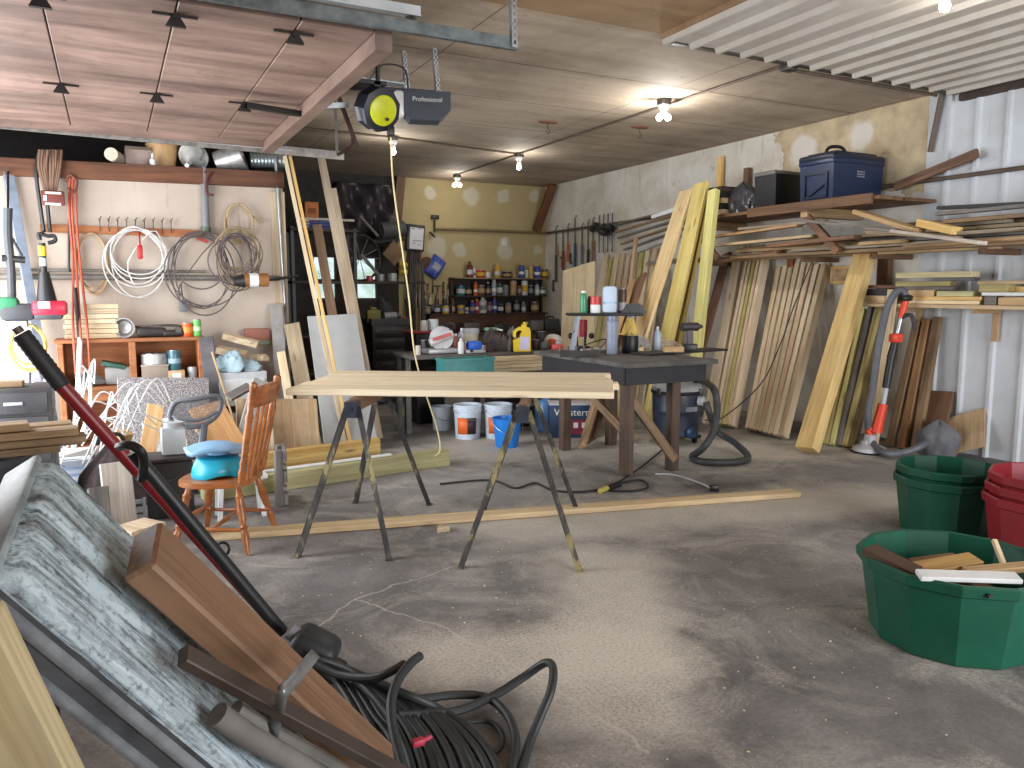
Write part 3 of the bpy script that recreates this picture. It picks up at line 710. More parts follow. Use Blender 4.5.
MB().cyl(hw(204, 168), hw(206, 228), 0.038).build('barrel', GREY, t); MB().cyl(hw(206, 227), hw(206, 234), 0.05).build('foot', pm((80, 100, 80), 0.5), t)
MB().bar(hw(204, 172, 0.1), hw(212, 172, 0.1), 0.02, 0.02).tube([hw(212, 172, 0.1), hw(207, 182, 0.12), hw(207, 193, 0.12), hw(214, 195, 0.12)], 0.012, 6, 4).build('handle', pm((90, 40, 40), 0.5), t)
tag(MB().bar(hw(197, 238, 0.08), hw(208, 242, 0.08), 0.05, 0.03).build('red_clamp', pm((170, 52, 44), 0.5)), 'small red clamp on the rail under the grey pump', 'clamp')
t = thing('paper_roll', 'brown roll with a white label stuck on the wall pipe', 'roll', hw(257, 283))
MB().cyl(hw(244, 280, 0.36), hw(268, 280, 0.36), 0.07, n=18).build('roll', pm((150, 100, 50), 0.6), t); MB().cyl(hw(249, 280, 0.36), hw(258, 280, 0.36), 0.0715, n=18).build('label', WHITE, t)
MB().cyl(hw(268, 280, 0.36), hw(298, 276, 0.05), 0.015).build('spindle', BLACK, t); MB().cyl(hw(234, 282, 0.36), hw(244, 281, 0.36), 0.04, 0.07).build('end_cap', BLACK, t)

# --- things stored on the loft edge above the brown beam
zl = 2.822
def loft(x, dy=0.06): p = at(x, 165, Y=YH + dy); return Vector((p.x, YH + dy, zl))
p = loft(115, -0.02)
tag(MB().lathe([(0.062, 0), (0.062, 0.5), (0.052, 0.5), (0.052, 0.02), (0, 0.02)], at(111, 154, Y=YH - 0.14), 18, (0.25, 0.95, -0.02)).build('plastic_pipe', pm((206, 192, 172), 0.5)), 'open ended cream plastic pipe lying on the loft edge', 'pipe')
t = thing('carton', 'pale open carton on the loft edge beside the plastic pipe', 'box', loft(133)); MB().rbox(loft(139) + Vector((0, 0.12, 0.1)), (0.24, 0.24, 0.2), 0.006).build('body', pm((190, 170, 160), 0.8), t); MB().box(loft(139) + Vector((0, -0.03, 0.19)), (0.24, 0.1, 0.004), Euler((0.5, 0, 0)).to_matrix()).build('flap', pm((200, 184, 172), 0.8), t)
t = thing('squeeze_bottle', 'small white squeeze bottle on the loft edge', 'bottle', loft(153, -0.04)); MB().lathe([(0.028, 0), (0.03, 0.08), (0.012, 0.1)], loft(153, -0.04), 14).build('body', WHITE, t); MB().lathe([(0.012, 0.1), (0.012, 0.12), (0.004, 0.15)], loft(153, -0.04), 10).build('cap', WHITE, t)
def pail(name, label, c, r0, r1, h, mat, tilt=None, rim=True, group=None, handle=True, cat='bucket'):
    t = thing(name, label, cat, c, 0, group)
    ax = Vector((0, 0, 1)) if tilt is None else Vector(tilt).normalized()
    prof = [(r0 * 0.98, 0), (r0, 0.01), (r1, h - 0.01)]
    if rim: prof += [(r1 + 0.008, h - 0.01), (r1 + 0.008, h + 0.004)]
    prof += [(r1 - 0.004, h + 0.004), (r1 - 0.006, h - 0.02), (r0 - 0.006, 0.012), (0, 0.012)]
    MB().lathe(prof, c, 26, ax).build('shell', mat, t)
    if handle:
        q = Vector((0, 0, 1)).rotation_difference(ax).to_matrix()
        pts = [Vector(c) + q @ Vector((math.cos(a) * (r1 + 0.012), -math.sin(a) * r1 * 0.35 - 0.01 - r1 * 0.75 * math.sin(a), h - 0.05 - 0.10 * math.sin(a))) for a in [math.pi * i / 10 for i in range(11)]]
        MB().tube(pts, 0.003, 6).build('handle', STEEL, t)
    return t
pail('bucket', 'tan plastic bucket on the loft edge', loft(163, 0.18), 0.11, 0.15, 0.26, pm((204, 164, 112), 0.5), handle=False)
t = thing('funnel', 'white enamel funnel lying on the loft edge with spout forward', 'funnel', loft(189))
MB().lathe([(0.02, -0.16), (0.03, -0.04), (0.14, 0.1), (0.15, 0.1), (0.145, 0.09)], at(191, 160, Y=YH - 0.0), 22, (0.35, 0.85, 0.5)).build('cone', pm((208, 208, 206), 0.35, dirt=0.4), t)
MB().tube([at(199, 147, Y=YH), at(203, 152, Y=YH - 0.02), at(201, 160, Y=YH - 0.04)], 0.012, 6, 4).build('handle', pm((150, 150, 150), 0.4, 0.4), t)
pail('metal_pail', 'dull galvanised pail lying tipped on the loft edge', at(228, 164, Y=YH + 0.10) + Vector((-0.12, -0.02, 0.0)), 0.11, 0.15, 0.28, pm((176, 174, 172), 0.35, 0.6, 0.5), tilt=(0.85, -0.25, 0.28), handle=False)
mb = MB(); prof = []
for i in range(22): prof.append((0.075 + (0.006 if i % 2 else 0), 0.018 * i))
tag(mb.lathe(prof, at(250, 160, Y=YH + 0.06), 18, (1, -0.05, 0.05)).build('flexible_duct', pm((170, 182, 186), 0.3, 0.7, 0.3)), 'silvery ribbed flexible duct at the end of the loft edge', 'duct')

# --- far left: rope bundle, straps, trimmer and tools hanging
random.seed(11); t = thing('rope_bundle', 'bundle of brown ropes hanging from the loft beam with a reddish label box', 'rope bundle', hw(50, 190))
mb = MB()
for i in range(9):
    x = 39 + i * 2.7; mb.tube([hw(x + 1, 150, 0.14 + random.random() * 0.06), hw(x + random.uniform(-1, 1), 168, 0.18), hw(46 + i * 1.2, 192, 0.14)], random.uniform(0.011, 0.017), 6, 4)
mb.build('strands', pm((120, 92, 74), 0.8), t)
mb = MB().tube([hw(40, 152, 0.14), hw(36, 170, 0.16), hw(40, 205, 0.14), hw(44, 232, 0.12)], 0.018, 6, 4).tube([hw(47, 200, 0.14), hw(50, 232, 0.1)], 0.018, 6, 2); mb.build('strap', BLACK, t)
b = MB().rbox(hw(53, 198, 0.2), (0.19, 0.05, 0.13), 0.008).build('label_box', pm((110, 48, 36), 0.5), t)
MB().box(hw(53, 204, 0.23), (0.13, 0.004, 0.02)).box(hw(53, 193, 0.23), (0.13, 0.004, 0.02)).box(hw(45, 198, 0.23), (0.025, 0.004, 0.05)).build('white_marks', WHITE, b)
orc = pm((184, 88, 62), 0.6, name='orange_cable')
t = thing('extension_cord', 'faded orange extension cord hanging in strands from the brown beam', 'cord', hw(78, 300))
mb = MB()
for x0, x1 in ((69, 76), (72, 83), (76, 90)): mb.tube([hw(x0 + 1, 178, 0.1), hw(x0, 210, 0.12), hw(x0 + 4, 262, 0.14), hw(x1 - 3, 325, 0.54), hw(x1, 374, 0.57)], 0.012, 6, 6)
mb.build('strands', orc, t); MB().tube([hw(66, 182, 0.1), hw(70, 175, 0.12), hw(77, 182, 0.12), hw(74, 192, 0.13), hw(68, 188, 0.12)], 0.012, 6, 5).build('knot', pm((120, 62, 46), 0.6), t)
tag(MB().tube([hw(70, 182, 0.05), hw(69, 240, 0.05), hw(69, 272, 0.06)], 0.012, 6, 3).build('black_strap', BLACK), 'black strap hanging behind the orange cord', 'strap')
tag(board('steel_channel', None, None, at(8, 172, Y=8.74), at(58, 452, Y=8.50), 0.085, 0.05, (0.3, -1, 0.25), pm((140, 152, 170), 0.45, 0.3, 0.3)), 'blue grey steel channel leaning against the left end of the hose wall', 'channel')
t = thing('string_trimmer', 'black string trimmer with a red engine hanging at the left', 'trimmer', at(47, 315, Y=8.12))
Y = 8.12
MB().tube([at(40, 238, Y=Y), at(42, 234, Y=8.4), hw(44, 231, 0.12)], 0.010, 6, 3).build('hanger', BLACK, t)
MB().tube([at(40, 240, Y=Y), at(39, 234, Y=Y), at(48, 236, Y=Y), at(54, 236, Y=Y), at(55, 241, Y=Y), at(48, 243, Y=Y)], 0.018, 8, 5).build('handle', BLACK, t)
MB().cyl(at(42, 243, Y=Y), at(46, 302, Y=Y), 0.026).build('shaft', BLACK, t); MB().cyl(at(42, 246, Y=Y), at(42.5, 256, Y=Y), 0.032).build('yellow_band', YELLOWP, t); MB().cyl(at(43, 258, Y=Y), at(43.5, 266, Y=Y), 0.03).build('pale_band', LTGREY, t)
MB().cyl(at(44, 272, Y=Y), at(47, 303, Y=Y), 0.04, 0.085).build('neck', BLACK, t)
e = MB().rbox(at(50, 308, Y=Y), (0.27, 0.2, 0.13), 0.03).build('engine_cover', pm((196, 28, 56), 0.35), t)
MB().box(at(44, 305, Y=Y - 0.105), (0.09, 0.004, 0.06)).build('label', WHITE, e)
MB().rbox(at(49, 316, Y=Y), (0.22, 0.18, 0.06), 0.02).cyl(at(38, 312, Y=Y - 0.05), at(34, 312, Y=Y - 0.05), 0.03).build('engine_base', DKGREY, t)
t = thing('leaf_blower', 'dark garden blower with a green motor hanging at the far left edge', 'blower', at(10, 325, Y=8.2))
Y = 8.15
MB().tube([at(8, 210, Y=Y), at(8, 185, Y=8.4), hw(8, 172, 0.1)], 0.010, 6, 3).build('hanger', BLACK, t)
MB().tube([at(8, 208, Y=Y), at(8, 235, Y=Y), at(11, 270, Y=Y), at(12, 300, Y=Y)], 0.035, 10, 5).build('tube', DKGREY, t); MB().tube([at(12, 238, Y=Y), at(22, 256, Y=Y)], 0.012, 6).cyl(at(2, 258, Y=Y), at(25, 260, Y=Y), 0.03).build('grip', BLACK, t)
MB().rbox(at(6, 304, Y=Y), (0.2, 0.2, 0.12), 0.04).build('motor_cover', pm((44, 124, 84), 0.5), t); MB().rbox(at(18, 312, Y=Y), (0.26, 0.2, 0.15), 0.04).build('motor', DKGREY, t)
MB().rbox(at(16, 324, Y=Y), (0.18, 0.15, 0.06), 0.01).build('foot', LTGREY, t)
coil('cable_coil', 'yellow cable ring hanging behind the black grip at the left', 28, 347, 14, 20, 3, 0.010, pm((206, 186, 96), 0.6), 21, 0.1, off=0.35)
t = thing('white_pole', 'pole with dark top and white lower half leaning before the open cabinet', 'pole', at(72, 470, Z=0))
MB().cyl(at(75, 288, Y=8.375), at(80, 340, Y=8.24), 0.02).build('dark_top', pm((70, 56, 54), 0.5, 0.5), t)
MB().tube([at(80, 338, Y=8.245), at(78, 390, Y=8.05), at(72, 468, Z=0.005)], 0.022, 8, 3).build('lower_tube', WHITE, t)

# --- open cabinet with what stands on and in it
x0, x1 = at(56, 340, Y=8.3).x, at(203, 335, Y=8.3).x; yf, yb = 8.3, 8.72; zt = 1.15
xd = at(133, 360, Y=8.3).x
cab = thing('open_cabinet', 'orange brown open wooden cabinet under the hose wall', 'cabinet', ((x0 + x1) / 2, 8.5, 0))
Hm = lambda a, b, n: MB().rbox(((a[0] + b[0]) / 2, (a[1] + b[1]) / 2, (a[2] + b[2]) / 2), (b[0] - a[0], b[1] - a[1], b[2] - a[2]), 0.004, seg=1).build(n, ORANGEWOOD, cab, smooth=0)
Hm((x0 - 0.02, yf, zt - 0.035), (x1 + 0.02, yb, zt), 'top'); Hm((x0, yf + 0.01, 0), (x0 + 0.05, yb, zt - 0.035), 'side_panel'); Hm((x1 - 0.05, yf + 0.01, 0), (x1, yb, zt - 0.035), 'side_panel')
Hm((xd - 0.03, yf + 0.01, 0.70), (xd + 0.03, yb, zt - 0.035), 'divider'); Hm((x0 + 0.05, yf + 0.01, 0.66), (x1 - 0.05, yb, 0.70), 'shelf'); Hm((x0 + 0.05, yf + 0.02, 0.56), (x1 - 0.05, yf + 0.05, 0.66), 'apron'); Hm((x0 + 0.05, yb - 0.015, 0.0), (x1 - 0.05, yb, zt - 0.035), 'back_panel'); Hm((x0 + 0.05, yf + 0.01, 0.1), (x1 - 0.05, yb, 0.13), 'shelf')
random.seed(5)
n = 0
for row in range(7):
    for colu in range(2):
        xa = at(66 + colu * 17, 330, Y=8.4).x; w = 0.19 if colu == 0 else 0.27
        if colu == 0 and row > 4: continue
        z = zt + 0.002 + row * 0.047; L = w + random.uniform(-0.02, 0.03)
        cx = xa + (0.08 if colu == 0 else 0.16)
        lab = 'cream lumber offcut, %s of the %s stack on the cabinet' % (['bottom piece', 'second piece up', 'third piece up', 'fourth piece up', 'fifth piece up', 'sixth piece up', 'topmost piece'][row], 'narrow left' if colu == 0 else 'wide right')
        board('lumber_offcut', lab, 'offcut', (cx - L / 2 + random.uniform(-.008, .008), 8.45, z + 0.022), (cx + L / 2, 8.45 + random.uniform(-.01, .01), z + 0.022), 0.09, 0.042, (0, 0, 1), PALE, 'lumber offcuts stacked on the open cabinet')
t = thing('work_lamp', 'round grey lamp housing lying on the cabinet', 'lamp', at(124, 335, Y=8.4))
c = at(124, 324, Y=8.42); c.z = zt + 0.1
MB().lathe([(0.05, 0.16), (0.08, 0.1), (0.095, 0), (0.098, -0.03), (0.085, -0.03), (0.06, 0.02), (0, 0.03)], c, 20, (0.15, 1, 0.05)).build('housing', pm((150, 148, 146), 0.4, 0.5, 0.4), t); MB().rbox((c.x, c.y + 0.05, zt + 0.006), (0.12, 0.08, 0.01), 0.003).build('foot', OLDSTEEL, t)
random.seed(8); t = thing('engine_part', 'greasy black engine part with rods lying on the cabinet', 'engine part', at(160, 335, Y=8.4))
c = at(160, 329, Y=8.45); c.z = zt
GRS = pm((52, 46, 44), 0.45, 0.4, 0.4, name='greasy_iron')
MB().rbox(c + Vector((-0.08, 0, 0.05)), (0.26, 0.12, 0.09), 0.02).rbox(c + Vector((0.12, 0, 0.035)), (0.2, 0.16, 0.06), 0.02).build('block', GRS, t)
MB().tube([c + Vector((-0.22, 0, 0.1)), c + Vector((0, -0.05, 0.115)), c + Vector((0.2, -0.05, 0.1)), c + Vector((0.26, -0.04, 0.02))], 0.012, 8, 5).cyl(c + Vector((0.16, -0.09, 0.07)), c + Vector((0.16, -0.02, 0.07)), 0.03).build('rod', OLDSTEEL, t)
def can(name, label, c, r, h, mat, cat='can', group=None, lid=STEEL, band=None, n=16, neck=None):
    """tin, spray can or jar standing at c"""
    t = thing(name, label, cat, c, 0, group); c = Vector(c)
    if neck is None:
        MB().lathe([(r * 0.97, 0), (r, 0.004), (r, h - 0.004), (r * 0.97, h)], c, n).build('body', mat, t)
        if lid: MB().lathe([(r * 0.94, h + 0.0005), (r * 0.94, h + 0.006), (r * 0.8, h + 0.006), (0, h + 0.003)], c, n).build('lid', lid, t)
    else:
        nr, nh = neck
        MB().lathe([(r * 0.95, 0), (r, 0.008), (r, h * 0.72), (nr * 1.3, h * 0.86), (nr, h * 0.9)], c, n).build('body', mat, t)
        MB().lathe([(nr * 1.1, h * 0.9), (nr * 1.1, h), (nr * 0.8, h + 0.002), (0, h + 0.002)], c, n).build('cap', lid or WHITE, t)
    if band: MB().lathe([(r + 0.0012, h * band[0]), (r + 0.0012, h * band[1])], c, n, cap=False).build('label', band[2], t)
    return t
def standing(x, y, Y, z): p = at(x, y, Y=Y); return Vector((p.x, Y, z))
can('paint_can', 'orange can standing on the cabinet below the hanging plug box', standing(187, 330, 8.42, zt), 0.055, 0.13, ORANGE, band=(0.3, 0.7, pm((236, 150, 60), 0.5)))
can('drink_can', 'green can standing at the end of the cabinet top', standing(197, 330, 8.42, zt), 0.042, 0.16, pm((106, 178, 92), 0.4), band=(0.35, 0.6, pm((196, 222, 170), 0.5)))
t = thing('outlet_box', 'grey outlet box hanging on a wire above the orange can', 'outlet', hw(183, 300)); MB().rbox(hw(183, 306, 0.06), (0.075, 0.05, 0.12), 0.008).build('box', GREY, t); MB().tube([hw(183, 300, 0.06), hw(182, 292, 0.06), hw(181, 284, 0.06)], 0.006, 6, 3).build('wire', BLACK, t)
# in the cabinet
zs = 0.702
t = thing('plastic_case', 'dark green plastic case lying in the left bay of the cabinet', 'case', standing(117, 380, 8.48, zs)); c = standing(117, 380, 8.48, zs)
MB().rbox(c + Vector((0.02, 0, 0.085)), (0.24, 0.16, 0.17), 0.02, Euler((0, 0.0, 0)).to_matrix()).build('body', pm((150, 150, 148), 0.5), t); MB().rbox(c + Vector((-0.02, 0, 0.185)), (0.22, 0.17, 0.05), 0.015, Euler((0, 0.25, 0)).to_matrix()).build('lid', pm((50, 92, 76), 0.5), t)
t = thing('dustpan', 'grey dustpan lying in the left bay beside the green case', 'dustpan', standing(96, 385, 8.4, zs)); c = standing(93, 385, 8.40, zs)
MB().prism([(-0.12, -0.1), (0.12, -0.1), (0.1, 0.1), (-0.1, 0.1)], 0.012, Euler((0.4, 0, 0.4)).to_matrix(), c + Vector((-0.03, -0.02, 0.062))).build('pan', GREY, t); MB().tube([c + Vector((-0.02, 0.1, 0.09)), c + Vector((-0.04, 0.2, 0.12))], 0.015).build('handle', GREY, t)
c = standing(155, 375, 8.42, zs)
t = thing('wooden_box', 'grey box in the right bay under the round tin', 'box', c); MB().rbox(c + Vector((0, 0, 0.085)), (0.24, 0.2, 0.165), 0.006).build('body', pm((150, 136, 122), 0.7), t); MB().rbox(c + Vector((0, 0, 0.176)), (0.25, 0.21, 0.016), 0.004).build('lid', pm((170, 156, 142), 0.7), t)
can('round_tin', 'wide pale round tin standing on the grey box in the cabinet', c + Vector((0, 0, 0.186)), 0.12, 0.1, pm((186, 184, 182), 0.4, 0.3), n=24)
t = thing('small_carton', 'small tan carton in the right bay under the teal jar', 'box', standing(176, 370, 8.38, zs)); c = standing(176, 370, 8.38, zs)
MB().rbox(c + Vector((0, 0, 0.06)), (0.15, 0.13, 0.12), 0.004).build('body', pm((200, 164, 126), 0.8), t); MB().box(c + Vector((0, -0.066, 0.07)), (0.08, 0.002, 0.05)).build('label', WHITE, t)
can('glass_jar', 'teal glass jar with a metal lid standing on the small carton', c + Vector((-0.01, 0.01, 0.122)), 0.062, 0.19, pm((60, 104, 116), 0.25), 'jar', band=(0.35, 0.6, pm((150, 176, 190), 0.5)))
can('glass_jar', 'clear grey jar in the right corner of the cabinet', standing(192.5, 372, 8.40, zs), 0.045, 0.14, pm((170, 176, 180), 0.25), 'jar')

# --- sheets, dresser, rag and logs to the right of the cabinet
def speckle():
    s = NT('granite_laminate'); mp = s.coord(); n1 = s.noise(mp, 95.0, 3.0, 0.7); r = s.ramp(n1, 'Fac', [(0.44, lin((70, 66, 68))), (0.54, lin((150, 144, 144))), (0.66, lin((184, 178, 176)))]); return s.done(r.outputs[0], 0.4)
GRAN = speckle()
board('laminate_sheet', 'grey speckled laminate worktop offcut leaning on the cabinet', 'worktop offcut', at(165, 466, Y=7.55), at(164, 378, Y=7.95), 0.78, 0.03, (0, -1, 0.35), GRAN)
board('grey_plank', 'dark weathered grey plank leaning on the right end of the cabinet', 'plank', at(222, 470, Y=7.75), at(206, 337, Y=8.22), 0.13, 0.03, (-0.2, -1, 0.3), pm((92, 90, 94), 0.8, dirt=0.4, name='slate_wood'))
board('thin_stick', 'thin tan stick leaning across the white dresser front', 'stick', at(240, 440, Y=7.55), at(212, 352, Y=8.05), 0.018, 0.018, (0, -1, 0.3), TAN)
zt2 = at(250, 372, Y=8.1).z
xa, xb = at(217, 390, Y=8.1).x, at(268, 390, Y=8.1).x
dr = thing('white_dresser', 'old white dresser with a dark slot beside the cabinet', 'dresser', ((xa + xb) / 2, 8.3, 0))
MB().rbox(((xa + xb) / 2, 8.38, zt2 / 2), (xb - xa, 0.5, zt2), 0.008).build('body', pm((206, 210, 216), 0.5), dr); MB().rbox(((xa + xb) / 2, 8.12, zt2 - 0.2), (xb - xa - 0.05, 0.03, 0.26), 0.006).build('drawer', WHITE, dr); MB().box(((xa + xb) / 2, 8.122, zt2 - 0.37), (xb - xa - 0.04, 0.02, 0.06)).build('slot', BLACK, dr)
def cloth(name, label, c, sx, sy, h, mat, seed, cat='rag', nu=16, drop=0.12):
    nu = 34
    random.seed(seed); ph = [(random.uniform(2, 7), random.uniform(0, 6), random.uniform(0, 6.3)) for _ in range(5)]
    def fn(u, v):
        x, y = (u - 0.5) * sx, (v - 0.5) * sy; e = max(abs(u - 0.5), abs(v - 0.5)) * 2
        z = h * (1 - e ** 2.2) + 0.10 * h * math.sin(31 * u + 13 * math.sin(9 * v + seed)) * (1 - e ** 4) + 0.08 * h * math.sin(37 * v - 11 * math.sin(8 * u)) * (1 - e ** 4) + sum(0.12 * h * math.sin(a * 2.3 * u + b * 1.7 * v + p) for a, b, p in ph)
        k = 0.75 + 0.25 * math.sin(9 * u + 5 * v + seed)
        return Vector(c) + Vector((x * k, y * k, max(0.006, z)))
    return tag(MB().grid(fn, nu, nu).build(name, mat, smooth=60, solid=0.012), label, cat)
c = standing(232, 372, 8.22, zt2)
cloth('rag', 'crumpled pale blue rag on the white dresser', c + Vector((0.03, 0.0, 0.002)), 0.52, 0.24, 0.16, pm((170, 196, 206), 0.8), 3)
def log(label, p0, p1, r, seed, wedge=False):
    random.seed(seed); M, L = axes(p0, p1, (0, 0, 1)); prof = [(1.0 + random.uniform(-0.12, 0.12)) for _ in range(9)]
    poly = [(math.cos(2 * math.pi * i / 9) * r * prof[i], math.sin(2 * math.pi * i / 9) * r * prof[i]) for i in range(9)]
    if wedge: poly = [(-r, -r * 0.5), (r, -r * 0.7), (r * 0.9, r * 0.1), (0.1 * r, r * 0.8), (-r * 0.8, r * 0.5)]
    R = Matrix((M.col[1], M.col[2], M.col[0])).transposed()
    return tag(MB().prism(poly, L, R, p0).build('firewood', PALE, smooth=0), label, 'firewood', 'split logs on the dresser')
log('long split log lying lowest behind the pale blue rag', at(218, 350, Y=8.45), at(247, 356, Y=8.3), 0.062, 1, True)
log('split log lying on top of the pile with its end forward', at(224, 336, Y=8.55), at(258, 345, Y=8.42), 0.06, 2, True)
log('small split log at the right of the pile by the planks', at(252, 358, Y=8.5), at(266, 358, Y=8.35), 0.05, 3, True)
t = thing('red_tool_tray', 'reddish metal tray standing on edge against the hose wall', 'tray', hw(258, 348)); MB().rbox(hw(257, 336, 0.12), (0.26, 0.1, 0.16), 0.01).build('body', pm((150, 94, 78), 0.6), t); MB().rbox(hw(258, 343, 0.18), (0.26, 0.03, 0.05), 0.008).build('lip', pm((130, 140, 110), 0.6), t)
board('grey_board', 'grey painted board leaning on the hose wall beside the steel pole', 'board', at(287, 470, Y=7.9), at(276, 304, Y=8.7), 0.12, 0.03, (-0.2, -1, 0.2), pm((150, 146, 144), 0.7, dirt=0.3))
board('cream_board', 'cream board with its top end behind the grey painted board', 'board', at(301, 470, Y=7.6), at(281, 352, Y=8.2), 0.085, 0.035, (-0.2, -1, 0.2), PALE)
board('weathered_board', 'weathered tan board leaning behind the left end of the trestle table', 'board', at(318, 470, Y=7.6), at(292, 324, Y=8.55), 0.16, 0.035, (-0.3, -1, 0.2), wood((200, 180, 150), (150, 128, 100)))
tag(MB().sphere(at(330, 342, Y=8.9), 0.03).build('x', ORANGE), 'x', 'x') if False else None
# big grey door panel, OSB sheet, long poles
board('door_slab', 'light grey flush door slab leaning behind the trestle table', 'door slab', at(352, 452, Z=0), at(332, 318, Y=8.45), 0.52, 0.04, (-0.15, -1, 0.3), pm((176, 178, 178), 0.5, dirt=0.1), lean=0.002)
board('chipboard_sheet', 'stained tan chipboard sheet leaning below the trestle table', 'sheet', at(281, 478, Y=7.15), at(277, 399, Y=7.5), 0.74, 0.02, (0, -1, 0.35), OSB)
board('fibreboard_strip', 'plain yellowish fibreboard strip leaning in front of the chipboard sheet', 'board', at(270, 478, Y=7.08), at(266, 417, Y=7.28), 0.11, 0.02, (0, -1, 0.35), PALE)
board('triangle_ply', 'orange plywood scrap leaning left of the wooden chair', 'plywood scrap', at(232, 452, Y=7.0), at(205, 405, Y=7.4), 0.30, 0.018, (0.1, -1, 0.4), wood((214, 164, 112), (184, 132, 84)))
for dx, lab in ((0, 'long pale pole leaning from the floor up to the ceiling by the hose wall'), (5, 'thin pale strip leaning alongside the long pale pole')):
    board('leaning_pole', lab, 'pole', at(347 + dx, 452, Z=0), at(285 + dx, 157, Y=8.5 + 0.0 * dx), 0.042 if dx == 0 else 0.035, 0.036, (-0.3, -1, 0.3), AMBER if dx else PALE, lean=0.002)
PINK = wood((216, 182, 152), (182, 144, 114))
board('leaning_board', 'long greyish board leaning highest in front of the dark alcove', 'board', at(376, 442, Z=0), at(321, 157, Y=9.3), 0.09, 0.036, (-0.3, -1, 0.3), wood((206, 188, 164), (172, 150, 124)), lean=0.002)
board('leaning_board', 'second greyish board doubled behind the highest leaning board', 'board', at(381, 442, Z=0) + Vector((0.02, 0.12, 0)), at(333, 190, Y=9.42), 0.08, 0.036, (-0.3, -1, 0.3), wood((214, 196, 170), (180, 158, 132)), lean=0.002)
board('leaning_board', 'short pinkish board standing between the long pole and the greyish boards', 'board', at(352, 430, Z=0), at(317, 226, Y=9.6), 0.11, 0.036, (-0.3, -1, 0.3), PINK, lean=0.002)

# ================================================================== TRESTLE TABLE, FLOOR TIMBERS, CHAIR, LEFT PILE
TT = 0.98; TH = 0.042
ta = math.radians(-32.0); tu = Vector((math.cos(ta), math.sin(ta), 0)); tv = Vector((-tu.y, tu.x, 0)); to = Vector((0.97, 5.06, 0))
random.seed(4)
nb = 8; bw = 1.16 / nb
for i in range(nb):
    a = to + tv * (bw * (i + 0.5)) + tu * random.uniform(-0.012, 0.012); L = 2.10 + random.uniform(-0.02, 0.03) - (0.02 if i > 4 else 0)
    board('table_board', 'pale pine board on the trestles, %s of the eight' % (['front edge one', 'second from the front', 'third from the front', 'fourth from the front', 'fifth from the front', 'sixth from the front', 'seventh from the front', 'back edge one'][i]),
          'board', a + Vector((0, 0, TT - TH / 2)), a + tu * L + Vector((0, 0, TT - TH / 2)), bw - 0.003, TH, (0, 0, 1), wood((250, 236, 206), (232, 208, 168), knots=0.4, grime=0.05, streak=0.6, vary=0.05), 'boards laid across the two trestles', b=0.004)
def sawhorse(f0, d, label, spread=0.285):
    """folding steel trestle: wooden rail between two leg brackets; f0 mid of the front feet, d unit direction to the back"""
    f0 = Vector((f0[0], f0[1], 0)); d = Vector((d[0], d[1], 0)).normalized(); s = Vector((d.y, -d.x, 0)); h = TT - TH - 0.002
    t = thing('sawhorse', label, 'sawhorse', f0 + d * 0.6, 0, 'sawhorses under the trestle table')
    a, b = f0 + d * 0.27, f0 + d * 0.97
    board('top_rail', None, None, a + Vector((0, 0, h - 0.045)), b + Vector((0, 0, h - 0.045)), 0.042, 0.09, (0, 0, 1), BROWNWOOD, parent=t)
    LEG = legmat
    for e, foot in ((a, f0), (b, f0 + d * 1.22)):
        o = d * (0.02 if e is b else -0.02)
        mb = MB().bar(e + Vector((0, 0, h - 0.065)) - d * 0.05, e + Vector((0, 0, h - 0.065)) + d * 0.05, 0.075, 0.1).cyl(e + o * 2.2 + Vector((0, 0, h - 0.06)), e + o * 2.9 + Vector((0, 0, h - 0.06)), 0.013)
        mb.build('bracket', pm((74, 80, 92), 0.4, 0.5, 0.4, name='bracket_steel'), t)
        for sg in (-1, 1):
            top = e + s * sg * 0.035 + Vector((0, 0, h - 0.05)); bot = foot + s * sg * spread
            M, L = axes(top, bot, d); mb = MB(); mid = (top + bot) / 2
            mb.box(mid, (L, 0.034, 0.004), M).box(mid + M @ Vector((0, 0.015 * sg, 0.015)), (L, 0.004, 0.032), M)
            mb.bar(bot - d * 0.02 + Vector((0, 0, 0.004)), bot + d * 0.03 + Vector((0, 0, 0.004)), 0.04, 0.008)
            mb.build('leg', LEG, t)
    return t
def worn_leg():
    s = NT('worn_painted_steel'); mp = s.coord(); m1 = s.n('ShaderNodeMapping'); m1.inputs['Scale'].default_value = (7, 7, 2.2); s.l(mp, 0, m1, 'Vector'); n = s.noise(m1, 1.0, 5.0, 0.7)
    r = s.ramp(n, 'Fac', [(0.42, lin((58, 58, 60))), (0.52, lin((84, 82, 78))), (0.58, lin((156, 146, 104)))]); return s.done(r.outputs[0], 0.5, 0.3)
legmat = worn_leg()
sawhorse((1.16, 4.50), (0.534, 0.846), 'worn steel sawhorse under the left end of the board table')
sawhorse((2.02, 3.85), (0.520, 0.854), 'worn steel sawhorse under the right end of the board table', 0.345)

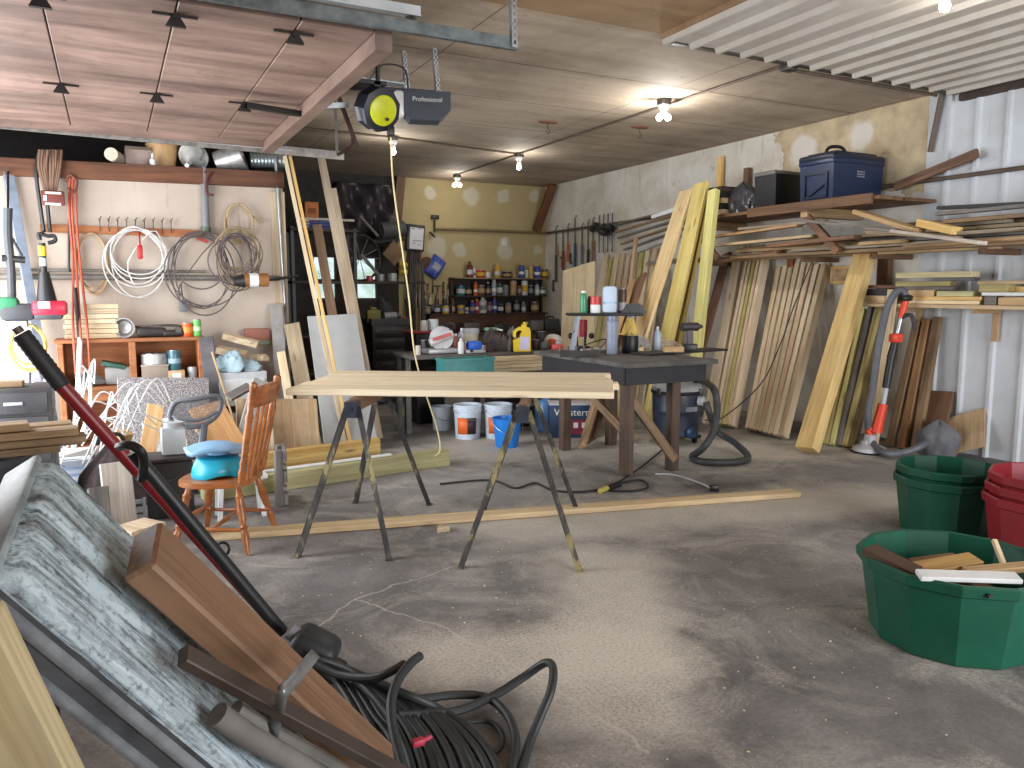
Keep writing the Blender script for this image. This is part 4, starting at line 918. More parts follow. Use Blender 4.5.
# --- timbers lying on the floor
TIM = wood((196, 190, 142), (166, 156, 108))
board('floor_timber', 'thick greenish square timber lying on the floor behind the trestle', 'timber', (0.55, 6.29, 0.073), (2.70, 6.62, 0.073), 0.14, 0.145, (0, 0, 1), TIM, b=0.005)
board('floor_timber', 'yellowish timber lying behind the greenish one with a shorter end', 'timber', (0.55, 6.55, 0.13), (2.12, 6.84, 0.13), 0.09, 0.26, (0, 0, 1), wood((226, 192, 120), (204, 162, 88)), b=0.005)
board('pale_strip', 'narrow white strip lying on top of the greenish timber', 'strip', (0.7, 6.345, 0.1555), (2.15, 6.565, 0.1555), 0.05, 0.016, (0, 0, 1), WHITE)
a, b = at(212, 541, Z=0), at(801, 497, Z=0)
board('floor_plank', 'long pale plank lying on the concrete in front of the sawhorses', 'plank', a + Vector((0, 0.05, 0.022)), b + Vector((0, 0.05, 0.022)), 0.13, 0.04, (0, 0, 1), wood((232, 206, 164), (206, 172, 126)), b=0.004)
p = at(440, 529, Z=0); tag(MB().prism([(-0.05, -0.03), (0.04, -0.03), (0.0, 0.05)], 0.035, None, p + Vector((0.0, -0.045, 0.001))).build('wooden_wedge', PALE, smooth=0), 'small wooden wedge against the front of the long floor plank', 'wedge')

# --- wooden chair (faces the left) with a potty and pad on its seat
ch = thing('wooden_chair', 'brown turned wood kitchen chair with arrow back beside the pile', 'chair', (0.58, 5.16, 0), math.radians(151))
def L_(x, y, z): return (x, y, z)
SH = 0.44
def turned(p0, p1, r, beads):
    p0, p1 = Vector(p0), Vector(p1); L = (p1 - p0).length; prof = []
    for f, k in beads: prof.append((r * k, L * f))
    return MB().lathe(prof, p0, 14, p1 - p0)
LEGB = [(0, 0.55), (0.08, 0.75), (0.2, 1.0), (0.3, 1.15), (0.36, 0.8), (0.40, 1.25), (0.44, 0.8), (0.5, 1.1), (0.68, 1.3), (0.80, 1.0), (0.84, 1.3), (0.88, 0.9), (1, 0.8)]
seat = [(0.235 * math.cos(a) * (1.0 if abs(math.cos(a)) < 0.9 else 0.98), 0.24 * math.sin(a)) for a in [2 * math.pi * i / 28 for i in range(28)]]
def sq(c): return math.copysign(abs(c) ** 0.55, c)
seat = [(0.225 * sq(math.cos(2 * math.pi * i / 32)) + 0.01, 0.235 * sq(math.sin(2 * math.pi * i / 32)) * (0.93 if math.cos(2 * math.pi * i / 32) < 0 else 1.0)) for i in range(32)]
mb = MB().prism([(x * 0.94, y * 0.94) for x, y in seat], 0.012, c=(0, 0, SH - 0.04)).prism(seat, 0.03, c=(0, 0, SH - 0.03)); mb.build('seat', CHAIRWOOD, ch, local=True)
fx, fy = 0.215, 0.25
legs = {}
for sx in (-1, 1):
    for sy in (-1, 1):
        bot = (sx * 0.235, sy * 0.255, 0.0); top = (sx * 0.15, sy * 0.16, SH - 0.03); legs[(sx, sy)] = (Vector(bot), Vector(top))
        turned(bot, top, 0.021, LEGB).build('leg', CHAIRWOOD, ch, local=True)
def lerp(a, b, t): return a + (b - a) * t
SB = [(0, 0.6), (0.15, 0.8), (0.42, 1.0), (0.46, 1.35), (0.5, 1.0), (0.54, 1.35), (0.58, 1.0), (0.85, 0.8), (1, 0.6)]
for sy in (-1, 1): turned(lerp(*legs[(-1, sy)], 0.36), lerp(*legs[(1, sy)], 0.36), 0.014, SB).build('stretcher', CHAIRWOOD, ch, local=True)
turned((lerp(*legs[(-1, -1)], 0.36) + lerp(*legs[(1, -1)], 0.36)) / 2, (lerp(*legs[(-1, 1)], 0.36) + lerp(*legs[(1, 1)], 0.36)) / 2, 0.014, SB).build('stretcher', CHAIRWOOD, ch, local=True)
turned(lerp(*legs[(1, -1)], 0.45), lerp(*legs[(1, 1)], 0.45), 0.014, SB).build('stretcher', CHAIRWOOD, ch, local=True)
PB = [(0, 0.75), (0.06, 1.0), (0.12, 1.15), (0.16, 0.85), (0.2, 1.15), (0.24, 0.85), (0.45, 1.1), (0.62, 1.0), (0.66, 1.25), (0.70, 0.85), (0.80, 1.05), (0.94, 1.05), (0.955, 1.25), (0.985, 1.0), (1, 0.3)]
for sy in (-1, 1): turned((-0.18, sy * 0.185, SH - 0.01), (-0.30, sy * 0.215, 1.06), 0.021, PB).build('back_post', CHAIRWOOD, ch, local=True)
mb = MB(); n = 14
def crest(u, v): y = (u - 0.5) * 0.40; return Vector((-0.272 - 0.028 * (1 - (2 * u - 1) ** 2) - 0.02 * v, y, 0.90 + v * 0.115 + 0.015 * math.sin(math.pi * u) * v))
MB().grid(crest, 12, 3).build('crest_rail', CHAIRWOOD, ch, local=True, solid=0.018)
for k in range(4):
    y0 = (-0.11 + 0.0733 * k); p0, p1 = Vector((-0.19, y0, SH - 0.005)), Vector((-0.292, y0 * 1.15, 0.91))
    mb = MB(); M, L = axes(p0, p1, (1, 0, 0.1))
    pr_ = [(0.0, 0.008), (0.18, 0.010), (0.35, 0.022), (0.6, 0.026), (0.8, 0.012), (1.0, 0.008)]
    poly = [(L * f, w) for f, w in pr_] + [(L * f, -w) for f, w in reversed(pr_)]
    mb.prism(poly, 0.013, M, p0 - M @ Vector((0, 0, 0.0065))); mb.build('spindle', CHAIRWOOD, ch, local=True)
cw = world(ch)
sc_ = cw @ Vector((0.03, 0.0, SH + 0.0015))
pot = thing('child_potty', 'turquoise plastic potty standing on the wooden chair seat', 'potty', sc_)
mb = MB()
def potty(u, v):
    a = 2 * math.pi * u; prof = [(0.165, 0.0), (0.15, 0.05), (0.128, 0.10), (0.11, 0.118), (0.088, 0.118), (0.075, 0.05)]
    f = v * (len(prof) - 1); i = min(int(f), len(prof) - 2); r = lerp(prof[i][0], prof[i + 1][0], f - i); z = lerp(prof[i][1], prof[i + 1][1], f - i)
    if v < 0.35: z += 0.02 * max(0, math.sin(3 * a)) * (1 - v / 0.35); r *= 1 + 0.06 * math.cos(3 * a) * (1 - v / 0.35)
    return sc_ + Vector((math.cos(a) * r * 1.05, math.sin(a) * r * 0.9, z))
mb.grid(potty, 30, 5).build('base', pm((38, 168, 198), 0.35, dirt=0.1, name='turquoise_plastic'), pot, solid=0.005)
MB().sphere(sc_ + Vector((0, 0, 0.115)), 0.12, 16, (1.05, 0.9, 0.12)).build('bowl', pm((30, 140, 172), 0.35, dirt=0.1), pot)
pad = thing('toilet_seat_pad', 'pale blue moulded toilet training pad lying on the turquoise potty', 'seat pad', sc_ + Vector((0, 0, 0.135)))
def padf(u, v):
    x, y = (u - 0.5) * 0.37, (v - 0.5) * 0.28; e = ((2 * u - 1) ** 4 + (2 * v - 1) ** 4) ** 0.25; e = max(1e-6, e); k = max(abs(2 * u - 1), abs(2 * v - 1)) / e
    return sc_ + Vector((x * k - 0.01, y * k, 0.178 + 0.018 * math.sin((u - 0.1) * 4.2) - 0.012 * (2 * v - 1) ** 2 - 0.012 * max(0, u - 0.75) * 4))
MB().grid(padf, 20, 12).build('shell', pm((136, 182, 220), 0.4, dirt=0.12, name='pale_blue_plastic'), pad, smooth=80, solid=0.026)
MB().cyl(sc_ + Vector((0, 0, 0.136)), sc_ + Vector((0, 0, 0.18)), 0.07, n=16).build('plug', pm((110, 160, 200), 0.4), pad)
tag(MB().rbox(cw @ Vector((0.13, -0.12, SH + 0.016)), (0.13, 0.1, 0.028), 0.012, Matrix.Rotation(0.4, 3, 'Z')).build('orange_lid', pm((232, 110, 70), 0.45)), 'flat orange red lid on the front edge of the chair seat', 'lid') if False else None

# --- office chair without castors in view, mesh back towards the camera
c = at(197, 424, Y=6.35)
oc = thing('office_chair', 'grey office chair with an open mesh back behind the wooden chair', 'chair', (c.x, 6.5, 0))
GP = pm((112, 116, 124), 0.45, dirt=0.15, name='grey_frame')
loop = [(172, 408), (178, 401), (195, 399), (215, 396), (221, 401), (219, 412), (212, 420), (200, 426), (186, 427), (174, 424), (170, 416)]
pts = [at(x, y, Y=6.35 + 0.05 * abs(x - 196) / 24) for x, y in loop]
MB().tube(pts, 0.019, 10, 4, closed=True).build('back_frame', GP, oc)
MB().tube([at(173, 416, Y=6.36), at(180, 419, Y=6.33), at(200, 420, Y=6.32), at(217, 412, Y=6.36)], 0.013, 8, 4).build('lumbar_bar', GP, oc)
def mesh_mat():
    s = NT('chair_mesh'); s.b.inputs['Alpha'].default_value = 1; mp = s.coord((1, 1, 1)); n = s.n('ShaderNodeTexVoronoi', Scale=170.0); s.l(mp, 0, n, 'Vector'); r = s.ramp(n, 'Distance', [(0.35, G(0.0)), (0.45, G(0.75))]); s.l(r, 0, s.b, 'Alpha'); s.b.inputs['Base Color'].default_value = lin((120, 124, 130)); s.b.inputs['Roughness'].default_value = 0.6; return s.m
cc = at(196, 411, Y=6.37); vs = [cc] + spline(pts, 3, True); mb = MB(); mb._add(vs, [(0, i, i + 1 if i + 1 < len(vs) else 1) for i in range(1, len(vs))]); mb.build('back_mesh', mesh_mat(), oc)
MB().tube([at(204, 424, Y=6.36), at(202, 445, Y=6.38), at(198, 468, Y=6.42), at(196, 480, Y=6.5)], 0.03, 10, 4).build('back_stem', GP, oc)
z0 = at(198, 478, Y=6.5).z
MB().rbox((c.x - 0.02, 6.72, z0 - 0.02), (0.46, 0.44, 0.08), 0.035).build('seat', pm((70, 68, 72), 0.8), oc)
MB().cyl((c.x, 6.7, 0.1), (c.x, 6.7, z0 - 0.06), 0.03).cyl((c.x, 6.7, 0.06), (c.x, 6.7, 0.12), 0.05).build('column', BLACK, oc)
for k in range(5):
    a = 2 * math.pi * k / 5 + 0.3; e = Vector((c.x + 0.27 * math.cos(a), 6.7 + 0.27 * math.sin(a), 0.06))
    l = MB().bar((c.x, 6.7, 0.09), e, 0.045, 0.03).build('leg', BLACK, oc); MB().sphere(e - Vector((0, 0, 0.03)), 0.03, 10).build('caster', BLACK, l)

# --- heap on the floor between the wall and the chair
pail('bucket', 'white bucket with pale green rim half hidden behind the office chair', Vector((at(166, 440, Y=7.15).x, 7.15, 0.001)), 0.15, 0.175, 0.50, pm((218, 226, 226), 0.4, dirt=0.15))
p = at(152, 433, Y=7.05); tag(MB().rbox((p.x - 0.02, 6.9, 0.13), (0.14, 0.14, 0.26), 0.02).build('blue_jug', pm((60, 128, 196), 0.4)), 'small blue jug standing in front of the white bucket', 'jug')
def clear_plastic():
    s = NT('clear_plastic'); s.b.inputs['Base Color'].default_value = lin((226, 232, 236)); s.b.inputs['Transmission Weight'].default_value = 0.55; s.b.inputs['Roughness'].default_value = 0.25; return s.m
CLEAR = clear_plastic()
def crate(name, label, c, size, mat, cat='box', rz=0.0, lid=None, group=None):
    t = thing(name, label, cat, c, rz, group); x, y, z = size
    mb = MB()
    for sx in (-1, 1): mb.box((sx * (x / 2 - 0.006), 0, z / 2), (0.012, y, z))
    for sy in (-1, 1): mb.box((0, sy * (y / 2 - 0.006), z / 2), (x - 0.024, 0.012, z))
    mb.box((0, 0, 0.006), (x - 0.024, y - 0.024, 0.012)); mb.build('body', mat, t, local=True, smooth=0)
    MB().box((0, y / 2 + 0.004, z - 0.014), (x + 0.02, 0.016, 0.028)).box((0, -y / 2 - 0.004, z - 0.014), (x + 0.02, 0.016, 0.028)).box((x / 2 + 0.004, 0, z - 0.014), (0.016, y - 0.01, 0.028)).box((-x / 2 - 0.004, 0, z - 0.014), (0.016, y - 0.01, 0.028)).build('rim', mat, t, local=True, smooth=0)
    if lid: MB().rbox((0, 0, z + 0.012), (x + 0.02, y + 0.02, 0.022), 0.006).build('lid', lid, t, local=True)
    return t
# a low dark tool chest carries the jar and parts
tc = thing('tool_chest', 'dark steel tool chest on the floor in the pile', 'tool chest', (0.20, 6.15, 0))
MB().rbox((0.25, 6.05, 0.2), (0.42, 0.3, 0.4), 0.015).build('body', pm((58, 54, 54), 0.6, 0.2, 0.4), tc); MB().rbox((0.25, 6.05, 0.415), (0.43, 0.31, 0.03), 0.01).build('lid', pm((72, 66, 66), 0.6, 0.2, 0.4), tc); MB().tube([(0.15, 5.89, 0.3), (0.17, 5.87, 0.28), (0.33, 5.87, 0.28), (0.35, 5.89, 0.3)], 0.008, 6, 3).build('handle', OLDSTEEL, tc)
t = thing('plastic_jar', 'clear square plastic jar standing behind the turquoise potty', 'jar', (0.34, 6.05, 0.432)); MB().rbox((0.35, 6.05, 0.532), (0.17, 0.15, 0.2), 0.025).build('body', CLEAR, t); MB().cyl((0.35, 6.05, 0.632), (0.35, 6.05, 0.662), 0.06).build('cap', LTGREY, t)
# dark saws and cases at the left of the chair
def saw(label, c, rz, mat=None):
    t = thing('circular_saw', label, 'power saw', c, rz)
    MB().lathe([(0.09, -0.02), (0.10, 0.0), (0.09, 0.02), (0, 0.02)], (0, 0, 0.11), 18, (0, 1, 0)).build('blade_guard', mat or GRS, t, local=True)
    MB().cyl((0.0, 0.03, 0.12), (0.0, 0.18, 0.12), 0.055).build('motor', mat or BLACK, t, local=True)
    MB().tube([(-0.06, 0.05, 0.16), (-0.10, 0.05, 0.22), (-0.02, 0.05, 0.26), (0.07, 0.05, 0.21), (0.05, 0.05, 0.14)], 0.018, 8, 4).build('handle', BLACK, t, local=True)
    MB().rbox((0, 0.05, 0.006), (0.28, 0.16, 0.01), 0.003).build('shoe', OLDSTEEL, t, local=True)
    return t
t = thing('canvas_bag', 'dark slumped canvas bag between the pile and the chair', 'bag', (-0.05, 5.75, 0)); random.seed(2)
def bagf(u, v):
    a = 2 * math.pi * u; r = 0.13 * (1.0 if v < 0.6 else max(0.02, 1 - ((v - 0.6) / 0.4) ** 2)) * (0.65 + 0.55 * math.sin(min(1, v * 1.15) * math.pi * 0.72 + 0.5)) * (1 + 0.12 * math.sin(5 * a + 9 * v) + 0.06 * math.sin(11 * a)); return Vector((-0.05 + math.cos(a) * r * 1.2, 5.72 + math.sin(a) * r * 0.8, 0.001 + v * 0.6 + 0.03 * math.sin(3 * a) * v))
MB().grid(bagf, 40, 14).build('body', pm((72, 60, 60), 0.85, dirt=0.4, name='dark_canvas'), t, smooth=80); MB().tube([(-0.13, 5.72, 0.6), (-0.1, 5.7, 0.66), (0.0, 5.7, 0.66), (0.03, 5.72, 0.6)], 0.014, 6, 4).build('strap', BLACK, t)
# carton pieces, blocks and a pale fence panel
t = thing('moving_box', 'white cardboard box with blue print in the pile below the white strips', 'box', (-0.42, 6.6, 0)); MB().rbox((-0.42, 6.6, 0.2), (0.46, 0.4, 0.4), 0.006).build('body', pm((206, 212, 222), 0.7), t); mb = MB()
for k in range(4): mb.box((-0.42, 6.398, 0.17 + 0.05 * k), (0.36, 0.003, 0.022))
mb.build('print', pm((150, 172, 204), 0.7), t)
MB().box((-0.42, 6.34, 0.37), (0.44, 0.13, 0.005), Euler((-0.5, 0, 0)).to_matrix()).build('flap', pm((206, 212, 222), 0.7), t)
board('pine_block', 'orange pine board leaning in the pile left of the white bucket', 'board', at(143, 480, Y=6.75), at(156, 405, Y=7.05), 0.13, 0.03, (0, -1, 0.3), wood((228, 186, 132), (200, 150, 96)))
board('pine_offcut', 'short orange pine offcut lying on the white cardboard box', 'offcut', at(115, 432, Y=6.7), at(127, 440, Y=6.62), 0.1, 0.09, (0, 0, 1), wood((228, 186, 132), (200, 150, 96)))
for (bx, by, tx, ty, Y, w, lab) in ((103, 520, 96, 462, 5.1, 0.11, 'grey weathered block standing in the pile left of the red shaft'), (124, 525, 114, 452, 5.25, 0.17, 'pale grey board end standing behind the red shaft')):
    board('board_end', lab, 'board', at(bx, by + 14, Y=Y), at(tx, ty, Y=Y + 0.12), w, 0.09, (0.1, -1, 0.2), GREYWOOD if w < 0.15 else wood((188, 178, 166), (150, 140, 130)), lean=0.001)
board('timber_block', 'thick cream timber block with a nail lying under the red shaft', 'block', at(128, 535, Y=4.85), at(150, 540, Y=4.7), 0.22, 0.15, (0, 0, 1), wood((196, 176, 148), (158, 138, 112)))
board('timber_block', 'brown timber block under the cream one near the painted panel', 'block', at(124, 570, Y=4.75), at(148, 572, Y=4.6), 0.2, 0.13, (0, 0, 1), WEATHERED)
# white step stool under the chair, dark crate beside it
t = thing('step_stool', 'small white wooden stool standing behind the chair legs', 'stool', (0.75, 5.75, 0)); MB().rbox((0.75, 5.75, 0.29), (0.36, 0.24, 0.03), 0.005).build('top', WHITE, t)
for sx in (-1, 1):
    for sy in (-1, 1): MB().bar((0.75 + sx * 0.15, 5.75 + sy * 0.09, 0), (0.75 + sx * 0.13, 5.75 + sy * 0.08, 0.276), 0.045, 0.03, (1, 0, 0)).build('leg', WHITE, t)
t = thing('pallet_end', 'weathered grey wooden crate end standing beside the timber ends', 'crate', (1.12, 5.95, 0))
for k, y in enumerate((5.88, 6.10)): board('upright', None, None, (1.05 + 0.05 * k, y, 0.002), (1.05 + 0.05 * k, y, 0.42), 0.08, 0.05, (1, 0, 0), GREYWOOD, parent=t)
for z in (0.05, 0.22, 0.38): board('slat', None, None, (1.09, 5.84, z), (1.14, 6.14, z), 0.09, 0.03, (1, 0, 0), GREYWOOD, parent=t)
tag(MB().rbox(at(264, 458, Y=6.75) + Vector((0.12, 0.1, -0.03)), (0.42, 0.2, 0.1), 0.01).build('plastic_wrap', pm((204, 214, 232), 0.3, dirt=0.2)), 'flat pale blue plastic package lying behind the yellowish timber', 'package')
# bent white plastic strips
random.seed(17)
for i in range(26):
    x0, y0 = random.uniform(60, 120), random.uniform(445, 470); x1, y1 = random.uniform(110, 172), random.uniform(398, 445); Y = 5.95 + 0.03 * i
    if i % 4 == 0: x0, y0, x1, y1 = random.uniform(78, 92), random.uniform(400, 440), random.uniform(84, 96), random.uniform(376, 390)
    mx, my = (x0 + x1) / 2 + random.uniform(-12, 12), min(y0, y1) - random.uniform(2, 26)
    tag(MB().tube([at(x0, y0, Y=Y), at(mx, my, Y=Y + 0.06), at(x1, y1, Y=Y + 0.12)], 0.0055, 6, 8).build('plastic_strip', WHITE), 'thin bent white plastic strip springing out of the pile', 'strip', 'white plastic strips in the pile')
# clear sheeting and small things at the left edge
cs = [at(28, 372, Y=8.44), at(52, 372, Y=8.44), at(54, 440, Y=8.40), at(24, 440, Y=8.40)]; random.seed(6)
def sheet(u, v): p = lerp(lerp(cs[0], cs[1], u), lerp(cs[3], cs[2], u), v); return p + Vector((0, 0.05 * math.sin(14 * u + 4 * v) + 0.03 * math.sin(25 * u - 9 * v), 0))
tag(MB().grid(sheet, 30, 16).build('plastic_sheeting', pm((212, 208, 220), 0.25, dirt=0.15), smooth=80, solid=0.004), 'crumpled whitish plastic sheeting hanging against the steel channel', 'sheeting')
# dark bin and the drawer unit carrying the grey weathered slats at the left edge
p = at(-6, 470, Y=3.7); t = thing('drawer_unit', 'black drawer unit at the left edge behind the weathered slats', 'drawers', (-0.75, 5.9, 0))
c = at(20, 405, Y=5.6); zz = at(20, 388, Y=5.6).z
MB().rbox((c.x, 5.75, zz / 2), (0.34, 0.36, zz), 0.008).build('body', pm((66, 64, 66), 0.5), t)
for k in range(4): d_ = MB().rbox((c.x, 5.56, zz - 0.09 - 0.15 * k), (0.30, 0.02, 0.13), 0.006).build('drawer', pm((74, 74, 78), 0.45), t); MB().rbox((c.x - 0.03, 5.545, zz - 0.09 - 0.15 * k), (0.1, 0.012, 0.02), 0.004).build('handle', LTGREY, d_)
board('weathered_batten', 'weathered slat lying on the black drawer unit at the left edge', 'slat', (c.x - 0.55, 5.7, zz + 0.02), (c.x + 0.02, 5.68, zz + 0.02), 0.1, 0.035, (0, 0, 1), WEATHERED)
t = thing('waste_bin', 'dark round bin at the left edge under the weathered slats', 'bin', at(-4, 520, Y=3.9) * 1.0)
c = at(8, 470, Y=4.3); c.z = 0; zb = at(10, 452, Y=4.3).z - 0.004
MB().lathe([(0.2, 0), (0.22, 0.02), (0.25, zb), (0.24, zb), (0.2, 0.03), (0, 0.03)], (c.x - 0.15, 4.3, 0), 24).build('shell', pm((46, 46, 50), 0.6, dirt=0.4), t); MB().lathe([(0.25, zb - 0.03), (0.262, zb - 0.03), (0.262, zb), (0.25, zb)], (c.x - 0.15, 4.3, 0), 24, ring=True).build('rim', DKGREY, t)
random.seed(12); z = zb + 0.002; c0 = c.x
for k in range(7):
    row = k // 2; q = k % 2; th = 0.034; z = zb + 0.002 + row * (th + 0.004)
    xr = [0.22, 0.30, 0.33, 0.20, 0.30, 0.27, 0.1][k]; y = 4.22 + 0.17 * q + random.uniform(-0.01, 0.01)
    board('weathered_batten', ['front slat of the bottom layer in the weathered pile at the left edge', 'rear slat of the bottom layer in the weathered pile at the left edge', 'front slat of the second layer in the weathered pile at the left edge', 'rear slat of the second layer in the weathered pile at the left edge', 'front slat of the third layer in the weathered pile at the left edge', 'rear slat of the third layer in the weathered pile at the left edge', 'single slat on top of the weathered pile at the left edge'][k],
          'batten', (c0 - 0.55, y - 0.05, z + th / 2), (c0 + xr, y + 0.04, z + th / 2), 0.13, th, (0, 0, 1), wood((176, 146, 106), (128, 100, 70), grime=0.3), 'weathered slats piled at the left edge')

# more of the heap behind the chair
random.seed(91)
HEAP = [((232, 452), (262, 440), 6.9, .10, .05, TAN, 'tan board end poking out behind the chair seat'), ((176, 462), (212, 446), 6.75, .08, .04, DARKWOOD, 'dark board lying in the heap below the office chair back'), ((60, 462), (104, 450), 6.4, .09, .03, GREYWOOD, 'grey slat lying flat under the white strips'), ((196, 430), (226, 425), 7.3, .14, .03, PALE, 'pale board lying behind the office chair back'), ((228, 398), (250, 386), 7.7, .1, .03, GREYWOOD, 'grey board leaning in front of the white dresser')]
for (a, b, Y, w_, t_, m_, lab) in HEAP: board('heap_board', lab, 'board', at(*a, Y=Y), at(*b, Y=Y + 0.1), w_, t_, (0, -0.6, 1), m_, lean=None)
board('grey_slab', 'light grey board leaning steeply between the dresser and the chair back', 'board', at(236, 478, Y=7.0), at(262, 386, Y=7.5), 0.16, 0.03, (0.1, -1, 0.3), wood((190, 188, 186), (160, 156, 152), knots=0.0), lean=0.001)
can('paint_can', 'white paint tin standing under the white strips', Vector((at(78, 470, Y=6.1).x, 6.1, 0.001)), 0.09, 0.24, WHITE, band=(0.2, 0.7, pm((120, 140, 176), 0.5)))
can('paint_can', 'rusty brown paint tin beside the white paint tin', Vector((at(96, 470, Y=6.22).x + 0.02, 6.2, 0.001)), 0.085, 0.2, pm((132, 92, 62), 0.6))
t = thing('plastic_crate', 'grey plastic basket with slots on the floor before the heap', 'basket', (-0.02, 5.42, 0)); 
for k in range(5):
    for sy in (-1, 1): MB().box((-0.02, 5.42 + sy * 0.11, 0.035 + 0.05 * k), (0.3, 0.008, 0.03)).build('slat', GREY, t)
    for sx in (-1, 1): MB().box((-0.02 + sx * 0.146, 5.42, 0.035 + 0.05 * k), (0.008, 0.212, 0.03)).build('slat', GREY, t)
for sx in (-1, 1):
    for sy in (-1, 1): MB().box((-0.02 + sx * 0.146, 5.42 + sy * 0.11, 0.13), (0.02, 0.02, 0.255)).build('post', GREY, t)
MB().box((-0.02, 5.42, 0.008), (0.29, 0.21, 0.012)).build('base', GREY, t)

# ================================================================== BLACK WORK TABLE, VACUUM, BUCKETS, BACK BENCH, ALCOVE
BLKT = pm((38, 38, 42), 0.6, dirt=0.4, scale=5, name='sooty_black_paint')
DUSTT = pm((98, 95, 92), 0.8, dirt=0.5, scale=6, name='dusty_table_top')
ZT = 1.0
wt = thing('work_table', 'black painted heavy work table dusted with sawdust', 'table', (4.27, 6.1, 0))
MB().rbox((4.27, 6.1, ZT - 0.02), (0.98, 1.62, 0.04), 0.006).build('top', DUSTT, wt)
for (a, b) in (((3.84, 5.40, 0.89), (4.70, 5.40, 0.89)), ((3.84, 6.80, 0.89), (4.70, 6.80, 0.89)), ((3.84, 5.40, 0.89), (3.84, 6.80, 0.89)), ((4.70, 5.40, 0.89), (4.70, 6.80, 0.89))):
    MB().bar(a, b, 0.04, 0.17).build('apron', BLKT, wt)
LEGM = wood((104, 82, 66), (64, 52, 46), grime=0.4, knots=0.2)
for (x, y) in ((3.92, 5.48), (4.42, 5.48), (4.02, 6.68), (4.58, 6.68)): board('leg', None, None, (x, y, 0.001), (x, y, 0.96), 0.095, 0.09, (0, 1, 0), LEGM, parent=wt, b=0.004)
for a, b in (((3.97, 5.48, 0.66), (4.42, 5.44, 0.10)), ((3.96, 6.62, 0.85), (3.95, 5.55, 0.38))): board('brace', None, None, a, b, 0.08, 0.035, (0, 1, 0) if a[1] == b[1] or abs(a[1] - b[1]) < 0.1 else (1, 0, 0), WEATHERED, parent=wt)
board('loose_board', 'thin black board lying across the table and sticking out to the right', 'board', at(640, 354, Z=ZT + 0.012), at(718, 349, Z=ZT + 0.012), 0.26, 0.02, (0, 0, 1), BLKT)
# plastic step stand on the table with cans on it
sc0 = at(606, 345, Z=ZT); st = thing('step_stand', 'folding step with black top and grey legs standing on the work table', 'step stool', (sc0.x, sc0.y, ZT))
c = Vector((4.32, 6.45, 0)); zt_ = at(606, 313, Y=6.45).z; Rm = Matrix((RT, Vector((-RT.y, RT.x, 0)), Vector((0, 0, 1)))).transposed()
MB().rbox(c + Vector((0, 0, zt_ - 0.012)), (0.74, 0.30, 0.025), 0.01, Rm).build('top', BLACK, st)
for sx in (-1, 1):
    for sy in (-1, 1): MB().bar(c + Rm @ Vector((sx * 0.31, sy * 0.13, 0)) + Vector((0, 0, ZT + 0.002)), c + Rm @ Vector((sx * 0.26, sy * 0.1, 0)) + Vector((0, 0, zt_ - 0.024)), 0.06, 0.03, RT).build('leg', pm((150, 156, 166), 0.45), st)
    MB().bar(c + Rm @ Vector((sx * 0.285, -0.11, 0)) + Vector((0, 0, ZT + 0.2)), c + Rm @ Vector((sx * 0.285, 0.11, 0)) + Vector((0, 0, ZT + 0.2)), 0.02, 0.03).build('crossbar', GREY, st)
def onstand(x, dy=0.0): p = at(x, 312, Z=zt_); q = c + Rm @ Vector(((p - c).dot(RT), dy, 0)); return Vector((q.x, q.y, zt_ + 0.002))
can('spray_can', 'green spray can with a white cap on the black step', onstand(580), 0.034, 0.215, pm((70, 150, 110), 0.35), lid=WHITE, neck=(0.022, 0.05))
can('marker_bottle', 'black slim bottle behind the green spray can', onstand(586, 0.08), 0.022, 0.16, BLACK, 'bottle', lid=BLACK, neck=(0.012, 0.03))
t = thing('wipes_tub', 'red and white tub beside the green spray can', 'tub', onstand(591.5)); q = onstand(591.5)
MB().lathe([(0.05, 0), (0.052, 0.08)], q, 20).build('base', WHITE, t); MB().lathe([(0.053, 0.08), (0.053, 0.155), (0.048, 0.16), (0, 0.16)], q, 20).build('lid', pm((206, 60, 56), 0.4), t)
t = thing('paper_towel', 'pale blue paper towel pack standing on the black step', 'paper towel', onstand(604.5, -0.03)); q = onstand(604.5, -0.03)
MB().rbox(q + Vector((0, 0, 0.13)), (0.135, 0.13, 0.26), 0.03, Rm).build('roll', pm((196, 212, 232), 0.8, dirt=0.08), t); MB().rbox(q + Vector((0, -0.0, 0.1)), (0.137, 0.132, 0.05), 0.03, Rm).build('print', pm((150, 190, 222), 0.8), t)
can('varnish_can', 'brown can standing right of the pale blue paper towel', onstand(617), 0.042, 0.23, pm((84, 56, 44), 0.4), band=(0.1, 0.45, pm((170, 170, 172), 0.5)))
q = onstand(627); tag(MB().prism([(-0.13, 0), (0.13, 0), (0.07, 0.09), (-0.04, 0.09)], 0.12, Rm @ Matrix.Rotation(math.pi / 2, 3, 'X'), q + Rm @ Vector((0.0, 0.06, 0))).build('oil_drain', pm((24, 26, 32), 0.35), smooth=0), 'black wedge shaped tray at the right end of the step', 'tray')
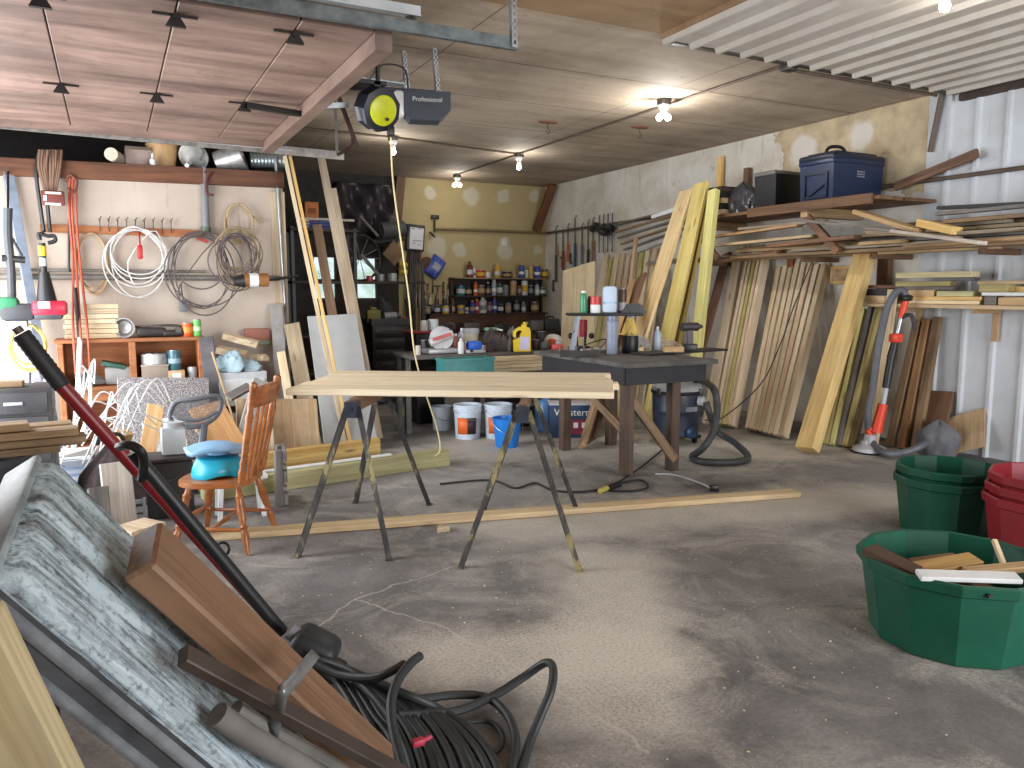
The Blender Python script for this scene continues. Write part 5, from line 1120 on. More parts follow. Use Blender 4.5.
# on the table top
def ontable(x, y): p = at(x, y, Z=ZT); return Vector((p.x, p.y, ZT + 0.001))
can('thermos', 'tall grey flask standing under the black step', ontable(612, 354), 0.052, 0.36, pm((142, 152, 172), 0.35), 'flask', lid=pm((120, 132, 156), 0.4), neck=(0.046, 0.06))
can('plastic_cup', 'black cup standing under the step beside the grey flask', ontable(630, 353), 0.08, 0.17, BLACK, 'cup', lid=pm((200, 176, 110), 0.8), n=22)
q = ontable(630, 353) + Vector((0, 0, 0.178)); cloth('yellow_sponge', 'yellow sponge cloth heaped in the black cup', q, 0.17, 0.15, 0.13, pm((226, 196, 110), 0.8), 9, 'cloth')
can('glue_bottle', 'white squeeze bottle standing right of the black cup', ontable(657, 352), 0.04, 0.25, pm((186, 200, 218), 0.4), 'bottle', lid=WHITE, neck=(0.013, 0.07))
cloth('rag', 'crumpled grey white rag lying beside the white squeeze bottle', ontable(647, 349) + Vector((0, 0.14, 0.001)), 0.3, 0.2, 0.11, pm((196, 196, 194), 0.8), 14)
cloth('rag', 'tan rag heap lying between the bottle and the drill', at(672, 349, Z=ZT + 0.024), 0.3, 0.16, 0.07, pm((206, 186, 160), 0.8), 15)
p = at(677, 352, Z=ZT + 0.024); tag(MB().rbox(p + Vector((-0.06, -0.02, 0.03)), (0.19, 0.08, 0.055), 0.008, Rm).build('sanding_block', TAN), 'small wooden sanding block in front of the tan rag', 'block')
q = at(690, 351, Z=ZT + 0.023); dl = thing('cordless_drill', 'dark cordless drill standing on its battery on the table', 'drill', q)
MB().rbox(q + Vector((0, 0, 0.035)), (0.13, 0.1, 0.07), 0.012, Rm).build('battery', BLACK, dl); MB().bar(q + Vector((0, 0, 0.07)), q + Vector((-0.01, 0, 0.2)), 0.045, 0.055, RT).build('grip', pm((80, 70, 74), 0.5), dl)
MB().cyl(q + Rm @ Vector((-0.09, -0.02, 0)) + Vector((0, 0, 0.235)), q + Rm @ Vector((0.07, 0.02, 0)) + Vector((0, 0, 0.235)), 0.042).build('motor_body', pm((60, 52, 56), 0.5), dl); MB().cyl(q + Rm @ Vector((0.07, 0.02, 0)) + Vector((0, 0, 0.235)), q + Rm @ Vector((0.12, 0.03, 0)) + Vector((0, 0, 0.235)), 0.03, 0.014).build('chuck', OLDSTEEL, dl)
q = ontable(589, 350) + Vector((0.06, 0.25, 0)); t = thing('router', 'red and black router hanging under the step on the table', 'router', q)
MB().cyl(q + Vector((0, 0, 0.12)), q + Vector((0, 0, 0.30)), 0.065).build('motor', pm((150, 40, 44), 0.4), t); MB().cyl(q + Vector((0, 0, 0.0)), q + Vector((0, 0, 0.02)), 0.1).cyl(q + Vector((0.05, 0, 0.02)), q + Vector((0.05, 0, 0.2)), 0.012).cyl(q + Vector((-0.05, 0, 0.02)), q + Vector((-0.05, 0, 0.2)), 0.012).build('base', BLACK, t)
for s in (-1, 1): MB().sphere(q + Rm @ Vector((s * 0.11, 0, 0)) + Vector((0, 0, 0.13)), 0.032, 10).build('knob', BLACK, t)
tag(MB().tube([ontable(575, 352) + Vector((0, 0, .008)), ontable(590, 346) + Vector((0, 0, .03)), ontable(606, 344) + Vector((0, 0, .05)), ontable(596, 352) + Vector((0, 0, .008)), ontable(578, 350) + Vector((0, 0, .008))], 0.007, 6, 6).build('tool_cable', BLACK), 'black tool cable looped on the table under the step', 'cable')
tag(board('paper_sheet', None, None, ontable(585, 352) + Vector((0, 0, 0.014)), ontable(603, 350) + Vector((0, 0, 0.014)), 0.12, 0.02, (0, 0, 1), pm((216, 204, 204), 0.8)), 'pale pinkish cardboard scrap on the left of the work table', 'cardboard')
t = thing('table_clamp', 'dark steel clamp rack along the left edge of the work table', 'clamp', ontable(560, 357)); MB().bar(ontable(553, 357) + Vector((0.05, -0.05, 0.03)), ontable(600, 357) + Vector((0, 0, 0.03)), 0.05, 0.06).build('bar', GRS, t)
for k in range(6): p = ontable(556 + 8 * k, 357) + Vector((0.03, -0.02, 0.07)); MB().cyl(p - Vector((0, 0, 0.015)), p + Vector((0, 0, 0.03)), 0.012).build('screw', OLDSTEEL, t)
tag(MB().tube([ontable(630, 356) + Vector((0, -0.3, 0.01)), at(637, 380, Y=5.36), at(640, 395, Y=5.34), at(652, 388, Y=5.36), at(668, 378, Y=5.42), at(690, 365, Y=5.7)], 0.008, 6, 6).build('vacuum_cable', BLACK), 'black cable draped over the front edge of the work table', 'cable') if False else None

# --- shop vacuum with its hose
vc = at(683, 447, Z=0) + Vector((0.10, 0.25, 0)); vc.z = 0
vac = thing('shop_vacuum', 'dark blue wet and dry vacuum with black hose under the work table', 'vacuum', vc)
VB = pm((52, 60, 78), 0.4, dirt=0.35, name='vacuum_drum')
MB().lathe([(0.205, 0.08), (0.235, 0.10), (0.245, 0.30), (0.25, 0.34), (0.256, 0.35), (0.25, 0.36), (0.255, 0.55), (0.25, 0.56)], vc, 30).build('drum', VB, vac)
MB().lathe([(0.258, 0.555), (0.265, 0.57), (0.26, 0.60), (0.22, 0.64), (0.15, 0.69), (0.13, 0.72), (0, 0.725)], vc, 30).build('lid', pm((170, 172, 172), 0.5, dirt=0.35), vac)
MB().lathe([(0.262, 0.53), (0.268, 0.54), (0.268, 0.565), (0.258, 0.57)], vc, 30, ring=True).build('rim', BLACK, vac)
for s in (-1, 1): MB().rbox(vc + RT * s * 0.262 * 0.8 - Vector((FW.x, FW.y, 0)).normalized() * 0.15 + Vector((0, 0, 0.55)), (0.05, 0.05, 0.09), 0.01, Rm).build('latch', BLACK, vac)
MB().tube([vc + RT * -0.07 + Vector((0, 0, 0.71)), vc + RT * -0.05 + Vector((0, 0, 0.77)), vc + RT * 0.05 + Vector((0, 0, 0.77)), vc + RT * 0.07 + Vector((0, 0, 0.71))], 0.018, 8, 4).build('handle', BLACK, vac)
for k in range(4):
    a = math.pi / 4 + k * math.pi / 2; p = vc + Vector((0.2 * math.cos(a), 0.2 * math.sin(a), 0))
    MB().rbox(p + Vector((0, 0, 0.075)), (0.1, 0.1, 0.04), 0.012).cyl(p + Vector((-0.015, 0, 0.031)), p + Vector((0.015, 0, 0.031)), 0.03).build('caster', BLACK, vac)
fr = -Vector((FW.x, FW.y, 0)).normalized()
for i in range(7): p = vc + Matrix.Rotation(math.radians(14 + 5 * i), 3, 'Z') @ (fr * 0.25) + Vector((0, 0, 0.385)); MB().rbox(p, (0.012, 0.016, 0.05), 0.003, Matrix.Rotation(math.radians(14 + 5 * i), 3, 'Z') @ Rm).build('stripe_mark', LTGREY, vac)
p = vc + Matrix.Rotation(math.radians(26), 3, 'Z') @ (fr * 0.245) + Vector((0, 0, 0.14)); MB().lathe([(0.06, 0), (0.06, 0.02), (0.045, 0.03), (0, 0.03)], p, 18, Matrix.Rotation(math.radians(26), 3, 'Z') @ fr).build('drain_cap', pm((30, 60, 96), 0.4), vac)
port = vc + RT * 0.19 + fr * 0.17 + Vector((0, 0, 0.47)); MB().lathe([(0.05, 0), (0.05, 0.06), (0.04, 0.07), (0, 0.07)], port, 18, RT + fr * 0.5).build('blower_port', LTGREY, vac)
hp = [vc + RT * 0.06 + fr * 0.1 + Vector((0, 0, 0.66)), vc + RT * 0.2 + fr * 0.16 + Vector((0, 0, 0.68)), at(713, 388, D=7.45), at(717, 405, D=7.35), at(714, 430, D=7.25), at(703, 448, D=7.2), at(692, 457, Z=0.036), at(705, 462, Z=0.036), at(735, 462, Z=0.036), at(748, 457, Z=0.036), at(735, 443, Z=0.10), at(718, 432, Z=0.17), at(710, 415, D=7.7), at(706, 402, D=7.7)]
MB().tube(hp, 0.033, 12, 8).build('hose', pm((64, 66, 68), 0.5, dirt=0.2, name='grey_hose'), vac)
t = thing('plug_adapter', 'black plug lying on the concrete at the end of a grey cord', 'plug', at(714, 488, Z=0)); p = at(714, 488, Z=0.028)
MB().rbox(p, (0.07, 0.05, 0.05), 0.01, Rm).build('body', BLACK, t); MB().tube([p + RT * -0.03, at(700, 483, Z=0.01), at(675, 475, Z=0.01), at(655, 474, Z=0.01)], 0.008, 6, 5).build('cord', LTGREY, t)
tag(MB().tube([at(x, y, Z=0.012) for x, y in ((440, 484), (490, 480), (515, 488), (535, 483), (552, 490), (575, 492), (597, 490), (618, 484), (640, 480), (648, 487), (632, 491), (605, 489), (622, 480), (640, 468), (655, 456))] + [at(662, 450, Z=0.012)], 0.009, 6, 6).build('extension_cord', RUBBER), 'black extension cord wandering over the floor under the board table', 'cord')
t = thing('cord_connector', 'black cord connector with yellow ends on the floor by the table leg', 'connector', at(608, 488, Z=0.02)); MB().cyl(at(600, 491, Z=0.025), at(607, 488, Z=0.025), 0.022).build('yellow_end', pm((190, 176, 90), 0.5), t); MB().cyl(at(607, 488, Z=0.025), at(620, 484, Z=0.025), 0.024).build('body', BLACK, t)

# --- buckets and boxes under the tables
def flat(x, y): p = at(x, y, Z=0); return Vector((p.x, p.y, 0.001))
def label_patch(parent, c, r, z0, z1, a0, a1, mat, name='label', r1=None):
    n = 10; r1 = r1 or r
    def fn(u, v): a = a0 + (a1 - a0) * u; rr = r + (r1 - r) * v + 0.0015; return Vector(c) + Vector((math.cos(a) * rr, math.sin(a) * rr, z0 + (z1 - z0) * v))
    return MB().grid(fn, n, 1).build(name, mat, parent, solid=0.001)
PAILW = pm((206, 218, 230), 0.4, dirt=0.12, name='white_pail')
face = math.atan2(-FW.y, -FW.x)
def pvc_pail(label, c, with_label=True):
    t = pail('pail', label, c, 0.135, 0.15, 0.37, PAILW, group='white pails under the benches')
    for z in (0.30, 0.325, 0.35): MB().lathe([(0.1475, z), (0.158, z + 0.004), (0.158, z + 0.009), (0.1485, z + 0.013)], c, 26, cap=False).build('rib', PAILW, t)
    if with_label:
        label_patch(t, c, 0.1375, 0.06, 0.24, face - 0.8, face + 0.05, pm((232, 110, 40), 0.5, dirt=0.1), 'orange_label', 0.1445); label_patch(t, c, 0.1375, 0.06, 0.24, face + 0.05, face + 0.75, pm((64, 44, 56), 0.5), 'dark_label', 0.1445)
        label_patch(t, c, 0.139, 0.14, 0.15, face + 0.2, face + 0.6, WHITE, 'white_mark', 0.1395)
    return t
pvc_pail('white pail with orange and dark label, left of the two labelled pails', flat(468, 440) + Vector((0.05, 0.12, 0)))
pvc_pail('white pail with orange label half hidden behind the blue bucket', flat(498, 440) + Vector((0.07, 0.14, 0)))
pail('pail', 'plain small white pail left of the labelled white pails', flat(444, 430) + Vector((0.0, 0.05, 0)), 0.11, 0.12, 0.27, PAILW)
pail('bucket', 'bright blue plastic bucket on the floor under the board table', flat(506, 447) + Vector((0.02, 0.02, 0)), 0.115, 0.15, 0.30, pm((30, 124, 214), 0.35, dirt=0.1, name='bright_blue'))
p = flat(545, 432) + Vector((0.06, 0.1, 0)); t = thing('water_jug', 'hazy blue water jug standing behind the sawhorse leg', 'jug', p); MB().lathe([(0.11, 0), (0.125, 0.02), (0.125, 0.26), (0.09, 0.34), (0.035, 0.37), (0.035, 0.40), (0, 0.4)], p, 22).build('body', pm((110, 156, 216), 0.25), t); MB().lathe([(0.04, 0.40), (0.04, 0.43), (0, 0.43)], p, 14).build('cap', WHITE, t)
p = flat(573, 438) + Vector((0.07, 0.16, 0)); t = thing('tool_carton', 'dark blue carton with white script and a red panel on the floor', 'box', p)
MB().rbox(p + Vector((0, 0, 0.18)), (0.50, 0.34, 0.36), 0.006, Rm).build('body', pm((40, 64, 96), 0.6), t)
fc = p + Rm @ Vector((0, -0.172, 0)); MB().box(fc + Vector((0, 0, 0.12)) + RT * 0.04, (0.34, 0.003, 0.16), Rm).build('red_panel', pm((140, 42, 60), 0.5), t)
for dx in (-0.06, 0.04, 0.13): MB().box(fc + RT * dx + Vector((0, 0, 0.14)) - Rm @ Vector((0, 0.003, 0)), (0.05, 0.003, 0.06), Rm).build('white_mark', WHITE, t)
txt('lettering', 'Western', 0.11, fc + Vector((0, 0, 0.28)) - Rm @ Vector((0, 0.003, 0)), Rm @ Matrix.Rotation(math.pi / 2, 3, 'X'), WHITE, t)
MB().rbox(p + Vector((0, 0, 0.366)), (0.51, 0.35, 0.012), 0.004, Rm).build('lid', pm((210, 210, 214), 0.6), t)
p = flat(520, 430) + Vector((0.1, 0.35, 0)); crate('milk_crate', 'black crate on the floor behind the blue bucket', p, (0.4, 0.34, 0.30), pm((44, 44, 48), 0.5), 'crate')

# --- second bench (middle) with lower shelf
Z2, Y2 = 0.90, 7.95; xa, xb = 2.86, 4.66
b2 = thing('tool_bench', 'grey topped tool bench standing in the middle behind the boards', 'bench', (3.76, 8.25, 0))
MB().rbox((3.76, 8.3, Z2 - 0.02), (xb - xa, 0.7, 0.04), 0.006).build('top', DUSTT, b2); MB().rbox((3.76, 8.12, 0.685), (xb - xa - 0.06, 1.04, 0.03), 0.004).build('lower_shelf', DARKWOOD, b2)
for x in (xa + 0.06, 3.92, xb - 0.06):
    for y in (8.28, 8.6): MB().bar((x, y, 0.001), (x, y, Z2 - 0.04), 0.06, 0.06, (0, 1, 0)).build('leg', OLDSTEEL if x < 3.4 else DARKWOOD, b2)
tcx = at(484, 365, Y=8.02).x
crate('parts_crate', 'teal plastic crate on the lower shelf just above the board table', Vector((3.40, 7.76, 0.702)), (0.58, 0.24, 0.18), pm((70, 138, 138), 0.35, dirt=0.2), 'crate')
random.seed(9)
for k in range(4):
    for q_ in range(2): board('stacked_board', 'cream board on the lower bench shelf, %s, %s' % (['bottom layer', 'second layer', 'third layer', 'top layer'][k], 'front' if q_ == 0 else 'rear'), 'board', (3.72, 7.80 + 0.15 * q_, 0.722 + 0.041 * k), (4.56 - 0.03 * random.random(), 7.80 + 0.15 * q_, 0.722 + 0.041 * k), 0.14, 0.038, (0, 0, 1), PINE, 'cream boards on the lower bench shelf')
def onb2(x, y=None, Y=8.15): p = at(x, 350, Y=Y); return Vector((p.x, Y, Z2 + 0.001))
t = thing('mitre_saw', 'white and red power saw on the left of the tool bench', 'power saw', onb2(440)); q = onb2(440, Y=8.2)
MB().rbox(q + Vector((0, 0, 0.03)), (0.36, 0.24, 0.05), 0.012).build('base', pm((176, 176, 178), 0.4, 0.3), t); MB().lathe([(0.13, -0.025), (0.14, 0), (0.13, 0.025), (0, 0.03)], q + Vector((0.02, 0, 0.17)), 22, (0.15, 1, 0.05)).build('blade_guard', pm((196, 196, 200), 0.4, dirt=0.35), t)
MB().cyl(q + Vector((-0.12, 0.0, 0.12)), q + Vector((0.14, -0.04, 0.22)), 0.045).build('motor', pm((214, 210, 208), 0.4), t); MB().bar(q + Vector((-0.10, -0.06, 0.16)), q + Vector((0.10, -0.09, 0.22)), 0.03, 0.035).build('red_stripe', pm((190, 60, 48), 0.4), t); MB().tube([q + Vector((0.12, 0, 0.22)), q + Vector((0.18, 0, 0.3)), q + Vector((0.1, 0, 0.33)), q + Vector((0.02, 0, 0.27))], 0.02, 8, 4).build('handle', BLACK, t)
can('glue_bottle', 'small white bottle between the saw and the blue case', onb2(461, Y=8.05), 0.035, 0.17, WHITE, 'bottle', lid=WHITE, neck=(0.014, 0.04))
t = thing('tool_case', 'blue and white hand sander lying above the teal crate', 'sander', onb2(474)); q = onb2(474, Y=8.08); MB().rbox(q + Vector((0, 0, 0.085)), (0.17, 0.12, 0.10), 0.03).build('body', pm((40, 100, 206), 0.4), t); MB().rbox(q + Vector((0, 0, 0.02)), (0.24, 0.13, 0.038), 0.012).build('base', LTGREY, t); MB().cyl(q + Vector((-0.06, -0.07, 0.03)), q + Vector((-0.06, -0.075, 0.03)), 0.02).build('knob', BLACK, t)
t = thing('plastic_tub', 'white lidded tub standing behind the blue sander', 'tub', onb2(471, Y=8.45)); q = onb2(471, Y=8.45); MB().lathe([(0.08, 0), (0.09, 0.2)], q, 18).build('body', pm((214, 206, 180), 0.5), t); MB().lathe([(0.098, 0.2), (0.098, 0.25), (0.085, 0.26), (0, 0.26)], q, 18).build('lid', LTGREY, t)
cloth('canvas_sheet', 'dark brown crumpled cover heaped on the tool bench', onb2(491, Y=8.3), 0.36, 0.30, 0.24, pm((84, 74, 74), 0.85, dirt=0.3), 31, 'cover'); cloth('canvas_sheet', 'grey crumpled cover lying left of the yellow jug', onb2(511.5, Y=8.2), 0.20, 0.26, 0.18, pm((104, 102, 104), 0.85, dirt=0.3), 33, 'cover')
t = thing('work_glove', 'green and white glove lying on top of the brown cover', 'glove', onb2(492, Y=8.3)); q = onb2(491, Y=8.34) + Vector((0, 0, 0.25)); MB().rbox(q, (0.15, 0.1, 0.04), 0.015).build('palm', pm((130, 176, 148), 0.7), t)
for k in range(4): MB().cyl(q + Vector((0.06, -0.04 + 0.027 * k, 0)), q + Vector((0.13 + 0.012 * (k % 2), -0.05 + 0.032 * k, -0.015)), 0.014, 0.011, 8).build('finger', WHITE, t)
# yellow jug with an open handle
q = onb2(523, Y=8.05); t = thing('yellow_jug', 'bright yellow oil jug with white label on the tool bench', 'jug', q); YJ = pm((238, 206, 50), 0.35, dirt=0.08, name='bright_yellow')
poly = [(-0.095, 0.0), (0.095, 0.0), (0.1, 0.02), (0.1, 0.235), (0.085, 0.275), (0.05, 0.285), (0.05, 0.31), (0.0, 0.31), (0.0, 0.285), (-0.03, 0.285), (-0.10, 0.235), (-0.1, 0.17), (-0.072, 0.16), (-0.072, 0.222), (-0.035, 0.248), (0.0, 0.24), (-0.03, 0.16), (-0.1, 0.13), (-0.1, 0.02)]
RX = Matrix.Rotation(math.radians(-20), 3, 'Z') @ Matrix.Rotation(math.pi / 2, 3, 'X')
MB().prism(poly, 0.1, RX, q + Vector((0, 0.05, 0))).build('body', YJ, t, smooth=25)
MB().cyl(q + RX @ Vector((0.025, 0.31, -0.0)) + Vector((0, -0.0, 0.0)), q + RX @ Vector((0.025, 0.34, 0.0)), 0.03).build('cap', pm((210, 180, 30), 0.4), t)
MB().box(q + Vector((0, 0.05, 0)) + RX @ Vector((0.028, 0.095, 0.101)), (0.105, 0.15, 0.002), RX).build('label', pm((206, 206, 236), 0.5, dirt=0.1), t)
t = thing('dust_mask', 'white respirator with orange filters lying on the right of the bench', 'respirator', onb2(553, Y=8.3)); q = onb2(553, Y=8.3)
MB().sphere(q + Vector((0, 0, 0.09)), 0.11, 16, (1.1, 0.9, 0.8)).build('shell', pm((206, 206, 204), 0.5, dirt=0.25), t); MB().cyl(q + Vector((-0.06, -0.1, 0.07)), q + Vector((-0.05, -0.03, 0.09)), 0.05).build('filter', pm((224, 100, 66), 0.5), t)
q = onb2(545, Y=8.05); tag(MB().sphere(q + Vector((0, 0, 0.055)), 0.06, 14, (1.1, 0.9, 0.9)).build('wire_ball', pm((96, 104, 98), 0.6, dirt=0.5)), 'grey green ball of tangled wire before the respirator', 'wire ball')
q = onb2(557, Y=8.02); t = thing('pink_sander', 'pink red pad tool at the right end of the tool bench', 'tool', q); MB().rbox(q + Vector((0, 0, 0.035)), (0.15, 0.11, 0.066), 0.025).build('pad', pm((226, 92, 92), 0.5), t); MB().rbox(q + Vector((0.02, 0, 0.09)), (0.06, 0.06, 0.05), 0.015).build('neck', LTGREY, t)
for x, lab in ((546, 'left of two pale hooks hanging under the right end of the bench'), (554, 'right of two pale hooks hanging under the right end of the bench')):
    q = at(x, 352, Y=7.93); tag(MB().tube([Vector((q.x, 7.945, Z2 - 0.02)), Vector((q.x, 7.935, Z2 - 0.06)), Vector((q.x, 7.93, 0.74))], 0.008, 6, 3).build('hanging_hook', LTGREY), lab, 'hook')
# red topped chest at the left end with tub and jar
q = at(427, 335, Y=8.9); zc_ = at(427, 333, Y=8.9).z; t = thing('parts_chest', 'black chest with a dark red lid behind the power saw', 'chest', (q.x, 9.0, 0))
MB().rbox((q.x, 9.0, zc_ / 2), (0.36, 0.42, zc_), 0.01).build('body', BLACK, t); MB().rbox((q.x, 9.0, zc_ + 0.012), (0.40, 0.46, 0.024), 0.008).build('lid', pm((150, 36, 50), 0.5), t)
can('plastic_tub', 'white tub with blue print standing on the dark red lid', Vector((at(433, 320, Y=9.0).x, 9.0, zc_ + 0.026)), 0.065, 0.13, pm((206, 222, 222), 0.4), 'tub', lid=WHITE); can('glass_jar', 'pale jar with a brush beside the white tub', Vector((at(424, 320, Y=8.95).x, 8.95, zc_ + 0.026)), 0.05, 0.12, pm((190, 184, 176), 0.3), 'jar')

# --- bench along the yellowed wall and its shelves of cans
bx0, bx1 = 5.0, 7.35
bb = thing('long_bench', 'long brown wooden bench with shelves along the yellowed wall', 'bench', ((bx0 + bx1) / 2, 12.8, 0))
mxx = (bx0 + bx1) / 2; wx = bx1 - bx0
MB().rbox((mxx, 12.72, 0.86), (wx, 0.9, 0.05), 0.006).build('top', DARKWOOD, bb)
board('back_board', None, None, (bx0, 12.98, 1.03), (bx1, 12.98, 1.03), 0.03, 0.29, (0, 0, 1), wood((104, 68, 46), (70, 44, 32), grime=0.3), parent=bb)
for z in (1.20, 1.52, 1.84):
    x0s = bx0 if z < 1.3 else 5.46
    MB().rbox(((x0s + bx1) / 2, 13.04, z - 0.012), (bx1 - x0s, 0.3, 0.024), 0.004).build('shelf', wood((150, 130, 100), (112, 94, 70), grime=0.4) if z > 1.6 else DARKWOOD, bb)
MB().box((6.41, 13.165, 1.36), (1.90, 0.02, 0.92)).box((5.24, 13.165, 1.1), (0.44, 0.02, 0.4)).build('rear_shade_panel', pm((58, 50, 44), 0.8, dirt=0.5, name='shelf_shade'), bb, smooth=0)  # added dark sheet: the shade behind the shelf rows put into its colour
for x in (5.47, 6.4, 7.33): MB().bar((x, 13.1, 0.9), (x, 13.1, 1.84), 0.04, 0.06, (0, 1, 0)).build('upright', DARKWOOD, bb)
for x in (bx0 + 0.08, mxx, bx1 - 0.08): MB().bar((x, 12.35, 0.001), (x, 12.35, 0.835), 0.09, 0.09, (0, 1, 0)).build('leg', DARKWOOD, bb)
random.seed(41)
PAL = {'white': (206, 206, 206), 'red': (176, 46, 44), 'blue': (44, 74, 160), 'orange': (206, 96, 48), 'yellow': (206, 168, 40), 'black': (36, 36, 40), 'grey': (130, 130, 134), 'green': (62, 100, 66), 'brown': (104, 74, 54), 'silver': (170, 174, 180), 'teal': (40, 104, 120), 'maroon': (104, 40, 44), 'tan': (176, 148, 106), 'purple': (74, 56, 96)}
def shelf_row(z, row, specs, y=12.99):
    cnt = {}
    for s_ in specs: cnt[(s_[1], s_[2])] = cnt.get((s_[1], s_[2]), 0) + 1
    seen = {}
    for i, (px, col, kind, r, h) in enumerate(specs):
        p = at(px, 290, Y=y); c = Vector((p.x, y + random.uniform(-0.02, 0.04), z + 0.001)); k = (col, kind); r *= 1.15; h = min(h * 1.2, 0.285); seen[k] = seen.get(k, 0) + 1
        lab = '%s %s standing %s on the %s shelf of the back bench' % (col, {'bottle': 'bottle', 'can': 'can', 'spray': 'spray can', 'jar': 'lidded jar', 'tube': 'cartridge tube'}[kind], nth(i, len(specs)) if i < 16 else 'far along', row)
        m = pm(PAL[col], 0.4, dirt=0.25); lidc = pm(PAL[random.choice(['white', 'black', 'red', 'white', 'grey', 'yellow'])], 0.4)
        if kind in ('bottle', 'tube'): can('bottle' if kind == 'bottle' else 'cartridge_tube', lab, c, r, h, m, kind if kind == 'bottle' else 'tube', 'containers on the %s shelf' % row, lid=lidc, neck=(r * 0.4, h * 0.2), n=12, band=(0.2, 0.5, pm(PAL[random.choice(['white', 'tan', 'grey'])], 0.6)))
        elif kind == 'spray': can('spray_can', lab, c, r, h, m, 'can', 'containers on the %s shelf' % row, lid=lidc, neck=(r * 0.7, h * 0.2), n=12, band=(0.25, 0.45, WHITE))
        else: can(kind if kind == 'jar' else 'tin_can', lab, c, r, h, m, kind, 'containers on the %s shelf' % row, lid=STEEL if kind == 'can' else lidc, n=14, band=(0.25, 0.7, pm(PAL[random.choice(['white', 'tan', 'yellow', 'grey'])], 0.6)))
shelf_row(1.84, 'top', [(470, 'maroon', 'bottle', .05, .24), (475, 'white', 'tube', .03, .15), (481, 'red', 'can', .08, .11), (488, 'white', 'jar', .045, .08), (498, 'yellow', 'bottle', .05, .2), (507, 'black', 'can', .075, .09), (515, 'tan', 'jar', .04, .07), (521.5, 'blue', 'spray', .045, .22), (527, 'white', 'jar', .03, .12), (531.5, 'yellow', 'bottle', .042, .17), (538, 'blue', 'spray', .055, .21), (544.5, 'brown', 'can', .05, .14)])
shelf_row(1.52, 'middle', [(461, 'teal', 'can', .07, .14), (468, 'black', 'jar', .05, .12), (475, 'orange', 'spray', .035, .2), (481, 'brown', 'jar', .06, .15), (488, 'black', 'bottle', .045, .2), (494, 'silver', 'spray', .04, .24), (500, 'green', 'can', .05, .17), (506, 'grey', 'jar', .05, .15), (513, 'tan', 'can', .055, .22), (519, 'maroon', 'jar', .04, .14), (524.5, 'white', 'can', .055, .22), (531, 'black', 'jar', .045, .15), (537, 'silver', 'bottle', .04, .19), (543, 'green', 'can', .05, .12)])
shelf_row(1.20, 'lowest', [(428, 'grey', 'jar', .05, .1), (437, 'black', 'jar', .06, .12), (445.5, 'yellow', 'can', .058, .115), (453, 'purple', 'jar', .045, .14), (460.5, 'yellow', 'can', .06, .12), (467, 'white', 'jar', .035, .08), (472, 'blue', 'bottle', .045, .19), (477, 'red', 'spray', .035, .21), (482.5, 'white', 'bottle', .065, .27), (489.5, 'maroon', 'can', .05, .16), (495, 'blue', 'spray', .04, .26), (501, 'black', 'jar', .05, .13), (508, 'grey', 'jar', .05, .15), (516, 'black', 'can', .05, .18), (524, 'grey', 'bottle', .04, .16), (535, 'brown', 'can', .07, .16)])
# hand tools hanging left of the shelves
random.seed(52); names = ['pliers', 'hammer', 'screwdriver', 'wrench', 'file']
tools = [(413, 290, 'file'), (418, 292, 'screwdriver'), (423, 288, 'pliers'), (428, 290, 'wrench'), (433, 286, 'screwdriver'), (438, 291, 'hammer'), (443, 288, 'pliers'), (448, 290, 'file'), (453, 288, 'wrench'), (558, 250, 'file'), (562, 262, 'hammer'), (570, 258, 'pliers'), (553, 285, 'pliers'), (557, 268, 'screwdriver')]
for i, (x, y, kind) in enumerate(tools):
    col = [(150, 60, 50), (200, 190, 170), (90, 84, 76), (170, 140, 60), (60, 60, 66), (140, 110, 80)][i % 6]
    if x > 500: p = at(x, y, X=XR - 0.03); ou = Vector((-1, 0, 0)); sd = Vector((0, -1, 0))
    else: p = at(x, y, Y=YB - 0.03); ou = Vector((0, -1, 0)); sd = Vector((1, 0, 0))
    z_ = Vector((0, 0, 1)); L = random.uniform(0.18, 0.28); hm, mm = pm(col, 0.5), OLDSTEEL
    side = 'far right wall' if x > 500 else 'back wall'
    t = thing(kind, '%s with %s handle hanging on the %s, number %s' % (kind, ['red', 'cream', 'grey brown', 'mustard', 'dark', 'tan'][i % 6], side, i) if False else '%s with %s handle hanging %s on the %s' % (kind, ['a red', 'a cream', 'a grey brown', 'a mustard', 'a dark', 'a tan'][i % 6], NTH[i] if x < 500 else ['low', 'high', 'highest', 'farthest', 'lowest'][i - 9], side), kind, p, 0, 'hand tools hanging on the walls')
    MB().cyl(p - z_ * L * 0.5, p, 0.016, 0.014, 8).build('handle', hm, t)
    mb = MB()
    if kind == 'hammer': mb.cyl(p, p + z_ * L * 0.4, 0.01, None, 8).bar(p + z_ * L * 0.4 - sd * 0.06, p + z_ * L * 0.4 + sd * 0.06, 0.03, 0.03)
    elif kind == 'pliers': mb.bar(p - z_ * 0.01, p + z_ * L * 0.4 + sd * 0.02, 0.02, 0.02, ou).bar(p - z_ * 0.01 + sd * 0.02, p + z_ * L * 0.4 - sd * 0.0, 0.02, 0.02, ou).cyl(p - z_ * L * 0.5 + sd * 0.05, p, 0.012, None, 8)
    elif kind == 'wrench': mb.bar(p, p + z_ * L * 0.35, 0.02, 0.015, ou).lathe([(0.03, -0.008), (0.03, 0.008)], p + z_ * L * 0.4, 10, ou)
    else: mb.cyl(p, p + z_ * L * 0.55, 0.007, None, 8)
    mb.build('head', mm, t)
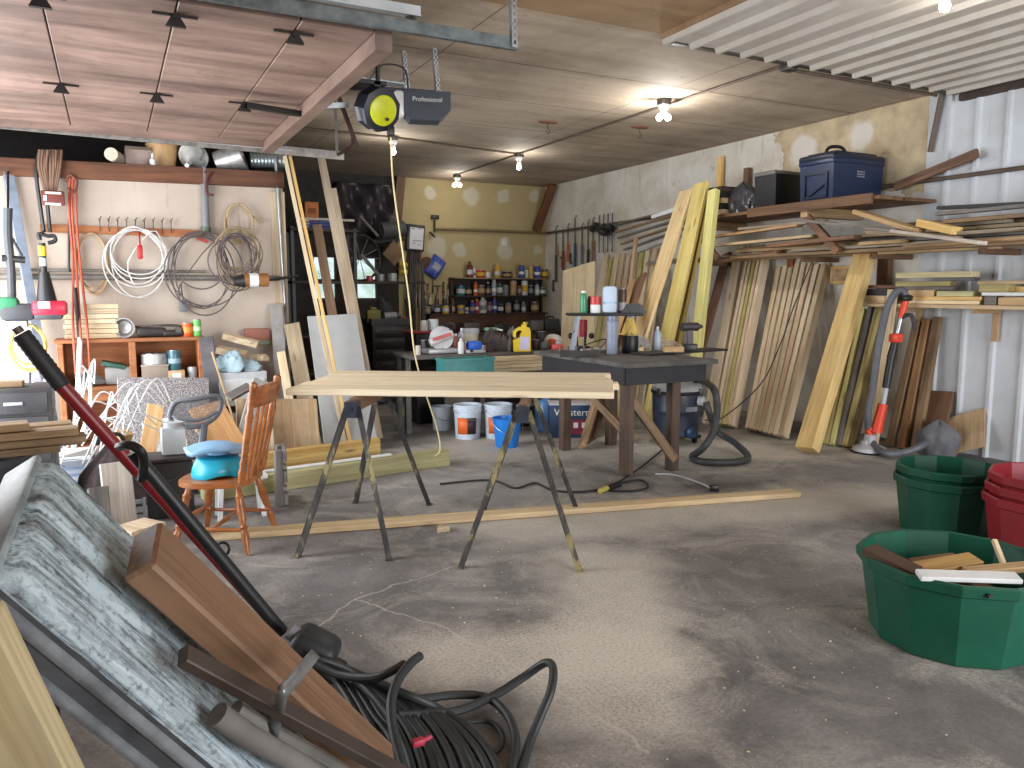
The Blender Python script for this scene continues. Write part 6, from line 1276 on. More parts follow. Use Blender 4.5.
# charger box, cable bunch, blue bag, clipboard patch
q = at(415, 238, Y=YB - 0.07); bx = thing('battery_charger', 'black box with a large white label hanging on the yellowed wall', 'charger', q); Rt = Matrix.Rotation(math.radians(4), 3, 'Y')
MB().rbox(q, (0.33, 0.1, 0.46), 0.02, Rt).build('case', BLACK, bx); MB().box(q + Vector((0.01, -0.052, -0.01)), (0.25, 0.004, 0.37), Rt).build('label', pm((214, 216, 220), 0.5, dirt=0.08), bx)
for dz, w_, dx in ((0.155, 0.07, -0.05), (0.155, 0.08, 0.07), (-0.05, 0.17, 0.02), (-0.12, 0.04, 0.05), (-0.09, 0.05, -0.04)): MB().box(q + Vector((dx, -0.056, dz)), (w_, 0.003, 0.014), Rt).build('print', GREY, bx)
random.seed(3); t = thing('cable_bunch', 'bunch of dark cables hanging below the black charger box', 'cables', at(413, 290, Y=YB - 0.1))
for k in range(7): MB().tube([at(409 + 2 * k, 250, Y=YB - 0.05 - 0.01 * k), at(408 + 2 * k + random.uniform(-2, 2), 285, Y=YB - 0.12), at(406 + 2.2 * k + random.uniform(-2, 2), 330 + random.uniform(-25, 8), Y=YB - 0.1)], 0.016, 6, 4).build('cable', pm((random.choice([(60, 44, 64), (84, 66, 56), (40, 38, 42)])), 0.6), t)
q = at(435, 267, Y=YB - 0.08); t = thing('snack_bag', 'crumpled blue bag pinned tilted on the yellowed wall', 'bag', q); Rt = Matrix.Rotation(math.radians(35), 3, 'Y')
MB().grid(lambda u, v: q + Rt @ Vector(((u - 0.5) * 0.26, -0.05 * (1 - (2 * u - 1) ** 4) * (1 - (2 * v - 1) ** 4) + 0.012 * math.sin(20 * u + 9 * v), (v - 0.5) * 0.36)), 14, 14).build('body', pm((72, 92, 180), 0.35, dirt=0.2), t, smooth=80, solid=0.03)
MB().box(q + Rt @ Vector((0, -0.076, 0)), (0.15, 0.004, 0.13), Rt).build('print', pm((176, 180, 190), 0.5, dirt=0.5, scale=20), t)
q = at(426, 263, Y=YB - 0.06); tag(MB().lathe([(0.10, 0), (0.11, 0.03), (0.07, 0.06), (0, 0.07)], q, 16, (0, -1, 0)).build('brown_disc', pm((92, 56, 40), 0.7)), 'round brown disc hanging behind the blue bag', 'disc')
for (yy, lab) in ((265, 'upper yellow strap winch hanging beside the charger cables'), (272, 'lower yellow strap winch hanging beside the charger cables')):
    q = at(403, yy, Y=YB - 0.15); tag(MB().rbox(q, (0.16, 0.08, 0.09), 0.02).cyl(q + Vector((-0.05, -0.05, 0)), q + Vector((0.05, -0.05, 0)), 0.03).build('strap_winch', pm((206, 176, 50), 0.5)), lab, 'winch')
q = at(504, 243, Y=YB - 0.01); t = thing('thermostat', 'small white box on the yellowed wall above the cans', 'thermostat', q); MB().rbox(q, (0.10, 0.05, 0.14), 0.01).build('case', pm((214, 212, 206), 0.5), t)
q = at(440, 308, Y=12.75); t = thing('storage_bin', 'dark purple storage bin on the wall bench behind the yellow cans', 'bin', q); MB().rbox(at(440, 308, Y=13.06), (0.42, 0.16, 0.13), 0.012).build('body', pm((40, 32, 54), 0.5), t)
# things lying on the bench top at the back
random.seed(61)
for i, (x, w_, h_, col, lab) in enumerate(((470, 0.3, 0.16, (96, 92, 90), 'grey power tool case on the wall bench'), (500, 0.34, 0.12, (60, 58, 58), 'dark flat case on the wall bench'), (535, 0.26, 0.18, (120, 116, 108), 'tan metal box on the wall bench near the corner'), (550, 0.3, 0.2, (70, 74, 70), 'dark green metal box at the corner of the wall bench'))):
    p = at(x, 330, Y=12.6); t = thing('tool_box', lab, 'tool box', (p.x, 12.6, 0.886), 0, None); MB().rbox((0, 0, h_ / 2), (w_, 0.2, h_), 0.015).build('body', pm(col, 0.5), t, local=True); MB().tube([(-0.07, 0, h_), (-0.06, 0, h_ + 0.04), (0.06, 0, h_ + 0.04), (0.07, 0, h_)], 0.01, 6, 3).build('handle', BLACK, t, local=True)
q = at(548, 301, Y=13.0); crate('drawer_tray', 'pale cream tray at the right end of the middle shelf', Vector((7.2, 13.03, 1.521)), (0.24, 0.2, 0.1), pm((170, 160, 120), 0.6), 'tray') if False else None

# --- alcove: overhead shelf with folded things, dark cover, wheel, roll, cart
ya = 11.6
sh = thing('alcove_rack', 'dark steel rack with shelves in front of the small windows', 'rack', (3.3, ya, 0))
zA, zB_, zC = at(330, 229, Y=ya).z, at(340, 281, Y=ya).z, 0.95
for z, x0_, x1_ in ((zA, 2.35, 3.35), (zB_, 2.35, 4.4), (zC, 2.35, 4.4), (0.4, 2.35, 4.4)): MB().rbox(((x0_ + x1_) / 2, ya + 0.22, z - 0.02), (x1_ - x0_, 0.5, 0.04), 0.004).build('shelf', DARKWOOD, sh)
for x in (2.38, 3.30, 4.37):
    for y in (ya + 0.02, ya + 0.42): MB().bar((x, y, 0.001), (x, y, zA + (0.02 if x < 3.5 else -0.45)), 0.045, 0.045, (0, 1, 0)).build('post', BLACK, sh)
def onrack(x, z, dy=0.2): p = at(x, 250, Y=ya + dy); return Vector((p.x, ya + dy, z + 0.001))
for i, (x, col, w_, h_, lab) in enumerate(((303, (196, 176, 160), .14, .13, 'pale folded blanket at the left of the alcove top shelf'), (312, (44, 60, 120), .3, .11, 'navy blue folded tarpaulin on the alcove top shelf'), (327, (50, 66, 130), .26, .12, 'second blue folded tarpaulin on the alcove top shelf'))):
    c_ = onrack(x, zA); t = thing('folded_tarp', lab, 'tarpaulin', c_)
    for k in range(3): MB().rbox(c_ + Vector((0.01 * (k % 2), 0, h_ / 6 + k * h_ / 3)), (w_, 0.3, h_ / 3), 0.015).build('fold', pm(tuple(min(255, v + 8 * k) for v in col), 0.6), t)
c_ = onrack(312, zA, 0.3) + Vector((0, 0, 0.122)); t = thing('carton', 'orange carton on the tarpaulins in the alcove', 'box', c_); MB().rbox(c_ + Vector((0, 0.03, 0.14)), (0.2, 0.2, 0.28), 0.005).build('body', pm((196, 120, 60), 0.7), t); MB().box(c_ + Vector((0, -0.073, 0.15)), (0.12, 0.003, 0.08)).build('label', pm((150, 80, 40), 0.7), t)
for k in range(3):
    a = at(312, 188 + 6 * k, Y=11.55); tag(MB().bar(a, at(331, 186 + 7 * k, Y=11.75), 0.05, 0.02).build('white_trim_length', WHITE), 'white trim length, %s of three stacked beside the orange carton' % ['top', 'middle', 'bottom'][k], 'trim length') if False else None
board('curtain_rail', 'long whitish rail lying across the alcove top shelf', 'rail', Vector((at(296, 206, Y=ya + 0.1).x, ya + 0.1, zA + 0.145)), Vector((at(354, 215, Y=ya + 0.1).x, ya + 0.1, zA + 0.145)), 0.05, 0.035, (0, 0, 1), pm((190, 182, 170), 0.6))
# dark cover hanging against the alcove wall
def tarp(u, v): p = lerp(lerp(at(334, 182, Y=YB - 0.1), at(394, 186, Y=YB - 0.1), u), lerp(at(336, 236, Y=YB - 0.12), at(392, 232, Y=YB - 0.12), u), v); return p + Vector((0, -0.08 * math.sin(11 * u + 5 * v) - 0.05 * math.sin(23 * u - 8 * v) - 0.05, 0))
tag(MB().grid(tarp, 40, 20).build('black_sheeting', pm((66, 60, 64), 0.4, dirt=0.4), smooth=80, solid=0.01), 'glossy black plastic sheeting hanging against the alcove wall', 'sheeting')
# spoked wheel and machine roll
q = at(360, 258, Y=12.3); wh = thing('spoked_wheel', 'dark spoked wheel hanging in the alcove before the window', 'wheel', q)
ring = [q + Vector((math.cos(2 * math.pi * i / 28) * 0.36, 0.1 * math.cos(2 * math.pi * i / 28), math.sin(2 * math.pi * i / 28) * 0.36)) for i in range(28)]
MB().tube(ring, 0.022, 8, closed=True).build('rim', BLACK, wh); MB().cyl(q + Vector((0, -0.05, 0)), q + Vector((0, 0.05, 0)), 0.035).build('hub', OLDSTEEL, wh)
for i in range(10): MB().cyl(q, ring[(i * 28) // 10], 0.006, None, 6).build('spoke', GREY, wh)
MB().bar(q + Vector((0, 0.05, 0)), Vector((q.x, YB - 0.02, q.z)), 0.03, 0.03).build('mount', OLDSTEEL, wh)
q0, q1 = at(379, 231, Y=12.6), at(402, 229, Y=12.75); t = thing('machine_roll', 'grey ribbed roll on a steel shaft beside the black sheeting', 'roll', q0); MB().cyl(q0, q1, 0.14, n=22).build('roll', pm((74, 76, 78), 0.6), t); MB().cyl(q0 - (q1 - q0) * 0.05, q0, 0.05).build('bore', OLDSTEEL, t)
MB().bar(at(390, 235, Y=12.7) - Vector((0, 0, 0.08)), at(390, 242, Y=13.18) , 0.05, 0.05).bar((q0.x - 0.1, q0.y + 0.1, q0.z - 0.17), (q1.x + 0.05, q1.y + 0.05, q1.z - 0.17), 0.12, 0.05).build('bracket', BLACK, t)
board('rake_handle', 'grey wooden handle slanting down in the alcove', 'handle bar', at(360, 216, Y=12.55), at(378, 236, Y=12.5), 0.04, 0.03, (0, -1, 0), pm((120, 116, 112), 0.7))
board('rake_handle', 'second grey handle slanting down below the spoked wheel', 'handle bar', at(361, 254, Y=12.1), at(381, 278, Y=12.05), 0.05, 0.03, (0, -1, 0), pm((110, 106, 104), 0.7))
q = at(394, 253, Y=12.55); t = thing('cardboard_flat', 'brown cardboard piece hanging cornerwise in the alcove', 'cardboard', q); MB().rbox(q, (0.3, 0.02, 0.3), 0.004, Matrix.Rotation(math.radians(40), 3, 'Y') @ Matrix.Rotation(0.2, 3, 'Z')).build('sheet', pm((130, 104, 78), 0.8), t); MB().cyl(q + Vector((0, 0.01, 0)), Vector((q.x, YB, q.z)), 0.01).build('peg', OLDSTEEL, t)
random.seed(71)
for i, (x, col, w_, h_, lab) in enumerate(((345, (100, 96, 92), .2, .12, 'grey metal box on the alcove middle shelf'), (369, (180, 80, 90), .1, .08, 'small pink box on the alcove middle shelf'), (380, (150, 150, 150), .12, .1, 'pale round tin on the alcove middle shelf'), (392, (170, 172, 176), .14, .12, 'silver tin at the right of the alcove middle shelf'))):
    can('tin_can', lab, onrack(x, zB_, 0.15), w_ / 2, h_, pm(col, 0.4, 0.2), 'tin')
# dark tool cart with trays
tcx = at(384, 340, Y=11.0).x; t = thing('tool_cart', 'black tool cart with cluttered tray in front of the alcove rack', 'tool cart', (tcx, 10.7, 0)); zt3 = at(384, 322, Y=10.6).z
MB().rbox((tcx, 10.85, zt3 / 2 + 0.03), (0.56, 0.42, zt3 - 0.12), 0.012).build('body', BLACK, t)
mb = MB()
for sx in (-1, 1): mb.box((tcx + sx * 0.29, 10.85, zt3 + 0.0), (0.02, 0.46, 0.09))
for sy in (-1, 1): mb.box((tcx, 10.85 + sy * 0.22, zt3 + 0.0), (0.58, 0.02, 0.09))
mb.box((tcx, 10.85, zt3 - 0.025), (0.56, 0.43, 0.02)); mb.build('tray', pm((36, 36, 40), 0.5), t)
for k in range(4): d_ = MB().rbox((tcx, 10.635, zt3 - 0.15 - 0.16 * k), (0.50, 0.02, 0.14), 0.006).build('drawer', pm((34, 34, 38), 0.4), t); MB().bar((tcx - 0.15, 10.62, zt3 - 0.11 - 0.16 * k), (tcx + 0.15, 10.62, zt3 - 0.11 - 0.16 * k), 0.015, 0.02).build('pull', OLDSTEEL, d_)
for sx in (-1, 1):
    for sy in (-1, 1): MB().cyl((tcx + sx * 0.22 - 0.015, 10.85 + sy * 0.15, 0.05), (tcx + sx * 0.22 + 0.015, 10.85 + sy * 0.15, 0.05), 0.05).bar((tcx + sx * 0.22, 10.85 + sy * 0.15, 0.05), (tcx + sx * 0.22, 10.85 + sy * 0.15, 0.12), 0.03, 0.03, (0, 1, 0)).build('caster', BLACK, t)
def oncart(x, dy=0.0): p = at(x, 315, Y=10.8 + dy); return Vector((p.x, 10.8 + dy, zt3 - 0.014))
q = oncart(373); tag(MB().rbox(q + Vector((0, 0, 0.09)), (0.2, 0.12, 0.18), 0.02).rbox(q + Vector((0, 0, 0.2)), (0.1, 0.08, 0.04), 0.015).build('olive_pouch', pm((120, 116, 60), 0.8)), 'olive tool pouch at the left of the black cart tray', 'pouch')
q = oncart(392); t = thing('angle_grinder', 'white and grey grinder lying in the black cart tray', 'grinder', q); MB().cyl(q + Vector((-0.12, 0, 0.09)), q + Vector((0.06, 0, 0.1)), 0.05).build('motor', pm((150, 146, 150), 0.4), t); MB().cyl(q + Vector((0.06, 0, 0.1)), q + Vector((0.12, 0, 0.08)), 0.05, 0.045).build('head', OLDSTEEL, t); MB().cyl(q + Vector((0.1, -0.0, 0.0)), q + Vector((0.1, 0, 0.012)), 0.08).bar(q + Vector((0.1, 0, 0.01)), q + Vector((0.1, 0, 0.08)), 0.02, 0.02, (0, 1, 0)).build('disc', GREY, t)
q = at(403, 322, Y=10.75); tag(MB().rbox(Vector((q.x + 0.06, 10.85, q.z)), (0.09, 0.1, 0.13), 0.012).build('red_box', RED), 'small red box fixed to the side of the black cart', 'box')
cloth('canvas_cover', 'dark cover heaped over the back of the black tool cart', Vector((tcx, 10.95, zt3 - 0.01)), 0.40, 0.16, 0.26, pm((40, 40, 44), 0.7), 77, 'cover')

# long tools hanging along the right wall pipe and a second row left of the shelves
random.seed(97)
for i, (x, y0, y1, col) in enumerate(((556, 228, 282, (90, 84, 78)), (563, 232, 270, (150, 60, 50)), (568, 226, 262, (196, 110, 70)), (575, 218, 268, (44, 84, 120)), (582, 226, 264, (120, 116, 112)), (588, 222, 276, (70, 66, 62)), (593, 220, 262, (140, 112, 84)))):
    a, b = at(x, y0, X=XR - 0.05), at(x, y1, X=XR - 0.05); t = thing('long_tool', '%s long tool hanging from the right wall pipe, %s of seven' % (['grey', 'red', 'orange', 'blue', 'light grey', 'dark', 'tan'][i], nth(i, 7)), 'tool', b, 0, 'long tools hanging from the right wall pipe')
    MB().cyl(a, a.lerp(b, 0.55), 0.012).build('shank', OLDSTEEL, t); MB().bar(a.lerp(b, 0.5), b, 0.05, 0.03, (-1, 0, 0)).build('handle', pm(col, 0.5), t); MB().tube([a, a + Vector((0.02, 0, 0.05)), a + Vector((0.04, 0, 0.02))], 0.006, 6, 3).build('hook', OLDSTEEL, t)
for i, (x, col) in enumerate(((408, (60, 52, 50)), (416, (176, 160, 130)), (424, (70, 74, 80)), (430, (196, 180, 150)), (437, (90, 60, 46)), (445, (60, 60, 64)), (452, (190, 100, 60)))):
    q = at(x, 302, Y=YB - 0.06); t = thing('hand_tool', '%s hand tool in the lower hanging row left of the shelves, %s' % (['dark', 'cream', 'slate', 'pale', 'brown', 'black', 'orange'][i], nth(i, 7)), 'tool', q, 0, 'lower row of hanging tools')
    MB().rbox(q, (0.07, 0.05, 0.13), 0.015).build('grip', pm(col, 0.5), t); MB().cyl(q + Vector((0, 0, 0.06)), q + Vector((random.uniform(-.02, .02), 0, 0.17)), 0.018, 0.01).build('shank', STEEL, t); MB().cyl(q + Vector((0, 0.02, 0.1)), Vector((q.x, YB, q.z + 0.1)), 0.008).build('peg', OLDSTEEL, t)
# small things crowding the tool bench
for i, (x, Y, col, r, h, kind, lab) in enumerate(((418, 8.1, (196, 190, 180), .03, .1, 'can', 'small cream tin at the left end of the tool bench'), (424, 8.35, (60, 60, 64), .04, .14, 'can', 'black tin behind the cream tin on the tool bench'), (456, 8.45, (150, 90, 60), .035, .2, 'bottle', 'brown bottle behind the white power saw'), (462, 8.5, (196, 200, 206), .045, .26, 'bottle', 'tall whitish bottle behind the white glue bottle'), (466.5, 8.2, (206, 120, 70), .025, .12, 'bottle', 'small orange bottle left of the blue sander'), (483, 8.05, (120, 118, 120), .035, .08, 'can', 'grey tin right of the blue sander'), (536, 8.15, (70, 60, 60), .05, .12, 'can', 'dark tin right of the yellow jug'), (541, 8.4, (40, 40, 44), .06, .2, 'can', 'black canister behind the ball of wire'))):
    can('tin_can' if kind == 'can' else 'bottle', lab, onb2(x, Y=Y), r, h, pm(col, 0.45), kind, neck=None if kind == 'can' else (r * 0.4, 0.04), lid=STEEL if kind == 'can' else WHITE)

# ================================================================== RIGHT SIDE: LEANING LUMBER, SHELVES, TOTES, SANDER, TUBS
XW = XR - 0.012
def lean_row(name, cat, group, labels, base0, base1, top0, top1, t, mat, fill=0.92, jit=0.0, seed=1, w=None):
    random.seed(seed); n = len(labels); B0, B1 = at(*base0, Z=0), at(*base1, Z=0); T0, T1 = at(*top0, X=XW - 0.05), at(*top1, X=XW - 0.05)
    yv = axes((B0 + B1) / 2, (T0 + T1) / 2, (-1, 0, 0.35))[0].col[1]; step = min(abs((B1 - B0).dot(yv)), abs((T1 - T0).dot(yv))) / max(1, n - 1)
    for i, lab in enumerate(labels):
        f = i / max(1, n - 1); b = B0.lerp(B1, f); tp = T0.lerp(T1, f) + Vector((0, 0, random.uniform(-jit, jit))); d = tp - b
        b = b + Vector((random.uniform(-0.004, 0.004), 0, 0))
        board(name, lab, cat, b, tp, (w or step) * fill, t, (-1, 0, 0.35), mat[i % len(mat)] if isinstance(mat, list) else mat, group, lean=0.001, wall=XW)
nw = lambda what, where, n: ['%s, %s of %s %s' % (what, nth(i, n), NUM[n], where) for i in range(n)]
NUM = {2: 'two', 3: 'three', 4: 'four', 5: 'five', 6: 'six', 7: 'seven', 8: 'eight', 9: 'nine', 10: 'ten'}
STUD = wood((240, 224, 196), (216, 192, 158), grime=0.08, streak=0.8); STUD2 = wood((232, 210, 178), (206, 176, 140), grime=0.08, streak=0.8); GRN = wood((214, 206, 136), (184, 172, 100)); OLDGRN = wood((196, 182, 124), (150, 134, 86))
lean_row('far_board', 'board', 'boards leaning behind the step stand', nw('cream board', 'leaning behind the step stand', 10), (580, 405), (640, 413), (606, 259), (662, 252), 0.04, [STUD, GRN, STUD, STUD2, STUD], jit=0.04, seed=2)
board('narrow_batten', 'tall narrow batten standing above the cream boards behind the step', 'batten', at(616, 418, Z=0), at(636, 240, X=7.0), 0.06, 0.04, (-1, 0, 0.35), PINK, lean=0.001)
board('short_plank', 'brown plank leaning steeply between the step stand and cream plank', 'board', at(590, 446, Z=0), at(642, 280, X=6.1), 0.16, 0.04, (-1, 0, 0.35), BROWNWOOD, lean=0.001) 
board('short_plank', 'tan plank lying against the brown plank behind the step stand', 'board', at(582, 450, Z=0), at(632, 284, X=6.0), 0.10, 0.04, (-1, 0, 0.35), TAN, lean=0.001)
board('wide_plank', 'wide cream plank leaning, leftmost of the three tallest planks', 'plank', at(612, 424, Z=0), at(687, 192, X=6.62), 0.26, 0.04, (-1, 0, 0.35), wood((234, 208, 158), (206, 172, 118)), lean=0.001)
YELW = wood((230, 212, 134), (206, 180, 98))
board('wide_plank', 'wide yellow plank leaning, middle of the three tallest planks', 'plank', at(648, 424, Z=0), at(702, 184, X=6.56), 0.25, 0.045, (-1, 0, 0.35), YELW, lean=0.001)
board('wide_plank', 'narrower dull yellow plank behind the middle tall yellow plank', 'plank', at(660, 424, Z=0), at(706, 196, X=6.62), 0.14, 0.04, (-1, 0, 0.35), wood((196, 172, 96), (160, 132, 64)), lean=0.001)
board('square_post', 'tall greenish yellow square post leaning behind the shop vacuum', 'post', at(688, 432, Z=0), at(714, 192, X=6.50), 0.13, 0.085, (-1, 0, 0.35), wood((228, 222, 146), (204, 194, 112)), lean=0.001, b=0.006)
board('brown_board', 'reddish brown board leaning in the dark behind the square post', 'board', at(682, 424, Z=0), at(727, 256, X=XW - 0.04), 0.14, 0.04, (-1, 0, 0.35), BROWNWOOD, lean=0.001, wall=XW)
board('red_marked_board', 'wide pale board with a red mark, left end of the vacuum side studs', 'board', at(708, 426, Z=0), at(740, 251, X=XW - 0.05), 0.15, 0.06, (-1, 0, 0.35), STUD, lean=0.001, wall=XW)
lean_row('lumber_stud', 'stud', 'studs leaning right of the vacuum hose', nw('pale stud', 'leaning right of the red marked board', 5), (718, 427), (733, 429), (752, 250), (768, 250), 0.12, [STUD, PALE, GRN, STUD2], seed=3)
board('wooden_cleat', 'short orange wooden upright showing above the two stud bundles', 'cleat', (XW - 0.02, 7.05, 1.5), (XW - 0.02, 7.05, 2.16), 0.1, 0.04, (-1, 0, 0), ORANGEWOOD)
lean_row('lumber_stud', 'stud', 'studs leaning under the white wall patch', nw('pale grey stud', 'leaning below the bare white wall', 8), (750, 432), (783, 440), (781, 270), (826, 266), 0.10, [STUD2, STUD, PALE, STUD2, STUD], jit=0.03, seed=4)
board('amber_timber', 'broad amber beam leaning alone in front of the other lumber', 'beam', at(807, 454, Z=0), at(869, 245, X=7.25), 0.20, 0.13, (-1, -0.1, 0.35), wood((242, 212, 146), (224, 180, 110), vary=0.04), lean=0.001, b=0.006)
lean_row('greenish_board', 'board', 'greenish boards right of the amber beam', nw('greenish board', 'leaning right of the amber beam', 4), (826, 446), (845, 448), (857, 316), (879, 306), 0.06, [OLDGRN, GRN, GREYWOOD, OLDGRN], seed=5, jit=0.03)
board('dark_board', 'dark weathered board leaning right of the greenish boards', 'board', at(851, 449, Z=0), at(887, 316, X=XW - 0.04), 0.10, 0.04, (-1, 0, 0.35), wood((150, 134, 96), (110, 96, 70)), lean=0.001, wall=XW)
board('pale_post', 'pale narrow post standing behind the orange drywall sander', 'post', at(873, 447, Z=0), at(893, 290, X=7.0), 0.09, 0.05, (-1, 0, 0.35), PALE, lean=0.001)
lean_row('weathered_board', 'board', 'weathered boards behind the sander hose', nw('weathered brown board', 'leaning right of the sander', 3), (890, 447), (915, 451), (918, 322), (938, 318), 0.06, [WEATHERED, wood((176, 136, 92), (134, 98, 64)), WEATHERED], seed=6, fill=0.75)
board('plywood_sheet', 'brown square panel leaning against the white metal wall', 'panel', at(922, 450, Z=0), at(934, 393, X=XW - 0.03), 0.42, 0.03, (-1, 0, 0.3), BROWNWOOD, lean=0.001, wall=XW)
board('plywood_scrap', 'small stained plywood scrap beside the grey dust bag', 'panel', at(964, 459, Z=0), at(965, 421, X=XW - 0.03), 0.38, 0.02, (-1, 0, 0.3), OSB, lean=0.001, wall=XW)
board('brown_upright', 'brown upright cleat fixed to the wall under the board rack', 'cleat', (XW - 0.04, 5.72, 1.45), (XW - 0.04, 5.72, 2.0), 0.14, 0.07, (-1, 0, 0), BROWNWOOD)
p = at(853, 275, X=XW - 0.12); t = thing('woven_basket', 'orange wooden junction block fixed on the wall above the studs', 'block', p); MB().rbox(Vector((XW - 0.06, p.y + 0.15, 1.78)), (0.11, 0.34, 0.2), 0.01).build('block', AMBER, t); MB().box(Vector((XW - 0.118, p.y + 0.15, 1.78)), (0.004, 0.28, 0.14)).build('panel', TAN, t); t.name = 'wooden_block'
tag(MB().tube([at(812, 262, X=7.26), at(794, 306, D=7.55), at(780, 345, D=7.4), at(760, 385, D=7.3), at(722, 418, D=7.5), at(705, 420, D=7.7)], 0.006, 6, 6).build('power_cable', RUBBER), 'thin black cable sagging across the studs to the vacuum', 'cable')

# --- upper shelf with totes
ZS = at(832, 201, X=6.66).z - 0.0
us = thing('high_shelf', 'high brown wooden wall shelf carrying the plastic totes', 'shelf', (7.1, 6.9, ZS))
BS = wood((140, 104, 74), (100, 72, 50), grime=0.3)
board('deck_board', None, None, (6.79, 5.2, ZS - 0.02), (6.79, 8.3, ZS - 0.02), 0.36, 0.036, (0, 0, 1), BS, parent=us); board('deck_board', None, None, (7.15, 5.2, ZS - 0.02), (7.15, 8.3, ZS - 0.02), 0.28, 0.036, (0, 0, 1), BS, parent=us); board('deck_board', None, None, (7.38, 5.2, ZS - 0.02), (7.38, 8.3, ZS - 0.02), 0.16, 0.036, (0, 0, 1), BS, parent=us)
board('edge_board', None, None, (6.585, 5.25, ZS - 0.03), (6.585, 6.9, ZS - 0.03), 0.04, 0.10, (0, 0, 1), wood((116, 84, 58), (84, 60, 42)), parent=us)
for y in (6.1, 7.9):
    board('bracket_arm', None, None, (6.60, y, ZS - 0.09), (7.46, y, ZS - 0.09), 0.09, 0.1, (0, 0, 1), TAN, parent=us); board('bracket_brace', None, None, (6.63, y, ZS - 0.12), (6.66, y - 0.42, 2.0), 0.08, 0.05, (1, 0, 0), BROWNWOOD, parent=us)
nl = at(832, 199, X=6.66); fl_ = at(798, 204, X=6.66)
bt = thing('storage_tote', 'large dark blue lidded plastic tote on the high shelf', 'tote', (7.08, (nl.y + fl_.y) / 2, ZS + 0.002))
ly = fl_.y - nl.y; NAVY = pm((30, 46, 80), 0.35, dirt=0.15, name='navy_plastic'); th_ = 0.50
cx_, cy_ = 7.04, (nl.y + fl_.y) / 2
MB().box((cx_, cy_, ZS + 0.002 + th_ * 0.42), (0.72, ly * 0.95, th_ * 0.84), taper=1.04).build('body', NAVY, bt, smooth=0)
MB().rbox((cx_, cy_, ZS + th_ * 0.84), (0.78, ly * 1.03, 0.05), 0.012).build('rim', NAVY, bt); MB().rbox((cx_, cy_, ZS + th_ * 0.93), (0.80, ly * 1.05, 0.07), 0.03).rbox((cx_, cy_, ZS + th_ * 0.93 + 0.04), (0.62, ly * 0.85, 0.04), 0.015).build('lid', pm((30, 38, 58), 0.4, name='navy_lid'), bt)
mb = MB()
for z_, y0_, y1_ in ((0.06, -0.32, 0.32), (0.30, -0.32, 0.32)): mb.bar((cx_ - 0.372, cy_ + y0_ * ly, ZS + z_), (cx_ - 0.372, cy_ + y1_ * ly, ZS + z_), 0.03, 0.02, (0, 0, 1))
for s in (-0.32, 0.32): mb.bar((cx_ - 0.372, cy_ + s * ly, ZS + 0.05), (cx_ - 0.372, cy_ + s * ly, ZS + 0.31), 0.02, 0.03, (1, 0, 0))
mb.bar((cx_ - 0.374, cy_ + 0.22 * ly, ZS + 0.07), (cx_ - 0.374, cy_ - 0.3 * ly, ZS + 0.20), 0.03, 0.02, (0, 0, 1)); mb.build('rib', pm((24, 34, 56), 0.35), bt)
for k in range(4):
    for j in range(3): MB().box((cx_ - 0.02 + 0.03 * k, cy_ - ly * 0.5 - 0.004, ZS + 0.27 + 0.025 * j), (0.014, 0.006, 0.012)).build('white_mark', LTGREY, bt)
for y in (cy_,): MB().tube([(cx_ - 0.25, y, ZS + 0.51), (cx_ - 0.2, y, ZS + 0.585), (cx_ - 0.02, y, ZS + 0.60), (cx_ + 0.08, y, ZS + 0.52)], 0.018, 8, 5).build('handle', pm((34, 38, 46), 0.4), bt)
nl2 = at(775, 204, X=6.75); fl2 = at(753, 207, X=6.75); ly2 = fl2.y - nl2.y; cy2 = (nl2.y + fl2.y) / 2
t = thing('storage_tote', 'black plastic tote with a grey lid left of the blue tote', 'tote', (7.08, cy2, ZS + 0.002))
MB().box((7.05, cy2, ZS + 0.002 + 0.20), (0.56, ly2 * 0.92, 0.40), taper=1.06).build('body', pm((34, 35, 40), 0.3, dirt=0.15), t, smooth=0); MB().rbox((7.05, cy2, ZS + 0.415), (0.64, ly2, 0.05), 0.02).build('lid', pm((118, 116, 112), 0.4), t)
random.seed(19)
q = Vector((6.80, at(748, 207, X=6.8).y - 0.02, ZS + 0.002))
def wrapf(u, v): a = 2 * math.pi * u; r = 0.17 * (1.0 if v < 0.5 else max(0.02, 1 - ((v - 0.5) / 0.5) ** 2 * 0.98)) * (0.75 + 0.35 * math.sin(v * 2.6 + 0.3)) * (1 + 0.14 * math.sin(5 * a + 8 * v) + 0.08 * math.sin(13 * a - 5 * v)); return q + Vector((math.cos(a) * r * 0.55, math.sin(a) * r * 1.25 + 0.12, 0.0 + 0.36 * v + 0.02 * math.sin(4 * a) * v))
tag(MB().grid(wrapf, 44, 16).build('plastic_bag', pm((66, 66, 70), 0.15, dirt=0.3, scale=14), smooth=80), 'shiny crumpled dark plastic bag draped at the left end of the black tote', 'bag')
# stack of black offcuts and blocks left of the totes
random.seed(23)
for k in range(5):
    y = at(722, 212, X=6.75).y; z = ZS + 0.003 + k * 0.068
    board('shelf_block', ['cream block at the bottom of the dark stack on the high shelf', 'dark block second from the bottom of the stack beside the totes', 'pale block third in the dark stack beside the totes', 'dark block fourth in the stack beside the totes', 'brown block on top of the dark stack beside the totes'][k], 'block', (6.62, y, z + 0.031), (7.05, y + random.uniform(-.03, .03), z + 0.031), 0.26, 0.062, (0, 0, 1), [PALE, BLACK, TAN, BLACK, DARKWOOD][k], 'blocks stacked on the high shelf')
for i, (x, y) in enumerate(((721, 157), (748, 168))): p = at(x, y, X=XW - 0.05); board('shelf_upright', '%s short wooden upright rising behind the totes on the high shelf' % ['left', 'right'][i], 'upright', (XW - 0.06, p.y, ZS + 0.001), (XW - 0.06, p.y, p.z), 0.09, 0.05, (-1, 0, 0), AMBER if i == 0 else BROWNWOOD)
